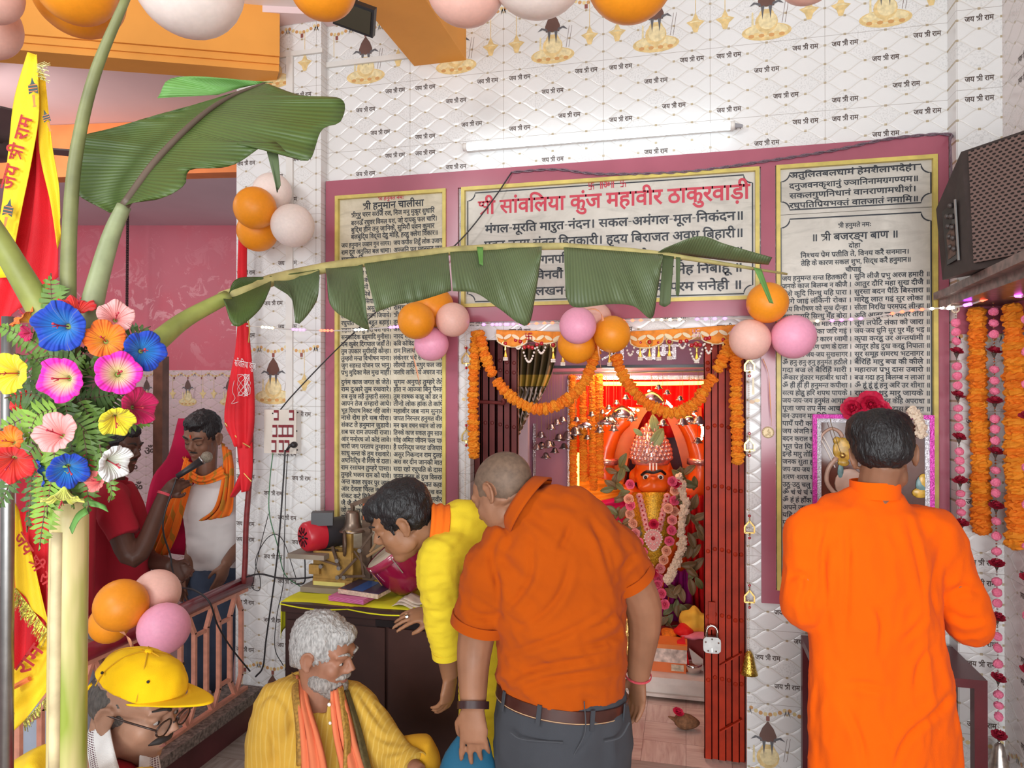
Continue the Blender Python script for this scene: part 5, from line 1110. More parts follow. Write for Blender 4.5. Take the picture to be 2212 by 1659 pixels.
def fern(label, pts, w_, m, Z=1.36, n=None):
    pts = spline([P(a, b, Z + (c if len(q) > 2 else 0)) for q in pts for a, b, c in [(*q, 0)[:3]]], 10); L = sum((b - a).length for a, b in zip(pts, pts[1:])); n = n or int(L / .0098); ww = w_ * Z / FPX
    t = thing('fern_frond', label, 'fern frond', pts[0], 'fern fronds in the bouquet'); MB().tube(pts, .0014, 5).build('stem', FSTEM, t); mb = MB()
    rs = resample(pts, n + 2); vdir = CR @ V((0, 0, 1))
    for k in range(1, n + 1):
        d = (rs[k + 1] - rs[k - 1]).normalized(); sd = d.cross(vdir).normalized(); f = math.sin(PI * min(1, (k / n) * .86 + .12)) ** .7
        for s_ in (-1, 1):
            o_ = (sd * s_ + d * .28).normalized(); tip = rs[k] + o_ * ww * f - vdir * R.uniform(-.006, .012) - V((0, 0, R.uniform(0, .006))); h = d * .0047; mid = rs[k].lerp(tip, .55) + vdir * .003; base = rs[k] + vdir * .001
            vs = [base - h * .6, base + h * .6, mid - h, mid + h, tip]; mb.add(vs + [q - vdir * .0006 for q in vs], [(0, 1, 3, 2), (2, 3, 4), (6, 5, 7, 8), (8, 7, 9)])
    mb.build('leaflets', m, t)
g0, g1, g2 = FERNM
for a in (('fern frond hanging longest in front of the stem', [(112, 960), (104, 1040), (96, 1110), (84, 1190)], 40, g2, 1.3), ('fern frond hanging over the pink ruffled lily stem', [(110, 930), (118, 990), (108, 1060), (100, 1120)], 34, g2, 1.29), ('fern frond drooping right of the blue lily', [(180, 930), (190, 1000), (190, 1060), (192, 1110)], 34, g0, 1.32), ('fern frond curling at the right tip', [(215, 960), (228, 1020), (242, 1060), (235, 1085)], 22, g0, 1.31), ('fern frond standing upright behind the large blue lily', [(118, 680), (112, 640), (110, 590)], 38, g0, 1.38),
          ('fern frond pointing left at the top', [(130, 775), (70, 735), (-10, 700)], 34, g0, 1.42), ('fern frond reaching to the leaf stalk', [(220, 760), (280, 725), (325, 705)], 34, g1, 1.42), ('fern frond below the yellow lily at left', [(130, 880), (60, 900), (-10, 935)], 40, g2, 1.38), ('fern frond between the magenta lilies', [(160, 870), (200, 860), (260, 850)], 36, g1, 1.42), ('fern frond under the crimson lily', [(200, 890), (260, 905), (330, 915)], 26, g0, 1.38), ('fern frond behind the middle magenta lily', [(150, 900), (160, 800), (190, 740)], 48, g1, 1.46), ('dark fern frond filling the left centre', [(140, 900), (80, 830), (30, 760)], 52, g1, 1.46), ('dark fern frond filling the right centre', [(150, 930), (220, 890), (290, 820)], 50, g1, 1.46), ('dark fern frond low at the left', [(140, 920), (80, 960), (10, 1040)], 46, g0, 1.44), ('dark fern frond low at the right', [(150, 930), (190, 960), (240, 950)], 44, g1, 1.42), ('fern frond above the pale pink lily', [(160, 880), (120, 880), (60, 860)], 40, g0, 1.4), ('fern frond dropping left of the stem', [(70, 1000), (66, 1080), (58, 1150)], 22, g1, 1.34), ('broad fern frond left of the magenta lily', [(150, 880), (100, 800), (60, 760)], 46, g0, 1.36), ('broad fern frond between the blue and magenta lilies', [(140, 860), (150, 790), (190, 760)], 40, g0, 1.36), ('broad fern frond under the yellow lily at the left edge', [(120, 880), (70, 850), (10, 860)], 42, g1, 1.37), ('broad fern frond right of the pale pink lily', [(150, 900), (185, 930), (200, 985)], 40, g0, 1.33), ('broad fern frond left of the pale pink lily', [(130, 880), (80, 900), (60, 960)], 42, g2, 1.34), ('fern frond covering the stem below the magenta lily', [(140, 860), (150, 930), (160, 1000)], 44, g1, 1.36), ('fern frond across the stem top', [(120, 1000), (150, 1050), (160, 1100)], 34, g0, 1.34), ('fern frond behind the yellow lily on the right', [(170, 860), (210, 930), (220, 990)], 38, g0, 1.38), ('fern frond below the large blue lily', [(180, 800), (120, 770), (80, 775)], 36, g1, 1.36), ('fern frond right of the orange lily', [(180, 800), (250, 780), (290, 790)], 34, g0, 1.4), ('fern frond at the lowest left edge', [(30, 1020), (10, 1070), (-5, 1100)], 24, g1, 1.36)): fern(*a)
for lab, pts in (('single bright leaf pair hanging over the stem top', [(185, 1095), (165, 1110), (150, 1140)]), ('small bright leaf under the white lily stem', [(190, 1080), (205, 1082), (228, 1092)])):
    o = blade('leaf', [(a, b, 1.3) for a, b in pts], [(a + 6, b + 14, 1.29) for a, b in pts], BL3, None, .0, 8, 3); tag(o, lab, 'leaf')
# ------------------------------------------------------------------ flags and poles
YF = cloth('yellow_satin_flag', (.86, .56, .02), 800, .12, .5, .5); RF = cloth('red_satin_flag', (.68, .02, .03), 800, .2, .55, .8); PRN = mat('flag_red_print', (.42, .02, .02), .7, var=0); PRT = mat('flag_teal_print', (.045, .07, .07), .7, var=.1); PRO = mat('flag_orange_print', (.80, .20, .05), .7, var=.1); TIN = mat('gold_tinsel', (.85, .72, .3), .25, .85, var=.4, vs=200)
def sheet(name, L, Rr, m, parent, Z=1.6, fold=.008, nf=3, nu=14, nv=24):
    a = resample(spline([P(*p[:2], p[2] if len(p) > 2 else Z) for p in L], 6), nv + 1); b = resample(spline([P(*p[:2], p[2] if len(p) > 2 else Z) for p in Rr], 6), nv + 1); vd = CR @ V((0, 0, 1))
    fn = lambda u, v: a[round(v * nv)].lerp(b[round(v * nv)], u) + vd * fold * math.sin(u * nf * 2 * PI + v * 2)
    MB().grid(fn, nu, nv, .0012).build(name, m, parent, True); return fn
def on(fn, off=.002):
    vd = CR @ V((0, 0, 1))
    def T(p):
        return fn(p.x, min(.999, max(0, p.z))) + vd * (off + .008)
    return T
fl = thing('flag', 'yellow and red temple flag hanging at the upper left', 'flag', P(60, 600, 1.6))
sheet('red_field', [(78, 235), (60, 400), (20, 560), (-40, 740)], [(92, 250), (112, 380), (133, 500), (134, 600)], RF, fl, 1.62, .014, 2)
fa = sheet('yellow_border', [(60, 114), (32, 215), (20, 330), (4, 460), (-25, 600)], [(80, 118), (86, 240), (70, 350), (48, 460), (22, 600)], YF, fl, 1.58, .003, 1)
sheet('yellow_border', [(80, 140), (86, 230), (88, 330), (112, 440), (126, 540)], [(98, 170), (106, 240), (116, 320), (130, 400), (133, 470)], YF, fl, 1.6, .004, 1); vd = CR @ V((0, 0, 1))
def strip_text(parent, txt, a, b, hgt, Z, m=PRN, flipn=False, bold=.016):
    A_, B_ = P(*a, Z), P(*b, Z); d = (B_ - A_).normalized(); up = vd.cross(d).normalized(); L = (B_ - A_).length; mb = MB(); vs, fs, wd = shape_text(txt, bold); k = L / wd
    mb.add([A_ + d * (x * k) + up * (y * hgt) for x, y in vs], [tuple(reversed(f)) for f in fs]); return mb.build('lettering', m, parent)
strip_text(fl, 'जय श्री राम', (26, 412), (70, 255), .042, 1.573)
def motif(parent, c, ang, s_, Z):
    C_ = P(*c, Z); d = CR @ V((math.cos(ang), math.sin(ang), 0)); u_ = CR @ V((-math.sin(ang), math.cos(ang), 0))
    def pl(pts, m, lay): MB().add([C_ + d * (x * s_) + u_ * (y * s_) + vd * lay for x, y in pts], [tuple(range(len(pts)))]).build('print', m, parent)
    pl([(-.35, -.3), (.2, -.3), (.35, -.12), (.75, 0), (.35, .12), (.2, .3), (-.35, .3), (-.2, 0)], PRT, .001); pl([(-1.1, -.06), (-.4, -.1), (-.4, .1), (-1.1, .06)], PRO, .0015); pl([(-1.2, -.12), (-1.08, -.12), (-1.08, .12), (-1.2, .12)], PRO, .0016)
    for k in (-.2, 0, .2): pl([(k, -.28), (k + .05, -.28), (k + .05, .28), (k, .28)], PRO, .002)
motif(fl, (72, 192), PI / 2 + .1, .034, 1.56); motif(fl, (18, 455), PI / 2 - .2, .036, 1.56); motif(fl, (101, 255), PI / 2 + .3, .026, 1.575)
mb = MB(); 
for k in range(34): p = P(82 + R.uniform(-4, 8), 150 + R.uniform(-14, 22), 1.57); mb.tube([p, p + CR @ V((R.uniform(.004, .03), R.uniform(-.014, .012), .004))], .0007, 3)
mb.build('tinsel_fringe', TIN, fl)
fl = thing('flag', 'yellow flag with gold tinsel fringe folded behind the stem at the lower left', 'flag', P(60, 1300, 1.55))
sheet('red_field', [(20, 1090), (30, 1250), (30, 1400), (26, 1470)], [(104, 1130), (106, 1250), (106, 1360), (100, 1440)], RF, fl, 1.58, .01, 2); sheet('yellow_border', [(28, 1060), (30, 1140), (34, 1210), (36, 1270)], [(58, 1190), (75, 1220), (104, 1330), (118, 1370)], YF, fl, 1.55, .004, 2); sheet('yellow_border', [(104, 1340), (88, 1388), (60, 1420), (28, 1450)], [(112, 1480), (90, 1510), (60, 1550), (28, 1582)], YF, fl, 1.56, .006, 2)
strip_text(fl, 'जय श्री राम', (28, 1160), (106, 1285), .036, 1.543); strip_text(fl, 'राम', (56, 1462), (96, 1405), .045, 1.54); MB().tube([P(30, 1484, 1.545), P(64, 1466, 1.545)], .006, 6).build('print', PRO, fl)
mb = MB()
for k in range(120): t = k / 120; p = P(34 + 72 * t, 1270 + 95 * t, 1.545); mb.tube([p, p + CR @ V((R.uniform(-.016, -.004), R.uniform(-.034, -.012), .004))], .0009, 3)
for k in range(50): t = k / 50; p = P(50 + 55 * t, 1560 - 60 * t, 1.555); mb.tube([p, p + CR @ V((R.uniform(.0, .012), R.uniform(-.026, -.008), .003))], .0009, 3)
mb.build('tinsel_fringe', TIN, fl)
a = P(17, 1040, 1.5); o = MB().tube([V((a.x, a.y, 0)), a, V((a.x, a.y, 1.75))], .0125, 16).build('metal_pole', STEEL, None, True); tag(o, 'brushed silver metal pole at the left frame edge', 'pole')
# red flag on a bamboo pole at the pillar
yq = -.16; MAR = mat('maroon_bamboo', (.20, .025, .025), .5, var=.25, vs=30)
fl = thing('flag_pole', 'maroon bamboo pole with a red flag tied to it before the left pillar', 'flag', W(533, 1240, yq))
pts = wl([(527, 500), (522, 600), (528, 690), (530, 760), (540, 900), (541, 1000), (532, 1130), (530, 1200), (527, 1260)], yq); MB().tube(spline(pts, 5), .0125, 10).build('pole', MAR, fl, True)
def rsheet(name, L, Rr, m, y, fold, nf, parent=fl):
    a = resample(spline(wl(L, y), 6), 25); b = resample(spline(wl(Rr, y), 6), 25); fn = lambda u, v: a[round(v * 24)].lerp(b[round(v * 24)], u) + V((0, fold * math.sin(u * nf * 2 * PI) * min(1, .3 + v) - .03 * math.sin(PI * u), 0)); MB().grid(fn, 24, 24, .002).build(name, m, parent, True); return fn
rsheet('red_cloth', [(516, 700), (508, 760), (492, 840), (485, 912), (508, 962)], [(536, 698), (542, 760), (549, 840), (549, 920), (540, 968)], RF, yq - .03, .012, 3); rsheet('red_cloth', [(512, 955), (516, 1000), (522, 1040), (528, 1062)], [(545, 955), (546, 1000), (543, 1040), (538, 1060)], RF, yq - .025, .006, 2); rsheet('red_cloth', [(526, 1010), (512, 1040), (504, 1070)], [(534, 1030), (526, 1050), (507, 1073)], RF, yq - .01, .003, 1); rsheet('red_cloth', [(519, 500), (516, 600), (519, 690)], [(534, 500), (533, 600), (535, 690)], RF, yq - .012, .004, 2)
MB().tube(spline(wl([(486, 914), (505, 938), (522, 955), (540, 966)], yq - .05), 6), .004, 6).tube(spline(wl([(536, 690), (539, 712), (537, 740)], yq - .05), 4), .003, 6).tube(spline(wl([(517, 1010), (530, 1026), (543, 1040)], yq - .05), 4), .003, 6).build('gold_edging', GILT, fl)
WP_ = mat('white_print', (.75, .7, .7), .7, var=0); mb = MB(); text_into(mb, 'साँवलिया कुंज', W(506, 780, yq - .08).x, W(552, 780, yq - .08).x, W(510, 790, yq - .08).z, .045, yq - .078, .0, slant=-.18)
pts = [W(528 + 16 * math.sin(k * .9) * math.cos(k * .31), 832 + 24 * math.cos(k * .67), yq - .078) for k in range(60)]; mb.tube(pts, .0011, 3); mb.tube(spline(wl([(506, 822), (502, 845), (508, 860), (500, 872), (515, 868)], yq - .078), 4), .0013, 3); mb.build('print', WP_, fl)
# ------------------------------------------------------------------ lamp, cables, switch board
TUB = emit('cool_tube_light', (.80, .93, 1), 3.6); WPL = mat('white_plastic', (.72, .70, .66), .4, var=.06); a, b = W(1003, 318, -.05), W(1585, 271, -.05)
t = thing('tube_light', 'long glowing LED tube light fixed above the name board', 'lamp', a); MB().tube([a.lerp(b, .01), a.lerp(b, .99)], .0165, 14).build('tube', TUB, t, True); MB().box((a.x, -.036, a.z - .01), (b.x, 0, a.z + .012)).build('housing', WPL, t)
MB().tube([a - V((.004, 0, 0)), a.lerp(b, .012)], .018, 14).build('end_cap', WPL, t, True); MB().tube([a.lerp(b, .988), b + V((.004, 0, 0))], .018, 14).build('end_cap', WPL, t, True); MB().tube([b, b + V((.035, .01, -.002))], [.012, .007], 8).build('connector', mat('grey_connector', (.3, .3, .32), .5), t)
CABLE = mat('black_cable', (.018, .016, .018), .5, var=0); CAB2 = mat('mauve_twisted_cable', (.16, .10, .13), .5, var=.5, vs=300); GRN = mat('green_wire', (.03, .16, .06), .5, var=0)
def cable(label, pts, r, m, n=8): o = MB().tube(spline(pts, n), r, 6).build('cable', m, None, True); tag(o, label, 'cable'); return o
cable('black cable slanting from the wall top across the prayer board to the switch board', [W(1106, 371, -.03), W(1060, 438, -.06), W(985, 528, -.08), W(850, 640, -.09), W(730, 752, -.1), W(640, 845, -.12), W(603, 888, -.1)], .0032, CABLE)
def twist(label, pts, r): 
    pts = resample(spline(pts, 10), 220); mb = MB()
    for ph in (0, PI): mb.tube([p + V((0, math.cos(k * .55 + ph) * r, math.sin(k * .55 + ph) * r)) for k, p in enumerate(pts)], r * .95, 5)
    o = mb.build('twisted_cable', CAB2, None, True); tag(o, label, 'cable')
twist('twisted mauve cable sagging along the top of the purple frame', [W(1104, 372, -.03), W(1200, 366, -.03), W(1300, 376, -.03), W(1480, 371, -.03), W(1640, 350, -.03), W(1800, 325, -.03), W(1920, 300, -.03), W(2046, 290, -.03), W(2052, 310, -.1), W(2056, 390, -.12)], .0035)
sb0, sb1 = W(585, 976, PY), W(651, 886, PY); t = thing('switch_board', 'white switch board with maroon switches on the left pillar', 'switch board', (sb0.x, PY, sb0.z)); MB().box((sb0.x, PY - .045, sb0.z), (sb1.x, PY, sb1.z)).build('box', WPL, t); MB().box((sb0.x - .003, PY - .052, sb0.z - .002), (sb1.x + .003, PY - .045, sb1.z + .003)).build('face_plate', mat('ivory_plate', (.70, .64, .56), .4), t)
MRS = mat('maroon_plastic', (.22, .02, .03), .4, var=0)
for px, py, h in ((597, 897, 22), (630, 897, 22), (594, 931, 26), (607, 931, 26), (618, 931, 26), (629, 931, 26), (592, 964, 26), (608, 964, 26), (620, 964, 26)):
    a = W(px - 5, py + h / 2, PY - .053); b = W(px + 5, py - h / 2, PY - .053); s_ = MB().box((a.x, PY - .056, a.z), (b.x, PY - .052, b.z)).build('switch', MRS, t); MB().box((a.x + .003, PY - .062, a.z + .012), (b.x - .003, PY - .056, b.z - .012)).build('rocker', WPL, s_)
MB().ball(W(635, 961, PY - .07), (.017, .02, .015), None, 10, 7).tube([W(628, 961, PY - .085), W(620, 972, PY - .08)], .006, 6).build('plug', CABLE, t, True)
mb = MB(); [mb.ball(W(x, y, PY - .053), .004, None, 6, 4) for x, y in ((589, 893), (643, 891), (641, 931), (642, 972), (589, 972), (589, 932))]; mb.build('screw', JET, t)
tr = WPL; a = W(627, 885, PY); x0 = W(620, 700, PY).x; x1 = W(634, 700, PY).x; zt = W(640, 118, PY).z
o = MB().box((x0, PY - .012, sb1.z), (x1, PY, zt - .01)).build('cable_trunking', tr); tag(o, 'vertical white plastic cable trunking above the switch board', 'trunking', 'cable trunking'); o = MB().box((PL + .12, PY - .014, zt - .01), (XL + .012, PY, zt + .012)).build('cable_trunking', tr); tag(o, 'short horizontal white trunking across the left pillar top', 'trunking', 'cable trunking'); zt2 = W(790, 134, 0).z
o = MB().box((XL, -.014, zt2 - .01), (BX0, 0, zt2 + .014)).build('cable_trunking', tr); tag(o, 'horizontal white trunking running to the orange beam', 'trunking', 'cable trunking')
yc = PY - .05
cable('green and black wire hanging from the left of the switch board', wl([(590, 975), (583, 1040), (582, 1110), (600, 1180), (615, 1240), (650, 1268)], yc), .0025, GRN); cable('thick black cable dropping straight from the plug to the railing', wl([(616, 972), (612, 1040), (603, 1160), (592, 1260), (575, 1380), (568, 1440), (552, 1462)], yc - .03), .0042, CABLE); cable('thin black wire hanging beside the thick cable', wl([(622, 975), (618, 1040), (614, 1180), (612, 1260), (598, 1330), (594, 1400), (612, 1438)], yc), .0022, CABLE); cable('thin wire looping down to the handrail end', wl([(580, 1110), (560, 1190), (548, 1250), (545, 1270), (560, 1275), (562, 1250), (552, 1210), (580, 1160), (610, 1165), (640, 1250)], yc), .002, CABLE); cable('black cable running level from the railing to the bell machine', wl([(520, 1250), (560, 1240), (600, 1248), (640, 1250), (690, 1245)], yc - .05), .0042, CABLE); cable('black lead dropping from the motor shelf to the desk', wl([(657, 1180), (659, 1230), (657, 1258), (640, 1262)], -.2), .0035, CABLE)
# black floodlight under the ceiling
p = P(766, 34, 2.5); t = thing('floodlight', 'black floodlight under the ceiling beside the orange balloon', 'lamp', p); T_ = Matrix.Translation(p) @ CR.to_4x4() @ Matrix.Rotation(-.35, 4, 'Z') @ Matrix.Rotation(.9, 4, 'X'); MB().box((-.075, -.05, -.012), (.075, .05, .012), T_).build('body', mat('black_plastic', (.02, .02, .022), .4, var=0), t); MB().box((-.065, -.04, .012), (.065, .04, .016), T_).build('glass', mat('smoked_glass', (.05, .045, .03), .1, var=0), t); MB().bar(p, V((p.x, p.y + .02, CEIL)), .015, .015).build('bracket', JET, t)
# coloured LED string
LED = {k: emit('led_' + k, c, s_) for k, c, s_ in (('amber', (1, .75, .3), 9), ('violet', (.55, .08, 1), 9), ('red', (1, .06, .03), 9), ('white', (1, .95, .85), 9), ('magenta', (1, .1, .8), 7))}
CLRT = mat('clear_tube', (.6, .56, .52), .2, var=0)
def ledstring(label, pts, groups):
    pts = [V(p) for p in pts]; g = thing('led_light_string', label, 'light string', pts[0], 'coloured LED light strings'); MB().tube(spline(pts, 6), .0035, 6).build('wire', CLRT, g); L = resample(spline(pts, 6), 400)
    for t0, col in groups:
        for k in range(4): q = L[min(399, int((t0 + k * .018 * 1.0) * 399))]; MB().ball(q - V((0, .004, 0)), (.0075, .006, .006), None, 8, 5).build('bulb', LED[col], g)
ledstring('coloured light string crossing from the left pillar to the doorway', wl([(500, 702), (560, 706), (640, 712), (740, 714), (860, 706), (905, 702)], -.2), [(.18, 'amber'), (.35, 'violet'), (.5, 'red'), (.68, 'white'), (.86, 'violet')])
ledstring('coloured light string above the door hanging', wl([(985, 690), (1020, 700), (1120, 700), (1300, 694), (1480, 690), (1600, 688), (1740, 694), (1860, 688), (1960, 672), (2050, 664)], -.1), [(.07, 'violet'), (.1, 'magenta'), (.17, 'red'), (.36, 'red'), (.44, 'amber'), (.53, 'violet'), (.71, 'amber'), (.79, 'magenta'), (.9, 'red'), (.97, 'white')])
p0, p1 = W(2040, 668, -.2), W(2230, 640, -.5); ledstring('coloured light string under the granite shelf at the right', [p0, W(2100, 656, -.3), W(2150, 640, -.35), p1], [(.05, 'white'), (.25, 'violet'), (.42, 'red'), (.6, 'amber'), (.8, 'magenta')])
# ------------------------------------------------------------------ speaker on its shelf, right corner
GRAN = mat('brown_granite', (.17, .10, .085), .3, var=.6, vs=40); SPK = mat('speaker_black', (.035, .024, .022), .55, var=.2, vs=30)
pb = purp = MB(); zs0, zs1 = W(2100, 722, RY).z, W(2100, 640, RY).z; pb.box((XR, RY - .014, zs0), (RXC, RY, zs1)).box((RXC - .014, -1.6, zs0), (RXC, RY, zs1)); structure(pb.build('trim_6', PURPLE))
zsh = ZP(2050, 640, 1.935).z
s0, s1, s2 = ZP(2040, 640, 1.935), ZP(2214, 562, 1.935), ZP(2300, 523, 1.935); t = thing('granite_shelf', 'brown granite shelf on the right wall carrying the speaker', 'shelf', s0)
MB().prism([s0, s2, V((RXC, s2.y, 1.935)), V((RXC, RY, 1.935)), V((s0.x, RY, 1.935))], (0, 0, .028)).build('slab', GRAN, t); e0, e1 = s0 + V((.02, .02, 0)), s2 + V((.05, 0, 0)); MB().prism([e0, e1, V((RXC, e1.y, 1.935)), V((RXC, RY, 1.935)), V((e0.x, RY, 1.935))], (0, 0, -.03)).build('under_slab', GRAN, t)
def dp(px, py, Z): return P(px, py, Z)
A_, B_, C_, D_ = P(2076, 328, 2.28), P(2022, 452, 2.42), P(2036, 622, 2.42), P(2098, 610, 2.22)
C_.z = D_.z = 1.966; off = (P(2330, 300, 1.95) - A_); off.z = 0; t = thing('loudspeaker', 'dark brown loudspeaker cabinet on the granite shelf', 'speaker', (C_ + D_ + off) / 2); 
vs = [A_, B_, C_, D_, A_ + off, B_ + off, C_ + off, D_ + off]; MB().add(vs, [(0, 1, 2, 3), (7, 6, 5, 4), (0, 3, 7, 4), (1, 0, 4, 5), (2, 1, 5, 6), (3, 2, 6, 7)]).build('cabinet', SPK, t)
m, nt, b = new_mat('speaker_grille'); x, y, z = sep(coords('Object')); gx = x * 95; gz = z * 95; gx2 = gx + E.m('MODULO', E.m('FLOOR', gz), 2) * .5; hole = lt(near(gx2) * near(gx2) * 1.0 + (fr(gz) - .5) * (fr(gz) - .5), .1); link(mix(hole, (.20, .135, .12), (.012, .01, .01)), b.inputs['Base Color']); b.inputs['Metallic'].default_value = .4; b.inputs['Roughness'].default_value = .45
nrm_ = (D_ - A_).cross(off).normalized(); nrm_ = nrm_ if nrm_.dot(CAM - A_) > 0 else -nrm_
q = [A_.lerp(D_, .03) + off * .09, A_.lerp(D_, .03) + off, A_.lerp(D_, .93) + off, A_.lerp(D_, .95) + off * .05]; MB().prism([p + nrm_ * .002 for p in q], nrm_ * .008).build('grille', m, t)
ln = (B_ - A_).cross(D_ - A_).normalized(); ln = ln if ln.dot(CAM - A_) > 0 else -ln
def lf_(u, v): return (A_.lerp(B_, u)).lerp(D_.lerp(C_, u), v)
MB().prism([lf_(u, v) + ln * .001 for u, v in ((.3, .3), (.75, .2), (.75, .85), (.35, .85))], ln * .004).build('control_panel', JET, t); mb = MB()
for k in range(9): mb.ball(lf_(.42 + .13 * (k % 2), .3 + .055 * k) + ln * .008, .009, None, 8, 5)
mb.build('knob', mat('grey_knob', (.06, .045, .04), .5), t); MB().prism([lf_(u, v) + ln * .004 for u, v in ((.38, .5), (.66, .52), (.66, .8), (.4, .8))], ln * .002).build('label_plate', mat('brown_label', (.10, .055, .04), .5, var=.5, vs=60), t); MB().tube([lf_(.28, .3) + ln * .004, lf_(.33, .87) + ln * .004], .004, 6).build('handle_edge', STEEL, t)
# marigold and pompom strings in the right corner
yR = RY - .06
garland('straight marigold garland nearer the purple frame in the right corner', [W(2110, 668, yR), W(2113, 850, yR), W(2118, 1000, yR), W(2120, 1152, yR)], .033, .72, gaps=((.0, .01),)); garland('straight marigold garland at the right frame edge', [W(2188, 660, yR - .12), W(2192, 850, yR - .12), W(2194, 1000, yR - .12), W(2198, 1182, yR - .12)], .036, .72)
POMP = pom_mesh('pompom', mat('pink_pompom', (.84, .20, .33), .9, var=.1), 21, .12, 16, 10, .82); CARN = petal_mesh('carnation', mat('dark_red_carnation', (.36, .004, .03), .7, var=.2), 7, 3, .5, 8); SEPD = MB().lathe([(.02, -1.1), (.12, -.7), (.5, -.15), (.3, -.1)], None, 8).mesh('calyx', mat('dark_calyx', (.07, .05, .04), .6))
def pomstring(label, px, y0, y1, poms, flowers, y, drift=0, bell=False):
    f = lambda py: W(px + drift * (py - y0) / (y1 - y0), py, y); g = thing('pompom_string', label, 'pompom string', f(y0), 'pink pompom strings'); mb = MB(); a, b = f(y0), f(y1); n = int((a - b).length / .011)
    for k in range(n): mb.ball(a.lerp(b, k / n), .0036, None, 6, 4)
    mb.build('silver_beads', CHROME, g)
    for py in poms: inst(POMP, 'pompom', g, f(py), (R.random() * 6, R.random(), 0), .0165)
    for py in flowers: inst(CARN, 'carnation', g, f(py), face((R.uniform(-.3, .3), -.4, 1), R.random() * 6), .027); inst(SEPD, 'calyx', g, f(py) + V((0, 0, .002)), (0, 0, 0), (.02, .02, .032))
    MB().tube([f(y0) + V((.012 * math.cos(k * PI / 6), 0, .014 + .012 * math.sin(k * PI / 6))) for k in range(13)], .003, 6).build('ring', mat('cream_ring', (.78, .66, .45), .4), g)
    if bell: MB().lathe([(.006, .06), (.016, .05), (.022, .02), (.034, -.03), (.048, -.06), (.044, -.06), (.028, -.02)], Matrix.Translation(b - V((0, 0, .05))), 16, False).build('bell', mat('antique_silver', (.6, .55, .5), .3, .9, var=.3, vs=60), g, True)
pomstring('pink pompom string hanging at the corner edge beside the purple frame', 2064, 676, 1175, [697, 717, 737, 791, 812, 833, 882, 902, 923, 975, 995, 1015, 1066, 1086, 1107, 1163], [761, 855, 946, 1040, 1132], yR, 14); pomstring('long pink pompom string ending in a silver bell', 2146, 648, 1610, [673, 698, 722, 798, 822, 845, 905, 927, 952, 1016, 1042, 1065, 1126, 1158, 1191, 1256, 1280, 1303, 1375, 1400, 1434, 1500, 1524, 1548], [760, 868, 977, 1095, 1219, 1335, 1466, 1590], yR - .07, 12, True); pomstring('pink pompom string half out of view at the right edge', 2218, 700, 1600, [690, 760, 830, 1010, 1090, 1180, 1330], [900, 1250, 1450], yR - .3, 4)
# ------------------------------------------------------------------ framed picture on a maroon stand
yf = -.07; f0, f1 = W(1756, 1178, yf), W(2018, 897, yf); f0.z = .60; t = thing('framed_picture', 'framed devotional picture with pink and pearl border standing before the long board', 'picture', ((f0.x + f1.x) / 2, yf, .60))
PNKF = mat('pink_foil_frame', (.62, .05, .40), .3, .3, var=.3, vs=120, bmp=.6, bs_=160); PRLF = mat('pearl_foil_frame', (.62, .62, .66), .25, .4, var=.3, vs=150, bmp=.8, bs_=180)
def ring_(x0, z0, x1, z1, w_, y, m, name):
    mb = MB(); [mb.box((a, y, b), (c, y + .02, d)) for a, b, c, d in ((x0, z0, x0 + w_, z1), (x1 - w_, z0, x1, z1), (x0 + w_, z0, x1 - w_, z0 + w_), (x0 + w_, z1 - w_, x1 - w_, z1))]; mb.build(name, m, t)
ring_(f0.x, f0.z, f1.x, f1.z, .016, yf - .004, PNKF, 'outer_frame'); ring_(f0.x + .016, f0.z + .016, f1.x - .016, f1.z - .016, .016, yf, PRLF, 'inner_frame')
MB().box((f0.x + .03, yf + .008, f0.z + .03), (f1.x - .03, yf + .02, f1.z - .03)).build('backing', mat('brown_print_ground', (.13, .045, .03), .12, var=.35, vs=4), t)
def fw(px, py): return W(px, py, yf + .005)
SKN = mat('print_flesh', (.62, .40, .30), .3, var=.15, vs=20); GLD = mat('print_gold_crown', (.68, .42, .06), .25, var=.35, vs=50); TEAL = mat('print_teal', (.16, .3, .3), .3, var=.4, vs=40)
MB().tube(spline([fw(*q) for q in ((1772, 962), (1776, 940), (1795, 926), (1812, 932), (1820, 944))], 5), [.004 + .004 * (k / 20) for k in range(21)], 8).tube(spline([fw(*q) for q in ((1808, 988), (1790, 1012), (1786, 1040), (1800, 1062), (1812, 1068))], 5), .009, 8).build('print_figure', SKN, t, True)
mb = MB(); mb.ball(fw(1820, 972), (.035, .004, .05), None, 16, 10).ball(fw(1808, 952), (.014, .004, .016), None, 10, 6).ball(fw(1822, 1000), (.022, .004, .014), None, 10, 6).ball(fw(1995, 1040), (.02, .004, .03), None, 10, 6).ball(fw(1988, 1065), (.03, .004, .02), None, 10, 6); mb.build('print_crown', GLD, t, True); MB().ball(fw(1816, 1020), (.012, .003, .035), None, 10, 6).build('print_shawl', TEAL, t, True); MB().ball(fw(1990, 1048), (.02, .0035, .035), None, 10, 6).build('print_shawl', TEAL, t, True); MB().ball(fw(1835, 1045), (.055, .003, .06), None, 14, 8).build('print_body', SKN, t, True); MB().bar(fw(1762, 912), fw(1808, 998), .004, .002, (0, -1, 0)).bar(fw(1762, 924), fw(1804, 1010), .004, .002, (0, -1, 0)).build('print_pale_bars', PEARL, t)  # ends with pale slanted bars at the upper left of the picture
c = W(1878, 884, yf - .02); t2 = thing('hibiscus', 'large red hibiscus tucked on top of the framed picture', 'flower', c)
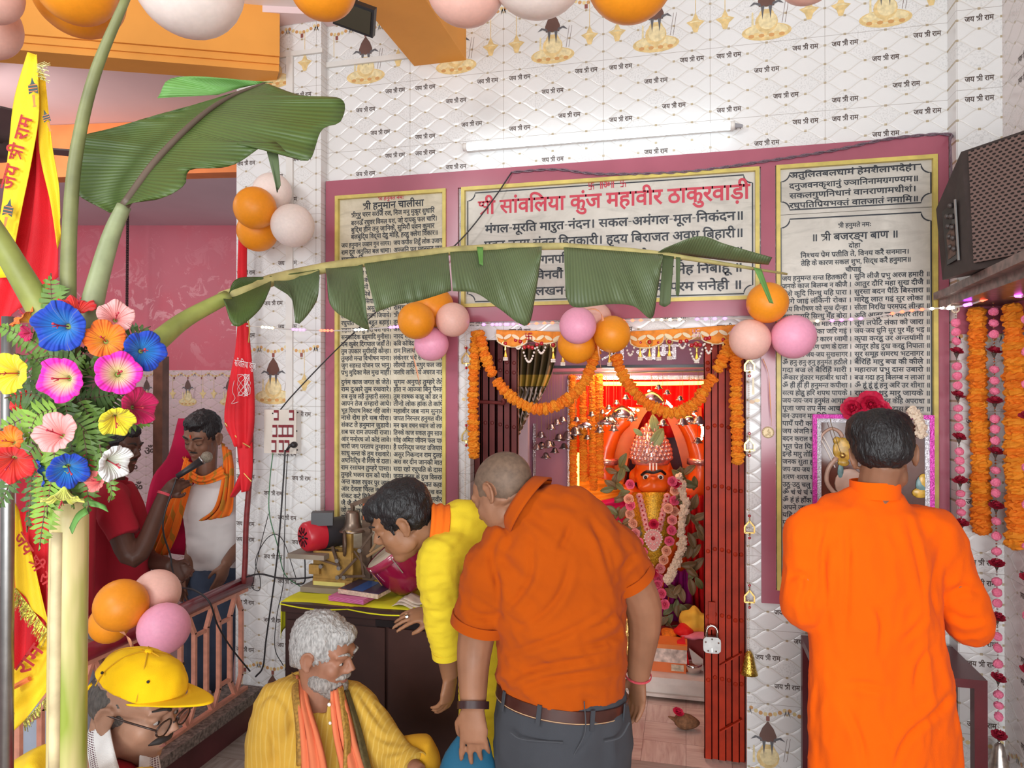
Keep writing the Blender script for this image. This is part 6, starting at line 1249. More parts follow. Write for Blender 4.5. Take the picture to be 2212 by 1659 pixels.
for k, (dx, dz, r_) in enumerate(((-.055, .0, .05), (.0, .02, .055), (.03, -.005, .045), (-.03, -.03, .04))): inst(ROSES[2], 'petals', t2, c + V((dx, -.01 * k, dz)), face((R.uniform(-.6, .6), -1, R.uniform(0, .8)), k), r_)
garland('short white tuberose garland over the right corner of the framed picture', spline([W(1968, 885, yf - .03), W(1984, 905, yf - .03), W(1990, 940, yf - .03)], 6), .022, .5, 'tuberose_garland', 'tuberose garlands', [TUBE])
cable('thin string with a gilt ball hanging before the picture', [W(1793, 905, yf - .03), W(1800, 930, yf - .03), W(1818, 985, yf - .03)], .0012, CORD); o = MB().ball(W(1820, 984, yf - .03), .011, None, 10, 7).build('gilt_ball', GILT, None, True); tag(o, 'small gilt ball on a string in front of the picture', 'ornament')
DKM = mat('dark_maroon_wood', (.11, .012, .018), .35, var=.15, vs=10); sa, sbx = W(1745, 1400, -.2).x, W(2118, 1400, -.3).x; t = thing('picture_stand', 'dark maroon wooden stand under the framed picture', 'stand', ((sa + sbx) / 2, -.2, 0)); MB().box((sa, -.36, .57), (sbx, -.03, .6)).build('top', DKM, t)
for x, y in ((sa + .02, -.34), (sbx - .02, -.34), (sa + .02, -.05), (sbx - .02, -.05)): MB().box((x - .02, y - .02, 0), (x + .02, y + .02, .57)).build('leg', DKM, t)
# ------------------------------------------------------------------ railing, curb and room beyond
RX = -2.04; RZ0, RZ1 = .165, .655; PKI = mat('salmon_painted_iron', (.66, .28, .19), .5, var=.15, vs=30); MWD = mat('maroon_handrail', (.20, .012, .025), .3, var=.2, vs=20, coat=.3)
t = thing('railing', 'salmon iron railing with a maroon handrail beside the left pillar', 'railing', (RX, -.7, RZ0)); ya_, yb_ = -.10, -1.42
MB().tube([(RX, ya_ + .02, RZ1 + .02), (RX, (ya_ + yb_) / 2, RZ1 + .015), (RX, yb_, RZ1 + .02)], .03, 14).build('handrail', MWD, t, True); MB().box((RX - .012, yb_, RZ1 - .024), (RX + .012, ya_, RZ1 - .008)).build('top_bar', PKI, t); MB().box((RX - .012, yb_, RZ0), (RX + .012, ya_, RZ0 + .014)).build('bottom_bar', PKI, t)
n = 8; wd = (ya_ - yb_) / n
for k in range(n):
    y = yb_ + wd * (k + .5); h = wd * .26; a = RZ1 - .02; z1 = a - .085; z0_ = RZ0 + .085; mb = MB()
    for s_ in (-1, 1):
        mb.bar((RX, y + s_ * .004, a), (RX, y + s_ * h, z1), .014, .02, (1, 0, 0)); mb.bar((RX, y + s_ * h, z1 + .005), (RX, y + s_ * h, z0_ - .005), .014, .02, (1, 0, 0)); mb.bar((RX, y + s_ * h, z0_), (RX, y + s_ * .004, RZ0 + .01), .014, .02, (1, 0, 0))
    if k < n - 1: mb.bar((RX, y + h, z1 - .01), (RX, y + wd - h, z1 - .01), .014, .016, (1, 0, 0)); mb.bar((RX, y + h, z0_ + .01), (RX, y + wd - h, z0_ + .01), .014, .016, (1, 0, 0))
    mb.build('baluster', PKI, t)
CURB = mat('speckled_stone', (.19, .145, .125), .6, var=.7, vs=70); structure(MB().box((RX - .12, -2.2, RZ0 - .045), (RX + .07, PY, RZ0)).build('trim_7', CURB)); structure(MB().box((RX - .10, -2.2, -.1), (RX + .05, PY, RZ0 - .045)).build('wall_curb', mat('maroon_plinth_paint', (.10, .022, .025), .5, var=.2)))
mb = MB(); lk = [P(276 - 2 * k / 46, 448 + 233 * k / 45, 5.6) for k in range(46)]
for k, p in enumerate(lk): q = Matrix.Translation(p) @ Matrix.Rotation((k % 2) * PI / 2, 4, 'Z'); mb.tube([q @ V((.0105 * math.cos(a), 0, .0165 * math.sin(a))) for a in [i * PI / 4 for i in range(9)]], .004, 5)
o = mb.build('chain', mat('dark_iron', (.05, .03, .03), .5, .5)); tag(o, 'thin dark iron chain hanging in front of the pink wall', 'chain')
a, b = P(338, 770, 4.6), P(356, 1200, 4.6); o = MB().box((a.x - .55, a.y - .4, -.06), (a.x + .0, a.y - .36, a.z)).build('door_panel', mat('dark_brown_wood', (.075, .03, .022), .4, var=.3, vs=12)); tag(o, 'dark brown wooden door leaf behind the singers', 'door'); o = MB().box((a.x, a.y - .03, -.06), (b.x + .02, a.y + .03, a.z)).build('door_post', mat('brown_post', (.13, .05, .03), .45, var=.3, vs=15)); tag(o, 'narrow brown wooden post at the dark door edge', 'post')
t = thing('ceiling_fan', 'dark ceiling fan seen behind the yellow flag', 'fan', P(40, 300, 3.4)); FANM = mat('dark_brown_fan', (.06, .038, .035), .45, var=.2)
c = P(-25, 318, 3.4); MB().lathe([(.02, .12), (.09, .06), (.11, 0), (.08, -.05), (.01, -.06)], Matrix.Translation(c), 18).build('motor', FANM, t, True); MB().tube([c + V((0, 0, .1)), V((c.x, c.y, CEIL))], .015, 8).build('rod', FANM, t)
for tip in ((160, 272, 3.5), (38, 395, 3.0), (-220, 300, 3.3)): q = P(*tip); q.z = c.z; d = (q - c).normalized(); MB().prism([c + d * .1 + V((-d.y, d.x, 0)) * .03, c + d * .62 + V((-d.y, d.x, 0)) * .07, c + d * .62 - V((-d.y, d.x, 0)) * .07, c + d * .1 - V((-d.y, d.x, 0)) * .03], (0, 0, .008)).build('blade', FANM, t)
# ------------------------------------------------------------------ desk and what stands on it
DY0, DY1 = -.52, -.12; dz = W(640, 1303, DY0).z; dx0, dx1 = W(613, 1310, DY0).x, W(1010, 1350, DY0).x; BRN = mat('dark_brown_laminate', (.040, .017, .015), .34, var=.2, vs=6)
t = thing('desk', 'dark brown cabinet desk against the wall under the prayer board', 'desk', ((dx0 + dx1) / 2, -.3, 0)); MB().box((dx0, DY0 + .012, 0), (dx1, DY1, dz - .035)).build('carcass', BRN, t); MB().box((dx0 - .008, DY0 - .008, dz - .035), (dx1 + .008, DY1, dz)).build('top', BRN, t); MB().box((dx0 + .012, DY0, .04), (dx0 + .44, DY0 + .012, dz - .07)).build('door', mat('brown_door_panel', (.048, .021, .018), .32, var=.2, vs=6), t); MB().box((dx0 + .455, DY0, .04), (dx1 - .012, DY0 + .012, dz - .07)).build('door', mat('brown_door_panel', 0), t); MB().box((dx0 + .4, DY0 + .002, dz - .066), (dx1 - .012, DY0 + .011, dz - .04)).build('drawer_gap', JET, t)
YT = cloth('yellow_green_cloth', (.70, .66, .02), 600, .12, .8, .4); cx1 = W(948, 1300, DY0).x
o = MB().grid(lambda u, v: V((dx0 - .012 + (cx1 - dx0) * u, DY0 - .012 + (DY1 - DY0 - .0) * v, dz + .004 + .002 * math.sin(u * 20 + v * 9))) if v > 0 else V((dx0 - .012 + (cx1 - dx0) * u, DY0 - .013, dz - .004 - .012 * abs(math.sin(u * 7)))), 40, 10, .002).build('tablecloth', YT, None, True); tag(o, 'yellow green cloth spread over the brown desk', 'tablecloth')
fp = o; q = MB().grid(lambda u, v: V((dx0 - .014 - .01 * math.sin(u * 9) * v, DY0 + .0 + .12 * u, dz + .002 - (.15 - .1 * u) * v)), 8, 8, .002).build('hanging_corner', YT, fp, True)
ym = -.30; MST = mat('ochre_machine_paint', (.36, .20, .045), .5, var=.35, vs=22); IRON = mat('dull_brown_iron', (.12, .075, .05), .45, .5, var=.3, vs=25); BRZ = mat('dull_bronze', (.20, .145, .11), .35, .8, var=.2, vs=12); MRED = mat('motor_red', (.50, .015, .03), .35, var=.1); DRM = mat('maroon_drum_lacquer', (.22, .004, .035), .2, var=.15, vs=6, coat=.6)
def mw(px, py, dy=0): return W(px, py, ym + dy)
t = thing('bell_machine', 'electric temple bell and drum machine on the yellow cloth', 'bell machine', V((mw(735, 1285).x, ym, dz + .006))); zb = dz + .006
x0, x1 = mw(672, 1280).x, mw(790, 1280).x; MB().box((x0, ym - .09, zb), (x1, ym + .09, zb + .022)).build('base_board', mat('grey_brown_board', (.25, .2, .15), .6, var=.2), t); xa, xb = mw(688, 1200).x, mw(772, 1200).x; zt = mw(700, 1185).z
MB().box((xa, ym - .05, zb + .022), (xb, ym + .05, zb + .05)).box((xa, ym - .045, zb + .05), (xb, ym - .035, zt)).box((xa, ym + .035, zb + .05), (xb, ym + .045, zt)).box((mw(765, 1100).x - .012, ym - .05, zt - .05), (mw(765, 1100).x + .012, ym - .03, mw(765, 1142).z)).box((mw(688, 1230).x - .01, ym - .065, mw(690, 1232).z), (mw(705, 1230).x, ym - .045, mw(690, 1212).z)).build('frame', MST, t)
MB().box((mw(690, 1250).x, ym - .0525, mw(690, 1261).z), (mw(757, 1250).x, ym - .05, mw(690, 1248).z)).build('name_plate', mat('pale_yellow_plate', (.72, .62, .18), .4), t)
MB().box((mw(645, 1190).x, ym - .09, mw(650, 1196).z), (mw(722, 1190).x, ym + .08, mw(650, 1186).z)).build('motor_shelf', mat('grey_brown_board', 0), t)
mc = mw(676, 1157, -.03); ax = V((.55, .83, .02)).normalized(); T_ = Matrix.Translation(mc) @ ax.to_track_quat('Z', 'Y').to_matrix().to_4x4(); mo = MB().lathe([(.001, -.045), (.052, -.045), (.062, -.035), (.066, .0), (.066, .04)], T_, 28, False).build('motor', MRED, t, True); MB().lathe([(.064, .04), (.064, .15), (.05, .16), (.001, .16)], T_, 24, False).build('motor_body', mat('motor_black', (.03, .026, .03), .5, var=.2), mo, True)
mb = MB(); [mb.bar(T_ @ V((.018 * math.cos(k * PI / 5), .018 * math.sin(k * PI / 5), -.0462)), T_ @ V((.042 * math.cos(k * PI / 5), .042 * math.sin(k * PI / 5), -.0462)), .007, .002, ax) for k in range(10)]; mb.ball(T_ @ V((0, 0, -.045)), .008, None, 8, 5); mb.build('vent_slot', JET, mo)
MB().box((-.045, -.03, 0), (.045, .03, .055), Matrix.Translation(mw(697, 1133, -.02)) @ Matrix.Rotation(.4, 4, 'Z')).build('terminal_box', mat('dark_grey_plastic', (.05, .05, .055), .5), mo)
bp = mw(762, 1128); be = MB().lathe([(.004, .052), (.024, .05), (.03, .04), (.034, .0), (.042, -.022), (.058, -.036), (.056, -.04), (.04, -.03), (.02, 0)], Matrix.Translation(bp), 26, False).build('bell', BRZ, t, True); MB().bar(bp + V((0, 0, .05)), bp + V((0, 0, .075)), .018, .012).bar(bp + V((-.01, 0, .07)), mw(830, 1062, .02), .012, .018).build('bell_arm', IRON, t); MB().box((mw(782, 1090).x, ym, zb + .05), (mw(800, 1090).x, ym + .02, mw(790, 1078).z)).build('upright', IRON, t); MB().box((mw(785, 1100).x, ym - .002, mw(785, 1122).z), (mw(795, 1100).x, ym, mw(785, 1088).z)).build('orange_label', mat('rust_label', (.45, .09, .02), .6), t)
fc = mw(744, 1174, -.05); MB().lathe([(.001, -.006), (.05, -.006), (.055, 0), (.05, .006), (.001, .006)], Matrix.Translation(fc) @ V((.85, .5, 0)).to_track_quat('Z', 'Y').to_matrix().to_4x4(), 28).build('pulley', IRON, t, True)
for a, b, w_ in (((718, 1180), (733, 1228), .013), ((734, 1245), (770, 1206), .01), ((734, 1246), (790, 1244), .01), ((688, 1208), (728, 1220), .008), ((778, 1190), (786, 1244), .01), ((776, 1190), (806, 1150), .008), ((765, 1190), (800, 1240), .007), ((760, 1146), (800, 1140), .009)): MB().bar(mw(*a, -.065), mw(*b, -.06), w_, w_ * .6, (0, -1, 0)).build('linkage', IRON, t)
[MB().lathe([(.001, 0), (.009, 0), (.009, .014), (.001, .014)], Matrix.Translation(mw(x, y, -.075)) @ Matrix.Rotation(-PI / 2, 4, 'X'), 10).build('bolt', STEEL, t) for x, y in ((727, 1212), (731, 1228), (728, 1248), (742, 1248), (776, 1190), (692, 1224))]
dc = mw(868, 1222, -.02); da = (mw(842, 1178, -.06) - dc); da = V((-.55, -.25, .8)).normalized(); T_ = Matrix.Translation(dc) @ da.to_track_quat('Z', 'Y').to_matrix().to_4x4(); dr = MB().lathe([(.001, -.115), (.05, -.11), (.085, -.085), (.107, -.03), (.112, .04), (.112, .06)], T_, 32, False).build('drum', DRM, t, True); MB().lathe([(.112, .055), (.119, .055), (.119, .085), (.112, .088)], T_, 32, False).build('rim', mat('maroon_hoop', (.3, .02, .06), .25, var=.1, coat=.5), dr, True); MB().lathe([(.113, .084), (.06, .086), (.001, .086)], T_, 32, False).build('skin', mat('drum_skin', (.55, .47, .36), .6), dr)
for k in range(6): a = k * PI / 3; MB().tube([T_ @ V((.119 * math.cos(a), .119 * math.sin(a), .08)), T_ @ V((.120 * math.cos(a), .120 * math.sin(a), .0))], .0028, 6).build('tension_rod', CHROME, dr)
MB().tube([mw(793, 1202, -.07), mw(846, 1168, -.09)], .006, 8).tube([mw(800, 1192, -.06), mw(826, 1152, -.08)], .006, 8).build('drum_stick', mat('worn_stick', (.26, .15, .07), .6), t)
# books
o = MB().box((-.082, -.06, 0), (.082, .06, .018), Matrix.Translation(V((mw(790, 1300).x + .01, DY0 + .09, dz + .008))) @ Matrix.Rotation(-.12, 4, 'Z')); m, nt, b = new_mat('magenta_check_cover'); x, y, z = sep(coords('Object')); ck = E.m('MODULO', E.m('FLOOR', (x + y) * 160) + E.m('FLOOR', (x - y + z * 2) * 160) + 4000, 2); link(mix(ck, (.50, .03, .22), (.72, .26, .45)), b.inputs['Base Color']); o = o.build('notebook', m); tag(o, 'pink checked notebook lying at the front of the desk', 'book')
T_ = Matrix.Translation(V((mw(812, 1290).x, DY0 + .13, dz + .028))) @ Matrix.Rotation(-.10, 4, 'Z') @ Matrix.Rotation(.03, 4, 'Y'); t = thing('register', 'worn register with dark blue cover lying on the pink notebook', 'book', T_ @ V((0, 0, 0))); MB().box((-.092, -.07, 0), (.092, .07, .018), T_).build('pages', mat('worn_page_edges', (.60, .45, .34), .8, var=.3, vs=80), t); MB().box((-.085, -.068, .018), (.096, .074, .0215), T_).build('cover', mat('dark_violet_cover', (.045, .025, .055), .35, var=.2), t); MB().box((-.035, -.067, .0216), (.022, .073, .0222), T_).build('blue_patch', mat('blue_print', (.01, .07, .26), .35, var=.3), t); MB().prism([T_ @ V(q) for q in ((-.092, -.07, .0182), (-.05, -.07, .0182), (-.075, .02, .0182), (-.092, .02, .0182))], (0, 0, .001)).build('orange_endpaper', mat('orange_paper', (.6, .18, .05), .7), t)
for k in range(3): o = MB().grid(lambda u, v: V((mw(885 + 8 * k, 1290).x + .09 * u, DY0 + .03 + .02 * k + .09 * v, dz + .008 + .006 * k + .01 * math.sin(u * 4 + k))), 6, 4, .001).build('loose_paper', mat('creased_paper', (.62, .52, .42), .8, var=.2, vs=30), None, True); tag(o, ['loose creased paper lowest on the desk beside the hand', 'loose creased paper in the middle of the little pile', 'loose creased paper on top of the little pile by the hand'][k], 'paper', 'papers on the desk')
# ------------------------------------------------------------------ people
D = lambda x, y, z: (CR @ V((x, y, z))).normalized()      # direction seen from the camera: right, up, towards
def skin(name, c): return mat(name, c, .5, var=.12, vs=14, sss=.06, bmp=.06, bs_=300, spec=.35)
def hairmat(name, c, rough=.5):
    if name in MATS: return MATS[name]
    m, nt, b = new_mat(name); MATS[name] = m; f = tnoise(coords('Object', (1, 1, .3)), 160, 2); link(mix(ramp(f, .3, .7), tuple(k * .5 for k in c), c), b.inputs['Base Color']); b.inputs['Roughness'].default_value = rough; bump(f, .8, .006, b); return m
BLACKH = hairmat('black_hair', (.014, .012, .013)); WHITEH = hairmat('white_hair', (.50, .48, .46), .65); LID = mat('dark_brow', (.02, .014, .012), .7, var=0); LIP = mat('lip', (.26, .09, .075), .5, var=.1)
class Head:
    def __init__(s, c, fwd, up, k=1.0):
        f = fwd.normalized(); x = f.cross(up).normalized(); u = x.cross(f); s.c, s.k = V(c), k; s.M = Matrix((x, f, u)).transposed()
    def __call__(s, x, y, z): return s.c + s.M @ V((x, y, z)) * s.k
    def ball(s, mb, c, r, nu=14, nv=9): return mb.ball((0, 0, 0), tuple(q * s.k for q in r), Matrix.Translation(s(*c)) @ s.M.to_4x4(), nu, nv)
    def tube(s, mb, pts, r, n=4, seg=8):
        p = spline([s(*q) for q in pts], n); N = len(p); rr = [float(np.interp(i / (N - 1), np.linspace(0, 1, len(r)), r)) * s.k for i in range(N)] if isinstance(r, list) else r * s.k
        return mb.tube(p, rr, seg)
    def flesh(s, mb, fat=1.0):
        b = lambda c, r: s.ball(mb, c, r)
        b((0, -.012, .035), (.074, .094, .084)); b((0, .03, -.03), (.061 * fat, .062, .083)); b((0, .056, -.088), (.036 * fat, .030, .026)); b((0, .035, .04), (.064, .052, .05))
        for q in (-1, 1):
            b((q * .033, .054, -.022), (.028 * fat, .029, .030)); b((q * .043 * fat, .018, -.058), (.016, .040, .030)); b((q * .0105, .097, -.021), (.0085, .011, .0085)); b((q * .031, .0735, .008), (.0165, .0135, .0125))
            b((q * .076, -.008, -.004), (.007, .017, .027)); s.tube(mb, [(q * .075, .006, -.026), (q * .081, -.008, -.034), (q * .088, -.024, -.01), (q * .089, -.024, .016), (q * .083, -.006, .027), (q * .078, .008, .014)], .0052, 3, 6)
        s.tube(mb, [(-.052, .066, .03), (-.025, .084, .032), (0, .083, .027), (.025, .084, .032), (.052, .066, .03)], [.011, .0125, .009, .0125, .011]); s.tube(mb, [(0, .082, .022), (0, .098, .0), (0, .110, -.018)], [.0085, .0095, .0125])
        s.tube(mb, [(-.023, .076, -.053), (-.008, .0885, -.0495), (0, .0875, -.051), (.008, .0885, -.0495), (.023, .076, -.053)], [.004, .0065, .0055, .0065, .004]); s.tube(mb, [(-.02, .076, -.058), (0, .088, -.0625), (.02, .076, -.058)], [.004, .0075, .004])
    def hair(s, parent, m, parts, rough=.004, name='hair', fr_=55, vox=.0055, st=(1, 1, 1)):
        mb = MB(); [s.ball(mb, c, r, 28, 18) for c, r in parts]; me = remesh(mb, vox, 3)
        n = len(me.vertices); co = np.empty(n * 3); me.vertices.foreach_get('co', co); no = np.empty(n * 3); me.vertices.foreach_get('normal', no); co = co.reshape(-1, 3); no = no.reshape(-1, 3)
        d = np.array([noise.noise(V((p[0] * st[0], p[1] * st[1], p[2] * st[2])) * fr_) + .5 * noise.noise(V(p) * fr_ * 3) for p in co]); co += no * (d * rough)[:, None]; me.vertices.foreach_set('co', co.ravel()); me.update()
        return finish(me, name, m, parent)
    def face(s, parent, eyes=True, brow=True, lip=True, browm=None):
        for q in (-1, 1):
            if eyes: mb = MB(); s.ball(mb, (q * .031, .0795, .006), (.0115, .0085, .0062), 10, 7); mb.mat(1); s.ball(mb, (q * .031, .085, .0055), (.0052, .0036, .0052), 8, 6); mb.build('eye', [mat('eye_white', (.42, .38, .35), .45, var=0), JET], parent, True)
            if not eyes: mb = MB(); s.tube(mb, [(q * .018, .083, .003), (q * .031, .0885, -.001), (q * .044, .078, .003)], .0014, 3, 5); mb.build('eyelash', LID, parent)
            if brow: mb = MB(); s.tube(mb, [(q * .012, .0945, .031), (q * .03, .0955, .041), (q * .052, .077, .036)], [.0042, .0046, .002], 4, 6); mb.build('eyebrow', browm or LID, parent)
        if lip: mb = MB(); s.tube(mb, [(-.02, .0795, -.0555), (0, .0925, -.0555), (.02, .0795, -.0555)], [.002, .005, .002]); mb.build('lips', LIP, parent)
    def moustache(s, parent, m, w_=.03, r=.006): mb = MB(); s.tube(mb, [(-w_, .076, -.046), (-w_ * .5, .089, -.040), (0, .0945, -.038), (w_ * .5, .089, -.040), (w_, .076, -.046)], [r * .4, r, r * .9, r, r * .4]); mb.build('moustache', m, parent, True)
def hand(mb, wr, d, n, side, curl=.35, k=1.0, spread=.05, thumb=.5):
    """palm and five fingers: d finger direction, n palm normal, side +1/-1 puts the thumb along +-(d x n)"""
    d = d.normalized(); n = (n - d * n.dot(d)).normalized(); s_ = d.cross(n).normalized() * side; wr = V(wr)
    mb.tube([wr - d * .02 * k, wr + d * .02 * k, wr + d * .055 * k, wr + d * .088 * k], [(.027 * k, .019 * k), (.034 * k, .017 * k), (.041 * k, .0155 * k), (.038 * k, .012 * k)], 14, True, 1, n)
    for i, (o_, L) in enumerate(((.030, .072), (.010, .080), (-.010, .075), (-.029, .060))):
        p = wr + d * (.082 - .004 * abs(i - 1)) * k + s_ * o_ * k; pts = [p - d * .012 * k]; a = curl * .55 + .05 * i; dd = (d + s_ * spread * (1.2 - i * .8)).normalized(); pts.append(p)
        for f, q in ((.45, 1.0), (.31, 1.9), (.24, 2.5)): v = (dd * math.cos(a * q) + n * math.sin(a * q)).normalized(); p = p + v * L * f * k; pts.append(p)
        mb.tube(pts, [.0092 * k, .0092 * k, .0084 * k, .0076 * k, .0058 * k], 8)
    b = wr + d * .022 * k + s_ * .026 * k; t1 = b + (d * .75 + s_ * .62 + n * (.2 + thumb * .5)).normalized() * .036 * k; t2 = t1 + (d * .9 + s_ * (.35 - thumb * .5) + n * thumb).normalized() * .030 * k; t3 = t2 + (d * .95 + s_ * (.1 - thumb * .6) + n * thumb).normalized() * .022 * k; mb.tube([b - d * .012 * k, b, t1, t2, t3], [.013 * k, .0135 * k, .0112 * k, .0096 * k, .0066 * k], 8)
def limb(mb, pts, rs, n=6, seg=14, **kw):
    p = spline(pts, n); N = len(p); rr = [float(np.interp(i / (N - 1), np.linspace(0, 1, len(rs)), rs)) for i in range(N)]; return mb.tube(p, rr, seg, **kw)
def trunk_(mb, secs, back, n=6, seg=28, k=1.0):
    p = spline([q[0] for q in secs], n); N = len(p); x = np.linspace(0, 1, len(secs)); t = np.linspace(0, 1, N)
    rs = [(float(np.interp(a, x, [q[1] for q in secs])) * k, float(np.interp(a, x, [q[2] for q in secs])) * k) for a in t]; return mb.tube(p, rs, seg, True, 1, back)
def wrinkle(me, amp, fq, st=(1, 1, 1), ridged=True, seed=0.0, rot=None):
    n = len(me.vertices); co = np.empty(n * 3); me.vertices.foreach_get('co', co); no = np.empty(n * 3); me.vertices.foreach_get('normal', no); co = co.reshape(-1, 3); no = no.reshape(-1, 3); out = np.empty(n)
    for i, p in enumerate(co):
        q = V(p)
        if rot: q = rot @ q
        q = V((q.x * st[0], q.y * st[1], q.z * st[2])) * fq + V((seed, 0, 0)); w_ = noise.noise(q); w_ += .5 * noise.noise(q * 2.1); out[i] = (1 - abs(w_) * 2) if ridged else w_
    co += no * ((out - out.mean()) * amp)[:, None]; me.vertices.foreach_set('co', co.ravel()); me.update()
def garment(name, mb, m, parent, vox=.009, smooth=4, wr=((.004, 7, (1, 1, .5)),), label=None, rot=None, folds=(), fd=.006):
    me = remesh(mb, vox, smooth)
    for i, q in enumerate(wr): wrinkle(me, *q, seed=i * 7.3, rot=rot)
    if folds: crease(me, folds, fd)
    return finish(me, name, m, parent, label)
def crease(me, lines, depth_=.006, wd=7.0):
    """press fold lines (given where the photo shows them) into the side of a garment facing the viewer"""
    n = len(me.vertices); co = np.empty(n * 3); me.vertices.foreach_get('co', co); no = np.empty(n * 3); me.vertices.foreach_get('normal', no); co = co.reshape(-1, 3); no = no.reshape(-1, 3)
    q = (co - np.array(CAM)) @ np.array(CR); px = 1106 - FPX * q[:, 0] / q[:, 2]; py = 829.5 + FPX * q[:, 1] / q[:, 2]; fc = np.clip((no @ np.array(CR))[:, 2] * 1.5, 0, 1); disp = np.zeros(n)
    for ln in lines:
        pts = [V((a, b, 0)) for a, b in ln]; pts = spline(pts, 5) if len(pts) > 2 else pts; best = np.full(n, 1e9); sd = np.zeros(n); tt = np.zeros(n); L = len(pts) - 1
        for i in range(L):
            a, b = pts[i], pts[i + 1]; dx, dy = b.x - a.x, b.y - a.y; l2 = dx * dx + dy * dy + 1e-9; t = np.clip(((px - a.x) * dx + (py - a.y) * dy) / l2, 0, 1); ex, ey = px - a.x - t * dx, py - a.y - t * dy; d = np.hypot(ex, ey); m_ = d < best; best[m_] = d[m_]; sd[m_] = np.sign(dx * ey - dy * ex)[m_]; tt[m_] = (i + t[m_]) / L
        env = np.sin(np.pi * np.clip(tt * .86 + .07, 0, 1)); s_ = best * sd; disp += env * (-np.exp(-(s_ / wd) ** 2) + .75 * np.exp(-((s_ - 2.1 * wd) / (1.5 * wd)) ** 2) + .3 * np.exp(-((s_ + 2 * wd) / (1.3 * wd)) ** 2))
    co += no * (disp * fc * depth_)[:, None]; me.vertices.foreach_set('co', co.ravel()); me.update()
def ringband(name, c, axis, ra, rb, h, m, parent, up, t=.004):
    T_ = Matrix.Translation(c) @ Matrix((up.cross(axis).normalized(), axis.cross(up.cross(axis)).normalized(), axis)).transposed().to_4x4(); mb = MB(); n = 40; vs = []
    for r, z in ((0, -h / 2), (t, -h / 2), (t, h / 2), (0, h / 2)): vs += [T_ @ V(((ra + r) * math.cos(2 * PI * k / n), (rb + r) * math.sin(2 * PI * k / n), z)) for k in range(n)]
    mb.add(vs, [(j * n + k, j * n + (k + 1) % n, ((j + 1) % 4) * n + (k + 1) % n, ((j + 1) % 4) * n + k) for j in range(4) for k in range(n)]); return mb.build(name, m, parent, True, sharp=40)
def person(label, p, fz=0.0): return thing('person', label, 'person', (p.x, p.y, fz))
def legs(mb, hips, dirs, fz, r=(.085, .06, .045), feet=True):
    for h, d in zip(hips, dirs):
        a = V((h.x + d.x * .02, h.y + d.y * .02, fz + .06)); kn = h.lerp(a, .48) + d * .02; limb(mb, [h, kn, a], list(r)); 
        if feet: mb.tube([a - d * .03 - V((0, 0, .02)), a + d * .06 - V((0, 0, .03)), a + d * .15 - V((0, 0, .045))], [.035, .036, .02], 10, True, .8)
back = D(0, 0, 1); rgt = D(1, 0, 0); UP = V((0, 0, 1)); bh = V((back.x, back.y, 0)).normalized(); fw_ = -bh
POLOF = [[(1082, 1478), (1150, 1446), (1240, 1428), (1335, 1402)], [(1110, 1492), (1190, 1465), (1280, 1452), (1348, 1440)], [(1085, 1415), (1150, 1395), (1220, 1368), (1300, 1325)], [(1235, 1405), (1290, 1392), (1348, 1366)], [(1255, 1365), (1300, 1350), (1340, 1318)], [(1080, 1330), (1120, 1290), (1148, 1240), (1150, 1160)], [(1120, 1360), (1180, 1320), (1215, 1270), (1232, 1210)], [(1275, 1120), (1302, 1180), (1326, 1262)], [(1232, 1130), (1222, 1160), (1205, 1195)], [(1078, 1330), (1076, 1265), (1062, 1200), (1085, 1140)], [(1330, 1262), (1328, 1210), (1300, 1150)], [(1335, 1245), (1352, 1215), (1380, 1195)], [(1000, 1300), (1030, 1330), (1075, 1330)]]
KURF = [[(1826, 1105), (1832, 1220), (1824, 1400)], [(1962, 1120), (1992, 1250), (2002, 1335)], [(1792, 1120), (1778, 1200), (1782, 1300)], [(1695, 1255), (1725, 1240), (1752, 1262)], [(1745, 1345), (1735, 1300), (1752, 1240)], [(2028, 1195), (2014, 1280), (2036, 1350)], [(2048, 1320), (2085, 1340), (2130, 1335)], [(2040, 1290), (2080, 1270), (2120, 1280)], [(1830, 1475), (1880, 1480), (1915, 1490)], [(2000, 1330), (1975, 1362), (1950, 1385)], [(2062, 1490), (2020, 1540), (1960, 1590)], [(1815, 1500), (1860, 1600), (1870, 1680)], [(1990, 1560), (1950, 1610), (1930, 1680)], [(1760, 1450), (1764, 1550), (1766, 1659)], [(2010, 1400), (1985, 1440), (1975, 1500)], [(1880, 1300), (1905, 1340), (1900, 1420)]]
BODYVOX = .0052
# --- man in the orange kurta, seen from behind, praying at the framed picture
Z = 2.15; SK1 = skin('brown_skin', (.27, .125, .07)); KUR = cloth('orange_cotton_kurta', (.90, .118, .0), 900, .05, .95, .35); root = person('person with black hair in a long orange kurta, seen from behind at the framed picture', P(1895, 1659, Z))
J = P; hd = Head(J(1908, 985, Z), D(.42, -.3, -.86), D(.05, .93, -.36), 1.02); mb = MB(); hd.flesh(mb)
limb(mb, [hd(0, -.025, -.02), J(1893, 1062, Z), J(1888, 1110, Z)], [.058, .056, .06])
secs = [(J(1890, 1050, Z + .01), .062, .058), (J(1887, 1078, Z + .01), .105, .07), (J(1883, 1108, Z + .01), .18, .09), (J(1882, 1180, Z), .20, .115), (J(1886, 1280, Z), .192, .118), (J(1893, 1390, Z), .195, .115), (J(1905, 1520, Z), .215, .125), (J(1914, 1700, Z), .225, .13), (J(1920, 1800, Z), .235, .135)]
trunk_(mb, secs[1:7], bh, k=.84); LA = [J(1752, 1150, Z), J(1740, 1312, Z + .02), J(1800, 1250, Z + .3)]; RA = [J(2018, 1150, Z), J(2092, 1345, Z + .04), J(2000, 1260, Z + .34)]
for A_ in (LA, RA): limb(mb, A_, [.04, .034, .028])
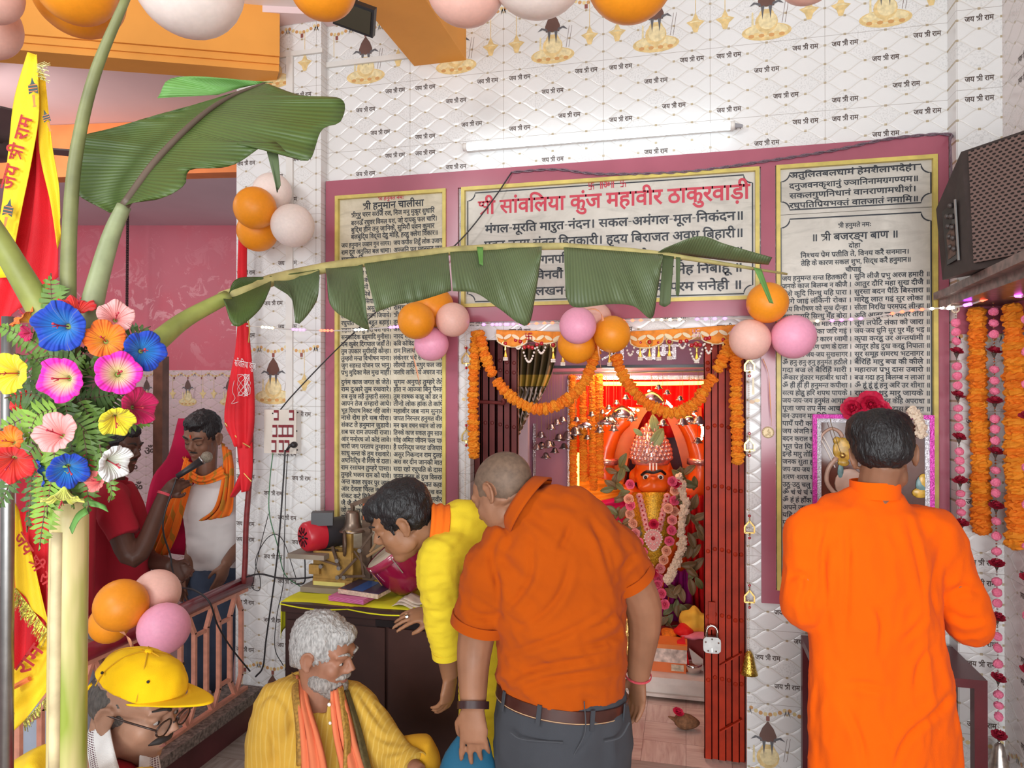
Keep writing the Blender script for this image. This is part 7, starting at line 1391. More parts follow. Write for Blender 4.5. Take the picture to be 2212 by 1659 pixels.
hand(mb, LA[2], (UP * .7 + fw_ * .5), rgt, -1, .1); hand(mb, RA[2] - rgt * .05, (UP * .7 + fw_ * .5), -rgt, 1, .1)
legs(mb, [J(1850, 1560, Z), J(1965, 1560, Z)], [fw_, fw_], 0); finish(remesh(mb, BODYVOX, 4), 'body', SK1, root)
hd.hair(root, BLACKH, [((0, -.024, .045), (.087, .10, .092)), ((0, -.05, .012), (.082, .064, .066)), ((.03, .01, .09), (.06, .07, .05)), ((-.04, -.03, .07), (.055, .07, .06))], .004, fr_=80, st=(1, 1, .35)); 
mb = MB(); trunk_(mb, secs, bh)
for A_, el in ((LA, .066), (RA, .07)): limb(mb, [A_[0] + (J(1882, 1120, Z) - A_[0]) * .4, A_[0], A_[0].lerp(A_[1], .5), A_[1], A_[1].lerp(A_[2], .8)], [.07, .074, .07, el, .05])
garment('kurta', mb, KUR, root, .0085, 6, ((.010, 6, (1, 1, .22)), (.005, 14, (1, 1, .5))), folds=KURF, fd=.008)
ringband('collar', J(1890, 1056, Z), UP, .067, .063, .05, KUR, root, bh); mb = MB(); legs(mb, [J(1850, 1600, Z), J(1965, 1600, Z)], [fw_, fw_], .02, (.085, .08, .075), False); garment('trousers', mb, cloth('cream_cotton', (.72, .66, .55)), root, .012)
mb = MB(); [hd.tube(mb, [(q * .078, -.01, .012), (q * .076, .05, .012), (q * .06, .092, .008)], .0017, 4, 5) for q in (-1, 1)]; mb.build('glasses', JET, root)
# --- man in the orange polo shirt, shaved head
Z = 2.05; SK2 = skin('warm_brown_skin', (.29, .132, .072)); POLO = cloth('orange_pique_polo', (.42, .066, .0), 1400, .06, .95, .3); GREY = cloth('grey_twill', (.05, .052, .060), 1600, .12, .9, .25); root = person('person with a shaved head in an orange polo shirt and grey trousers, seen from behind', P(1215, 1659, Z))
hd = Head(J(1090, 1068, Z + .03), D(-.66, -.60, -.42), D(-.22, .80, -.35), 1.0); mb = MB(); hd.flesh(mb, 1.12); limb(mb, [hd(0, -.03, -.02), J(1128, 1098, Z + .01), J(1150, 1145, Z)], [.072, .070, .075])
secs = [(J(1136, 1082, Z + .01), .074, .072), (J(1158, 1108, Z), .115, .085), (J(1182, 1142, Z - .01), .175, .105), (J(1198, 1200, Z - .01), .200, .128), (J(1204, 1290, Z), .198, .14), (J(1208, 1390, Z), .188, .145), (J(1213, 1470, Z), .186, .145), (J(1214, 1500, Z), .182, .14)]
trunk_(mb, secs[1:], bh, k=.84); LA = [J(1062, 1235, Z), J(1026, 1395, Z + .02), J(1022, 1528, Z - .05)]; RA = [J(1325, 1195, Z + .02), J(1390, 1312, Z + .06), J(1379, 1462, Z + .12)]
limb(mb, [J(1090, 1190, Z), LA[0], LA[1], LA[2]], [.06, .062, .053, .036]); limb(mb, [J(1290, 1170, Z), RA[0], RA[1], RA[2]], [.06, .062, .055, .034])
hand(mb, LA[2], D(.02, -1, .12), D(.2, 0, -1), -1, .32, 1.05, .12); hand(mb, RA[2], D(-.02, -1, -.15), D(-.9, 0, .45), 1, .3, 1.0); hips = [J(1145, 1560, Z), J(1285, 1555, Z)]; legs(mb, hips, [fw_, fw_], 0); finish(remesh(mb, BODYVOX, 4), 'body', SK2, root)
hd.hair(root, mat('shaved_scalp', (.145, .09, .058), .6, var=.25, vs=60, bmp=.25, bs_=500), [((0, -.0135, .0365), (.0746, .0948, .0846))], .0, 'stubble')
mb = MB(); trunk_(mb, secs, bh); limb(mb, [J(1115, 1165, Z), LA[0], LA[0].lerp(LA[1], .72)], [.08, .084, .078], 8); limb(mb, [J(1270, 1165, Z), RA[0], RA[0].lerp(RA[1], .48)], [.08, .082, .078], 8)
garment('polo_shirt', mb, POLO, root, .008, 5, ((.011, 6, (.5, 1, 1.2)), (.005, 15, (.45, 1, 1.4))), rot=Matrix.Rotation(.6, 3, bh), folds=POLOF, fd=.0085)
for A_, f, q in ((LA, .72, .083), (RA, .48, .081)): d_ = (A_[1] - A_[0]).normalized(); ringband('sleeve_band', A_[0].lerp(A_[1], f - .05), d_, q, q, .03, POLO, root, bh, .003)
cl_ = MB(); n = 26; ax = (hd.c - J(1150, 1110, Z)).normalized(); cc = J(1137, 1090, Z); e1 = rgt - ax * rgt.dot(ax); e1.normalize(); e2 = ax.cross(e1); f_ = lambda u, v: cc + (e1 * math.cos(2 * PI * u) * (.080 + .022 * v) + e2 * math.sin(2 * PI * u) * (.076 + .020 * v)) + ax * (.022 - .040 * v); cl_.grid(f_, n, 4, .004); cl_.build('collar', POLO, root, True)
mb = MB(); wst = [(J(1213, 1484, Z), .180, .138), (J(1215, 1540, Z), .196, .15), (J(1216, 1605, Z), .2, .152), (J(1216, 1650, Z), .19, .14)]; trunk_(mb, wst, bh); legs(mb, [J(1145, 1590, Z), J(1287, 1590, Z)], [fw_, fw_], .03, (.108, .09, .075), False); garment('trousers', mb, GREY, root, .009, 4, ((.005, 8, (1, 1, .8)),))
bc_, ba = J(1214, 1500, Z), (UP * .99 + rgt * .1).normalized(); ringband('belt', bc_, ba, .185, .142, .036, mat('dark_brown_leather', (.05, .016, .012), .3, var=.2, vs=30), root, bh, .005); ringband('belt_stitching', bc_ - ba * .014, ba, .1908, .1478, .0022, mat('tan_thread', (.45, .28, .15), .8, var=0), root, bh, .0006)
def beltpt(a, dz, r=1.02): e = bh.cross(ba).normalized(); return bc_ + e * .190 * r * math.sin(a) + bh * .147 * r * math.cos(a) + ba * dz
sg = 1 if bh.cross(ba).dot(rgt) > 0 else -1
for a in (-1.05, -.38, .38, 1.05): MB().bar(beltpt(a * sg, .024), beltpt(a * sg, -.03, 1.03), .0125, .004, beltpt(a * sg, 0) - bc_).build('belt_loop', GREY, root)
for c0, c1, c2 in (((1103, 1582), (1130, 1597), (1216, 1604)), ((1305, 1602), (1340, 1592), (1360, 1560))): MB().tube(spline([J(*q, Z - .158 + .0001 * abs(q[0] - 1215) + (.00000115 * (q[0] - 1215) ** 2)) for q in (c0, c1, c2)], 5), .0022, 5).build('pocket_seam', mat('grey_seam', (.055, .057, .065), .9), root)
MB().tube(spline([J(1262, 1515, Z - .148), J(1264, 1580, Z - .158), J(1240, 1630, Z - .15)], 5), .0018, 5).build('back_seam', mat('grey_seam', 0), root)
ringband('wrist_strap', LA[2] + D(0, 1, 0) * .006, (LA[2] - LA[1]).normalized(), .041, .039, .02, mat('dark_strap', (.035, .012, .012), .35, var=.1), root, bh, .004); ringband('red_thread', RA[2] + D(0, 1, 0) * .004, (RA[2] - RA[1]).normalized(), .037, .035, .006, mat('red_cotton_thread', (.55, .06, .08), .8, var=.2, vs=200), root, bh, .003)
# blue bag in his left hand
p = J(1018, 1700, Z - .02); t = thing('cloth_bag', 'teal blue bag held in the left hand of the polo shirt man', 'bag', p); mb = MB(); trunk_(mb, [(J(1024, 1572, Z - .02), .024, .012), (J(1021, 1600, Z - .01), .05, .022), (J(1014, 1645, Z + .0), .078, .034), (J(1008, 1720, Z + .0), .1, .06), (J(1008, 1790, Z + .0), .09, .05)], bh); garment('bag_body', mb, cloth('teal_nylon', (.012, .085, .15), 900, .1, .6, .4), t, .008, 4, ((.005, 8, (1, 1, .5)),))
# --- man in yellow leaning over the desk
YELF = [[(912, 1215), (945, 1208), (975, 1215)], [(918, 1250), (955, 1242), (985, 1255)], [(922, 1285), (960, 1278), (985, 1290)], [(930, 1320), (960, 1315), (988, 1325)], [(936, 1352), (962, 1348), (985, 1356)], [(985, 1190), (975, 1230), (1000, 1270)], [(960, 1100), (950, 1140), (935, 1170)], [(1010, 1110), (1000, 1160), (975, 1195)]]
MUSF = [[(595, 1500), (618, 1520), (630, 1560), (628, 1640)], [(570, 1560), (590, 1600), (596, 1659)], [(775, 1490), (800, 1530), (830, 1575)], [(790, 1560), (815, 1590), (850, 1605)], [(800, 1600), (830, 1625), (868, 1622)], [(830, 1640), (855, 1650), (885, 1640)], [(560, 1520), (575, 1505), (605, 1490)]]
Z = 2.36; SK3 = skin('golden_brown_skin', (.29, .135, .068)); YEL2 = cloth('yellow_slub_cotton', (.80, .60, .03), 500, .1, .9, .5); ORS = cloth('orange_scarf_cotton', (.88, .17, .012), 800, .08); root = person('person in a yellow kurta bending over the desk with orange scarf at the neck', P(1080, 1659, Z + .15))
hd = Head(J(872, 1127, Z), D(-.84, -.46, .02), D(-.42, .88, .05), 1.03); mb = MB(); hd.flesh(mb, 1.02); limb(mb, [hd(0, -.03, -.02), J(925, 1150, Z + .02), J(965, 1170, Z + .04)], [.06, .06, .065])
secs = [(J(938, 1150, Z + .02), .06, .06), (J(962, 1158, Z + .03), .15, .085), (J(1010, 1190, Z + .08), .18, .115), (J(1060, 1250, Z + .15), .17, .12), (J(1095, 1330, Z + .22), .17, .14), (J(1100, 1420, Z + .22), .18, .15), (J(1098, 1500, Z + .21), .18, .155), (J(1096, 1640, Z + .21), .18, .155)]
bk = D(.45, .75, .2); trunk_(mb, secs[:6], back, k=.84); NA = [J(948, 1215, Z - .08), J(956, 1335, Z - .04), J(972, 1462, Z + .0)]; FA = [J(980, 1200, Z + .2), J(985, 1300, Z + .3), J(940, 1322, Z + .13)]
limb(mb, [J(990, 1200, Z)] + NA, [.07, .056, .046, .028]); limb(mb, FA, [.055, .045, .03]); hand(mb, NA[2], D(-.12, -1, .1), D(-.8, 0, -.5), 1, .75, .95); hand(mb, FA[2], D(-1, -.1, .25), D(-.1, -.9, -.3), 1, .28, .98, .22)
hips = [J(1100, 1430, Z + .24), J(1130, 1430, Z + .34)]; legs(mb, hips, [-rgt, -rgt], 0); finish(remesh(mb, BODYVOX, 4), 'body', SK3, root)
hd.hair(root, BLACKH, [((0, -.020, .047), (.085, .10, .09)), ((0, -.045, .012), (.080, .062, .066)), ((0, .045, .085), (.055, .05, .035)), ((.0, .075, .072), (.04, .03, .03))], .005, fr_=80, st=(.6, .6, .6)); hd.face(root, False, True, True); mb = MB(); [hd.tube(mb, [(q * .075, .03, .02), (q * .075, .03, -.012)], [.008, .003], 3, 6) for q in (-1, 1)]; mb.build('sideburn', BLACKH, root)
mb = MB(); trunk_(mb, secs, back); limb(mb, [J(990, 1190, Z + .02)] + [NA[0], NA[1], NA[1].lerp(NA[2], .62)], [.09, .076, .062, .046]); limb(mb, [J(1000, 1190, Z + .15)] + [FA[0], FA[1], FA[1].lerp(FA[2], .5)], [.08, .07, .06, .05]); garment('kurta', mb, YEL2, root, .008, 4, ((.005, 7, (1, 1, .8)), (.004, 22, (.5, .5, 1.6))), folds=YELF, fd=.003)
ringband('cuff', NA[1].lerp(NA[2], .58), (NA[2] - NA[1]).normalized(), .047, .047, .02, YEL2, root, back, .003)
mb = MB(); a0 = J(938, 1143, Z + .01); ax = (J(990, 1165, Z + .03) - J(895, 1135, Z)).normalized(); e1 = UP - ax * UP.dot(ax); e1.normalize(); e2 = ax.cross(e1); mb.grid(lambda u, v: a0 + ax * (-.022 + .06 * v - .018 * math.cos(2 * PI * u)) + (e1 * math.cos(2 * PI * u) * 1.08 + e2 * math.sin(2 * PI * u)) * (.072 + .012 * v + .003 * math.sin(v * 14)), 30, 12, .005); mb.build('scarf', ORS, root, True)
mb = MB(); legs(mb, hips, [-rgt, -rgt], .03, (.085, .08, .07), False); garment('trousers', mb, cloth('cream_cotton', 0), root, .012); mb = MB(); q = FA[2] + D(-1, -.1, .25) * .098; mb.lathe([(.0098, -.004), (.0118, -.004), (.0118, .004), (.0098, .004)], Matrix.Translation(q + D(0, .3, .5) * .006) @ D(-1, -.25, .2).to_track_quat('Z', 'Y').to_matrix().to_4x4(), 14, False); mb.build('ring', CHROME, root)
# --- white-haired man seated, looking right
Z = 2.28; SK4 = skin('ruddy_brown_skin', (.33, .15, .09)); MUS = cloth('mustard_striped_cotton', (.62, .37, .055), 700, .1, .9, .4, ((.70, .48, .12), 60, .6)); root = person('person with white hair and beard seated in a mustard kurta and orange scarf', P(690, 1659, Z))
hd = Head(J(700, 1412, Z), D(.93, -.22, .30), D(.12, .97, .02), 1.0); mb = MB(); hd.flesh(mb, 1.0); limb(mb, [hd(0, -.03, -.02), J(690, 1490, Z + .01), J(682, 1530, Z + .02)], [.056, .056, .06])
secs = [(J(684, 1492, Z + .03), .06, .055), (J(680, 1508, Z + .04), .165, .08), (J(678, 1580, Z + .04), .175, .11), (J(682, 1680, Z + .03), .17, .125), (J(688, 1790, Z + .03), .19, .15)]
trunk_(mb, secs, bh, k=.86); LA = [J(598, 1535, Z), J(582, 1680, Z - .03), J(660, 1760, Z - .2)]; RA = [J(765, 1535, Z + .03), J(838, 1622, Z - .03), J(905, 1672, Z - .12)]
for A_ in (LA, RA): limb(mb, A_, [.05, .042, .03])
hand(mb, RA[2], D(.7, -.6, .2), D(-.3, -.8, .3), -1, .4); hand(mb, LA[2], D(.7, -.4, .3), D(.2, -.9, .1), 1, .4); K1, K2 = J(905, 1640, Z - .02), J(560, 1800, Z - .28); A1, A2 = J(790, 1830, Z - .3), J(700, 1850, Z - .35); H1, H2 = J(740, 1800, Z), J(640, 1800, Z)
for h, k_, a in ((H1, K1, J(880, 1880, Z + .02)), (H2, K2, A2)): limb(mb, [h, k_, a], [.07, .055, .04])
finish(remesh(mb, BODYVOX, 4), 'body', SK4, root); hd.hair(root, WHITEH, [((0, -.020, .046), (.085, .10, .088)), ((0, -.05, .008), (.081, .062, .072)), ((0, .05, .085), (.05, .045, .03)), ((0, -.075, -.025), (.055, .035, .045))], .006, fr_=90, st=(1, 1, .3)); hd.hair(root, hairmat('grey_beard', (.40, .36, .33), .75), [((0, .056, -.086), (.047, .046, .040)), ((-.03, .03, -.07), (.042, .046, .034)), ((.03, .03, -.07), (.042, .046, .034))], .005, 'beard', 90); hd.face(root, True, True, True, hairmat('grey_beard', 0)); hd.moustache(root, hairmat('grey_beard', 0), .036, .010)
mb = MB(); trunk_(mb, secs, bh)
limb(mb, [J(650, 1525, Z + .03), LA[0], LA[1], LA[1].lerp(LA[2], .7)], [.085, .08, .066, .055]); limb(mb, [J(715, 1525, Z + .03), RA[0], RA[1], RA[1].lerp(RA[2], .78)], [.085, .078, .064, .05]); garment('kurta', mb, MUS, root, .008, 4, ((.008, 6, (1, 1, .6)), (.004, 16, (1, 1, .6))), folds=MUSF, fd=.007)
PNT = cloth('ochre_cotton', (.66, .34, .02), 800, .1); mb = MB(); limb(mb, [H1, K1.lerp(H1, .3), K1, J(885, 1850, Z + .02)], [.1, .085, .072, .06]); limb(mb, [H2, K2, A2], [.11, .085, .06]); mb.ball(J(690, 1810, Z), (.17, .14, .1)); garment('trousers', mb, PNT, root, .011); ringband('cuff', RA[1].lerp(RA[2], .74), (RA[2] - RA[1]).normalized(), .052, .052, .03, MUS, root, bh, .004)
SCF = cloth('salmon_orange_scarf', (.80, .22, .10), 800, .1, .9, .6); BRD = mat('gold_scarf_border', (.36, .19, .03), .7, var=.4, vs=120)
def scarf(L, Rr, y0, m, n='scarf', fold=.008, nf=2.5): 
    a = resample(spline([J(*q) for q in L], 6), 29); b = resample(spline([J(*q) for q in Rr], 6), 29); MB().grid(lambda u, v: a[round(v * 28)].lerp(b[round(v * 28)], u) + back * (fold * math.sin(u * nf * 2 * PI) + .012 * math.sin(PI * u)), 18, 28, .003).build(n, m, y0, True)
scarf([(640, 1455, Z + .06), (642, 1500, Z - .05), (648, 1560, Z - .12), (652, 1640, Z - .14), (650, 1720, Z - .14)], [(660, 1470, Z + .02), (668, 1520, Z - .07), (690, 1590, Z - .13), (706, 1660, Z - .15), (710, 1720, Z - .15)], root, SCF); scarf([(716, 1492, Z - .07), (716, 1530, Z - .1), (722, 1590, Z - .13), (736, 1660, Z - .15), (742, 1720, Z - .15)], [(738, 1480, Z - .04), (752, 1530, Z - .08), (770, 1600, Z - .11), (788, 1660, Z - .14), (796, 1720, Z - .15)], root, SCF); scarf([(632, 1452, Z + .07), (632, 1500, Z - .045), (640, 1570, Z - .115), (642, 1650, Z - .135)], [(645, 1460, Z + .05), (646, 1500, Z - .06), (654, 1570, Z - .125), (656, 1650, Z - .145)], root, BRD, 'scarf_border', .002, 1); scarf([(732, 1484, Z - .055), (738, 1540, Z - .1), (744, 1600, Z - .135), (742, 1660, Z - .155)], [(740, 1482, Z - .045), (749, 1540, Z - .095), (756, 1600, Z - .13), (754, 1660, Z - .15)], root, BRD, 'scarf_border', .002, 1); scarf([(746, 1490, Z - .03), (768, 1570, Z - .09), (782, 1640, Z - .13), (796, 1700, Z - .14)], [(752, 1490, Z - .02), (778, 1570, Z - .08), (796, 1640, Z - .12), (812, 1700, Z - .13)], root, mat('dark_olive_border', (.09, .065, .02), .8, var=.3, vs=80), 'scarf_border', .002, 1)
MB().ball(J(711, 1522, Z - .115), (.006, .004, .006), None, 8, 5).ball(J(713, 1562, Z - .13), (.005, .004, .005), None, 8, 5).build('button', EYEW, root)
# --- man in the yellow cap and glasses
Z = 1.66; SK5 = skin('brown_wrinkled_skin', (.34, .18, .115)); root = person('person in a yellow baseball cap and glasses with a white checked towel', P(250, 1659, Z))
hd = Head(J(292, 1527, Z), D(.93, -.24, .20), D(.24, .96, .0), 1.02); mb = MB(); hd.flesh(mb, 1.06); limb(mb, [hd(0, -.03, -.03), J(245, 1640, Z + .02), J(235, 1720, Z + .03)], [.062, .062, .07]); secs = [(J(250, 1655, Z + .03), .07, .06), (J(246, 1690, Z + .03), .15, .075), (J(240, 1800, Z + .03), .17, .10), (J(238, 1960, Z + .03), .17, .12), (J(238, 2080, Z + .03), .18, .13)]; trunk_(mb, secs, rgt, k=.86)
for s_ in (-1, 1): limb(mb, [J(236, 1730, Z + .04 + s_ * .13), J(236, 1950, Z + .04 + s_ * .15), J(300, 2060, Z + s_ * .08)], [.05, .042, .03]); hand(mb, J(300, 2060, Z + s_ * .08), D(1, -.3, 0), D(0, -1, 0), s_, .4); limb(mb, [J(232 + s_ * 90, 2100, Z), J(232 + s_ * 130, 2080, Z - .06), J(232 - s_ * 40, 2200, Z - .05)], [.08, .06, .04])
finish(remesh(mb, BODYVOX, 4), 'body', SK5, root); hd.face(root, True, True, True); hd.moustache(root, LID, .034, .0095); hd.hair(root, hairmat('grey_stubble_hair', (.10, .085, .075), .7), [((0, -.028, .016), (.0775, .086, .07))], .003); CAPM = cloth('yellow_cotton_cap', (.88, .52, .004), 1100, .06, .85, .3)
mb = MB(); hd.ball(mb, (0, -.004, .050), (.086, .106, .080), 28, 18); hd.ball(mb, (0, .02, .066), (.078, .085, .062), 20, 12); mb2 = MB(); me = remesh(mb, .006, 4); bm = bmesh.new(); bm.from_mesh(me); 
pn = (hd.M @ V((0, -.12, -1))).normalized(); bmesh.ops.bisect_plane(bm, geom=bm.verts[:] + bm.edges[:] + bm.faces[:], plane_co=hd(0, .02, .058), plane_no=pn, clear_outer=True); bm.to_mesh(me); bm.free(); wrinkle(me, .003, 16, (1, 1, 1)); me = eval_mesh(me, [('SOLIDIFY', dict(thickness=.003, offset=-1))]); cap = finish(me, 'cap', CAPM, root)
mb = MB(); mb.grid(lambda u, v: hd((u - .5) * .162 * math.cos((v) * .35), .082 + .03 * math.sin(PI * u) - .052 * (2 * u - 1) ** 2 + .070 * v * math.sin(PI * (.12 + .76 * u)), .066 - .016 * (2 * u - 1) ** 2 + .010 * v - .008 * v * (2 * u - 1) ** 2), 24, 8, .004); mb.build('visor', CAPM, cap, True); mb = MB(); hd.ball(mb, (0, -.002, .131), (.009, .009, .005), 10, 6); mb.build('top_button', CAPM, cap)
mb = MB()
for a in (0, PI / 3, -PI / 3): hd.tube(mb, [((.0872 * math.cos(t_)) * math.sin(a), -.004 + .107 * math.cos(t_) * math.cos(a), .050 + .0812 * math.sin(t_)) for t_ in [.1 + k * (PI - .2) / 12 for k in range(13)]], .0013, 2, 5)
mb.build('seam', mat('darker_yellow_thread', (.62, .33, .004), .8), cap); [hd.ball(MB(), c, (.0035, .0035, .0035), 6, 4).build('eyelet', LID, cap) for c in ((-.074, -.05, .09), (.074, -.05, .09), (.06, .055, .10), (-.06, .055, .10))]; mb = MB(); hd.tube(mb, [(.05, -.085, .034), (.0, -.103, .030), (-.05, -.085, .034)], .009, 5, 6); mb.build('strap', CAPM, cap)
FRM = mat('dark_spectacle_frame', (.04, .022, .018), .3, .3, var=0); gl = MB(); 
for q in (-1, 1): hd.tube(gl, [(q * .080, -.012, .010), (q * .078, .04, .012), (q * .062, .103, .008)], .0022, 4, 6); hd.tube(gl, [(q * .033 + .024 * math.cos(t_), .106 - .004 * abs(math.cos(t_)), .002 + .018 * math.sin(t_)) for t_ in [k * PI / 8 for k in range(17)]], .0021, 1, 6)
hd.tube(gl, [(-.010, .108, .006), (0, .112, .008), (.010, .108, .006)], .002, 3, 6); go = gl.build('glasses', FRM, root, True)
m, nt, b = new_mat('clear_lens'); b.inputs['Transmission Weight'].default_value = 1; b.inputs['Roughness'].default_value = .02; b.inputs['IOR'].default_value = 1.05; mb = MB(); [hd.ball(mb, (q * .033, .105, .002), (.0235, .0012, .0175), 16, 6) for q in (-1, 1)]; mb.build('lens', m, go, True)
mb = MB(); trunk_(mb, secs, rgt); [limb(mb, [J(242, 1710, Z + .05 + s_ * .07), J(236, 1730, Z + .04 + s_ * .13), J(236, 1900, Z + .04 + s_ * .15)], [.07, .07, .065]) for s_ in (-1, 1)]; garment('shirt', mb, cloth('red_cotton_shirt', (.48, .02, .03), 800, .1), root, .011)
mb = MB(); limb(mb, [J(110, 1640, Z + .14), J(70, 1700, Z + .16), J(40, 1800, Z + .14)], [.05, .09, .10]); garment('shoulder_wrap', mb, YF, root, .01, 4, ((.006, 9, (1, 1, 1)),)); mb = MB(); limb(mb, [J(300, 1665, Z - .10), J(302, 1720, Z - .13)], [.035, .05]); garment('inner_shirt', mb, MUS, root, .009)
m, nt, b = new_mat('white_checked_towel'); n_ = nt.nodes.new('ShaderNodeUVMap'); u, v, _ = sep(n_.outputs[0]); edge = lt(u, .42) * gt(u, .06); dash = lt(fr(v * 42), .55) * gt(fr(u * 8.4), .3); link(mix(edge * dash, (.80, .78, .76), (.09, .015, .035)), b.inputs['Base Color']); b.inputs['Roughness'].default_value = .9; bump(tnoise(coords(), 500, 1), .3, .004, b)
def towel(L, Rr):
    a = resample(spline([J(*q) for q in L], 6), 30); c = resample(spline([J(*q) for q in Rr], 6), 30); uvgrid('towel', [[a[i].lerp(c[i], k / 9) + back * .012 * math.sin(PI * k / 9) for k in range(10)] for i in range(30)], m, root, .004)
def uvswap(o_):
    uv = o_.data.uv_layers[0].data; n_ = len(uv); a = np.empty(n_ * 2); uv.foreach_get('uv', a); uv.foreach_set('uv', a)
towel([(214, 1535, Z + .06), (192, 1580, Z - .02), (190, 1630, Z - .10), (200, 1700, Z - .20), (205, 1780, Z - .21)], [(232, 1530, Z - .02), (240, 1590, Z - .09), (252, 1640, Z - .13), (268, 1700, Z - .21), (280, 1780, Z - .22)]); towel([(336, 1612, Z - .0), (344, 1645, Z - .02), (350, 1700, Z - .05), (350, 1780, Z - .06)], [(318, 1600, Z + .01), (302, 1630, Z - .05), (300, 1700, Z - .08), (300, 1780, Z - .1)])
# --- the two singers behind the railing
FZ = -.06; Z = 3.4; SK6 = skin('dark_brown_skin', (.095, .042, .028)); RSH = cloth('red_polo_cotton', (.42, .018, .035), 900, .1, .9, .3); root = person('person in a red polo shirt behind the railing holding out a microphone', P(255, 1400, Z), FZ)
hd = Head(J(258, 968, Z), D(.96, -.16, .16), D(.12, .98, .0), 1.0); mb = MB(); hd.flesh(mb); limb(mb, [hd(0, -.03, -.03), J(243, 1030, Z + .01), J(238, 1060, Z + .02)], [.058, .056, .06]); secs = [(J(240, 1040, Z + .03), .06, .055), (J(240, 1052, Z + .03), .13, .09), (J(245, 1110, Z + .03), .14, .14), (J(252, 1210, Z + .03), .14, .145), (J(256, 1300, Z + .03), .145, .15), (J(258, 1390, Z + .03), .15, .155)]; trunk_(mb, secs, rgt, k=.86)
RA = [J(238, 1085, Z - .14), J(290, 1205, Z - .2), J(356, 1068, Z - .08)]; LA = [J(275, 1100, Z + .16), J(315, 1200, Z + .14), J(372, 1222, Z - .02)]; limb(mb, RA, [.056, .046, .031]); limb(mb, LA, [.056, .046, .031]); hand(mb, RA[2], D(.78, .62, 0), D(.3, -.3, .9), 1, .6, 1.0, .05, .6); hand(mb, LA[2], D(.85, -.4, .2), D(.0, .3, .9), -1, .8, 1.0); hips = [J(235, 1400, Z - .06), J(275, 1400, Z + .1)]; legs(mb, hips, [rgt, rgt], FZ); finish(remesh(mb, BODYVOX, 4), 'body', SK6, root)
hd.hair(root, BLACKH, [((0, -.020, .047), (.083, .098, .088)), ((0, .045, .09), (.05, .045, .03))], .006); hd.face(root); hd.moustache(root, LID, .028, .004); mb = MB(); trunk_(mb, secs, rgt); limb(mb, [J(240, 1070, Z - .04), RA[0], RA[0].lerp(RA[1], .62)], [.08, .078, .07], 8); limb(mb, [J(262, 1085, Z + .1), LA[0], LA[0].lerp(LA[1], .6)], [.08, .075, .068], 8); garment('polo_shirt', mb, RSH, root, .009, 4, ((.006, 6, (1, 1, .8)),)); ringband('collar', J(241, 1037, Z + .02), (UP + rgt * .2).normalized(), .066, .066, .03, RSH, root, bh); mb = MB(); legs(mb, hips, [rgt, rgt], FZ + .03, (.1, .085, .07), False); mb.ball(J(256, 1385, Z + .03), (.14, .14, .1)); garment('trousers', mb, cloth('pale_blue_cotton', (.38, .42, .50)), root, .012); ringband('wrist_thread', RA[2], (RA[2] - RA[1]).normalized(), .032, .03, .012, mat('red_cotton_thread', 0), root, bh, .003)
m0, m1 = J(382, 1030, Z - .12), J(452, 984, Z - .06); d = (m1 - m0).normalized(); t = thing('microphone', 'black handheld microphone held up to the singer in the orange scarf', 'microphone', m0); MB().tube([m0, m0 + d * .05, m0.lerp(m1, .78)], [.012, .014, .019], 14).build('handle', CABLE, t, True); MB().ball(m0.lerp(m1, .92), .027, None, 16, 11).build('mesh_head', mat('worn_mic_mesh', (.30, .26, .2), .4, .6, var=.4, vs=200, bmp=1, bs_=400), t, True); MB().tube([m0.lerp(m1, .74), m0.lerp(m1, .8)], .022, 14).build('band', STEEL, t, True)
cable('microphone lead running from the hand down through the railing', [m0, J(352, 1130, Z - .15), J(368, 1200, Z - .1), J(372, 1228, Z - .12), J(385, 1265, Z - .2), J(420, 1275, Z - .3), J(452, 1300, Z - .35), J(470, 1350, Z - .3), J(500, 1400, Z - .2), J(540, 1450, Z - .1)], .004, CABLE)
Z = 3.72; SK7 = skin('mid_brown_skin', (.21, .10, .062)); root = person('person singing with orange scarf, white vest and jeans beside the left pillar', P(455, 1400, Z), FZ)
hd = Head(J(438, 945, Z), D(-.18, -.34, .92), D(.02, .94, .32), 1.06); mb = MB(); hd.flesh(mb, .96); limb(mb, [hd(0, -.03, -.03), J(445, 1015, Z + .03), J(450, 1050, Z + .05)], [.056, .054, .06]); secs = [(J(450, 1030, Z + .05), .06, .055), (J(455, 1046, Z + .05), .15, .08), (J(458, 1100, Z + .05), .15, .1), (J(460, 1160, Z + .05), .135, .1), (J(460, 1225, Z + .05), .14, .1)]; trunk_(mb, secs, bh, k=.86)
LA = [J(408, 1065, Z + .04), J(418, 1165, Z + .06), J(405, 1235, Z - .05)]; RA = [J(512, 1065, Z + .06), J(520, 1165, Z + .08), J(488, 1218, Z - .1)]; [limb(mb, A_, [.048, .04, .028]) for A_ in (LA, RA)]; hand(mb, LA[2], D(-.2, -1, .2), D(1, 0, 0), 1, .4); hand(mb, RA[2], D(-.25, -.95, .2), D(-.8, 0, -.4), -1, .3, .95); hips = [J(435, 1250, Z + .05), J(480, 1250, Z + .05)]; legs(mb, hips, [bh, bh], FZ); finish(remesh(mb, BODYVOX, 4), 'body', SK7, root)
hd.hair(root, BLACKH, [((0, -.016, .05), (.083, .095, .088)), ((0, .03, .095), (.06, .06, .035))], .006); hd.face(root, False, True, True); hd.moustache(root, LID, .026, .0045); mb = MB(); hd.ball(mb, (0, .0925, .045), (.004, .003, .011), 8, 5); mb.build('forehead_mark', mat('vermilion', (.7, .05, .01), .6), root)
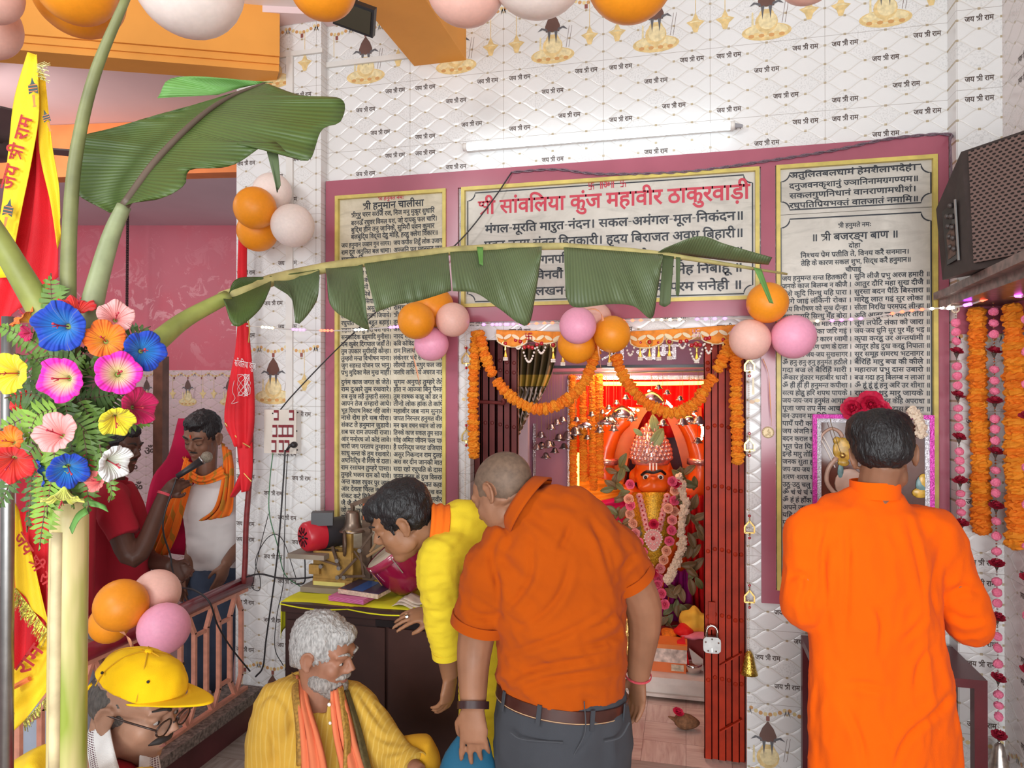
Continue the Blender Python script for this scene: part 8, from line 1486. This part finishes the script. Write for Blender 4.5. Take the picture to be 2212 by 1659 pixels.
mb = MB(); trunk_(mb, secs, bh); garment('vest', mb, cloth('white_cotton_vest', (.74, .70, .68), 900, .06), root, .009, 4, ((.005, 8, (1, 1, 1.6)),)); DEN = cloth('blue_denim', (.075, .10, .155), 1500, .3); mb = MB(); mb.ball(J(458, 1240, Z + .05), (.15, .105, .1)); legs(mb, hips, [bh, bh], FZ + .03, (.1, .08, .065), False); garment('jeans', mb, DEN, root, .011, 4, ((.005, 8, (1, 1, .8)),))
OSC = cloth('orange_printed_scarf', (.82, .18, .02), 700, .15, .9, .5, ((.40, .22, .03), 22, .8)); scarf([(480, 955, Z + .06), (484, 1000, Z - .02), (478, 1050, Z - .08), (462, 1100, Z - .1), (430, 1125, Z - .1)], [(500, 975, Z + .06), (505, 1010, Z), (505, 1060, Z - .05), (503, 1100, Z - .08), (495, 1115, Z - .09)], root, OSC, 'scarf', .012, 3); scarf([(396, 985, Z + .03), (415, 1015, Z - .04), (440, 1028, Z - .09), (480, 1005, Z - .06)], [(400, 1010, Z), (418, 1042, Z - .07), (448, 1045, Z - .1), (492, 1030, Z - .07)], root, OSC, 'scarf', .008, 2); scarf([(402, 985, Z + .02), (385, 1040, Z - .02), (350, 1120, Z - .04), (322, 1190, Z - .05)], [(425, 1010, Z - .05), (405, 1080, Z - .06), (385, 1150, Z - .06), (362, 1200, Z - .06)], root, OSC, 'scarf', .012, 3)
a = [J(*q, Z + .12) for q in ((396, 905), (372, 985), (338, 1030), (322, 1100), (318, 1180))]; b_ = [J(*q, Z + .14) for q in ((425, 900), (425, 1000), (425, 1080), (430, 1150), (430, 1200))]; t = thing('draped_chair_back', 'red cushioned chair back with cream edge behind the singers', 'chair', a[-1]); ra_, rb_ = resample(spline(a, 6), 20), resample(spline(b_, 6), 20); MB().grid(lambda u, v: ra_[round(v * 19)].lerp(rb_[round(v * 19)], u) + back * .02 * math.sin(PI * u), 10, 19, .03).build('cushion', cloth('crimson_velvet', (.42, .008, .05), 700, .2), t, True); MB().tube(spline(a, 6), .011, 8).build('cream_edge', mat('cream_wood', (.68, .52, .36), .5), t, True); MB().tube([ra_[-1], V((ra_[-1].x, ra_[-1].y, FZ))], .015, 8).build('leg', mat('cream_wood', 0), t); MB().tube([rb_[-1], V((rb_[-1].x, rb_[-1].y, FZ))], .015, 8).build('leg', mat('cream_wood', 0), t)
# --- somebody mostly hidden behind the stem, one fist on the handrail
Z = 2.78; root = person('person mostly hidden behind the banana stem, only a fist on the handrail showing', P(128, 1400, Z), FZ); mb = MB(); hd = Head(J(118, 900, Z + .1), D(.6, -.2, .5), UP, 1.0); hd.flesh(mb); secs = [(J(120, 975, Z + .1), .06, .055), (J(120, 995, Z + .1), .15, .08), (J(124, 1080, Z + .1), .15, .1), (J(128, 1330, Z + .1), .13, .1)]; limb(mb, [hd(0, -.02, -.03), J(120, 1000, Z + .1)], [.055, .058], 4); trunk_(mb, secs, bh, k=.86); A_ = [J(165, 1040, Z + .1), J(150, 1230, Z + .05), J(160, 1390, Z - .12)]; B_ = [J(80, 1040, Z + .12), J(66, 1200, Z + .16), J(78, 1340, Z + .1)]; limb(mb, B_, [.05, .042, .03]); hand(mb, B_[2], D(.1, -1, 0), D(.9, 0, -.3), -1, .4); limb(mb, A_, [.05, .042, .032]); hand(mb, A_[2], D(.95, -.25, .0), D(-.05, -1, -.1), 1, 1.0, 1.08, .02, .6); hips = [J(105, 1350, Z + .1), J(170, 1350, Z + .1)]; legs(mb, hips, [bh, bh], FZ); finish(remesh(mb, BODYVOX, 4), 'body', SK5, root); hd.hair(root, BLACKH, [((0, -.020, .047), (.083, .098, .088))], .006)
mb = MB(); trunk_(mb, secs, bh); hd.face(root); limb(mb, [A_[0] - rgt * .06, A_[0], A_[0].lerp(A_[1], .6)], [.07, .07, .06]); limb(mb, [B_[0] + rgt * .06, B_[0], B_[0].lerp(B_[1], .6)], [.07, .07, .06]); garment('shirt', mb, RSH, root, .011); mb = MB(); legs(mb, hips, [bh, bh], FZ + .03, (.1, .085, .075), False); garment('trousers', mb, cloth('pale_blue_cotton', 0), root, .012)
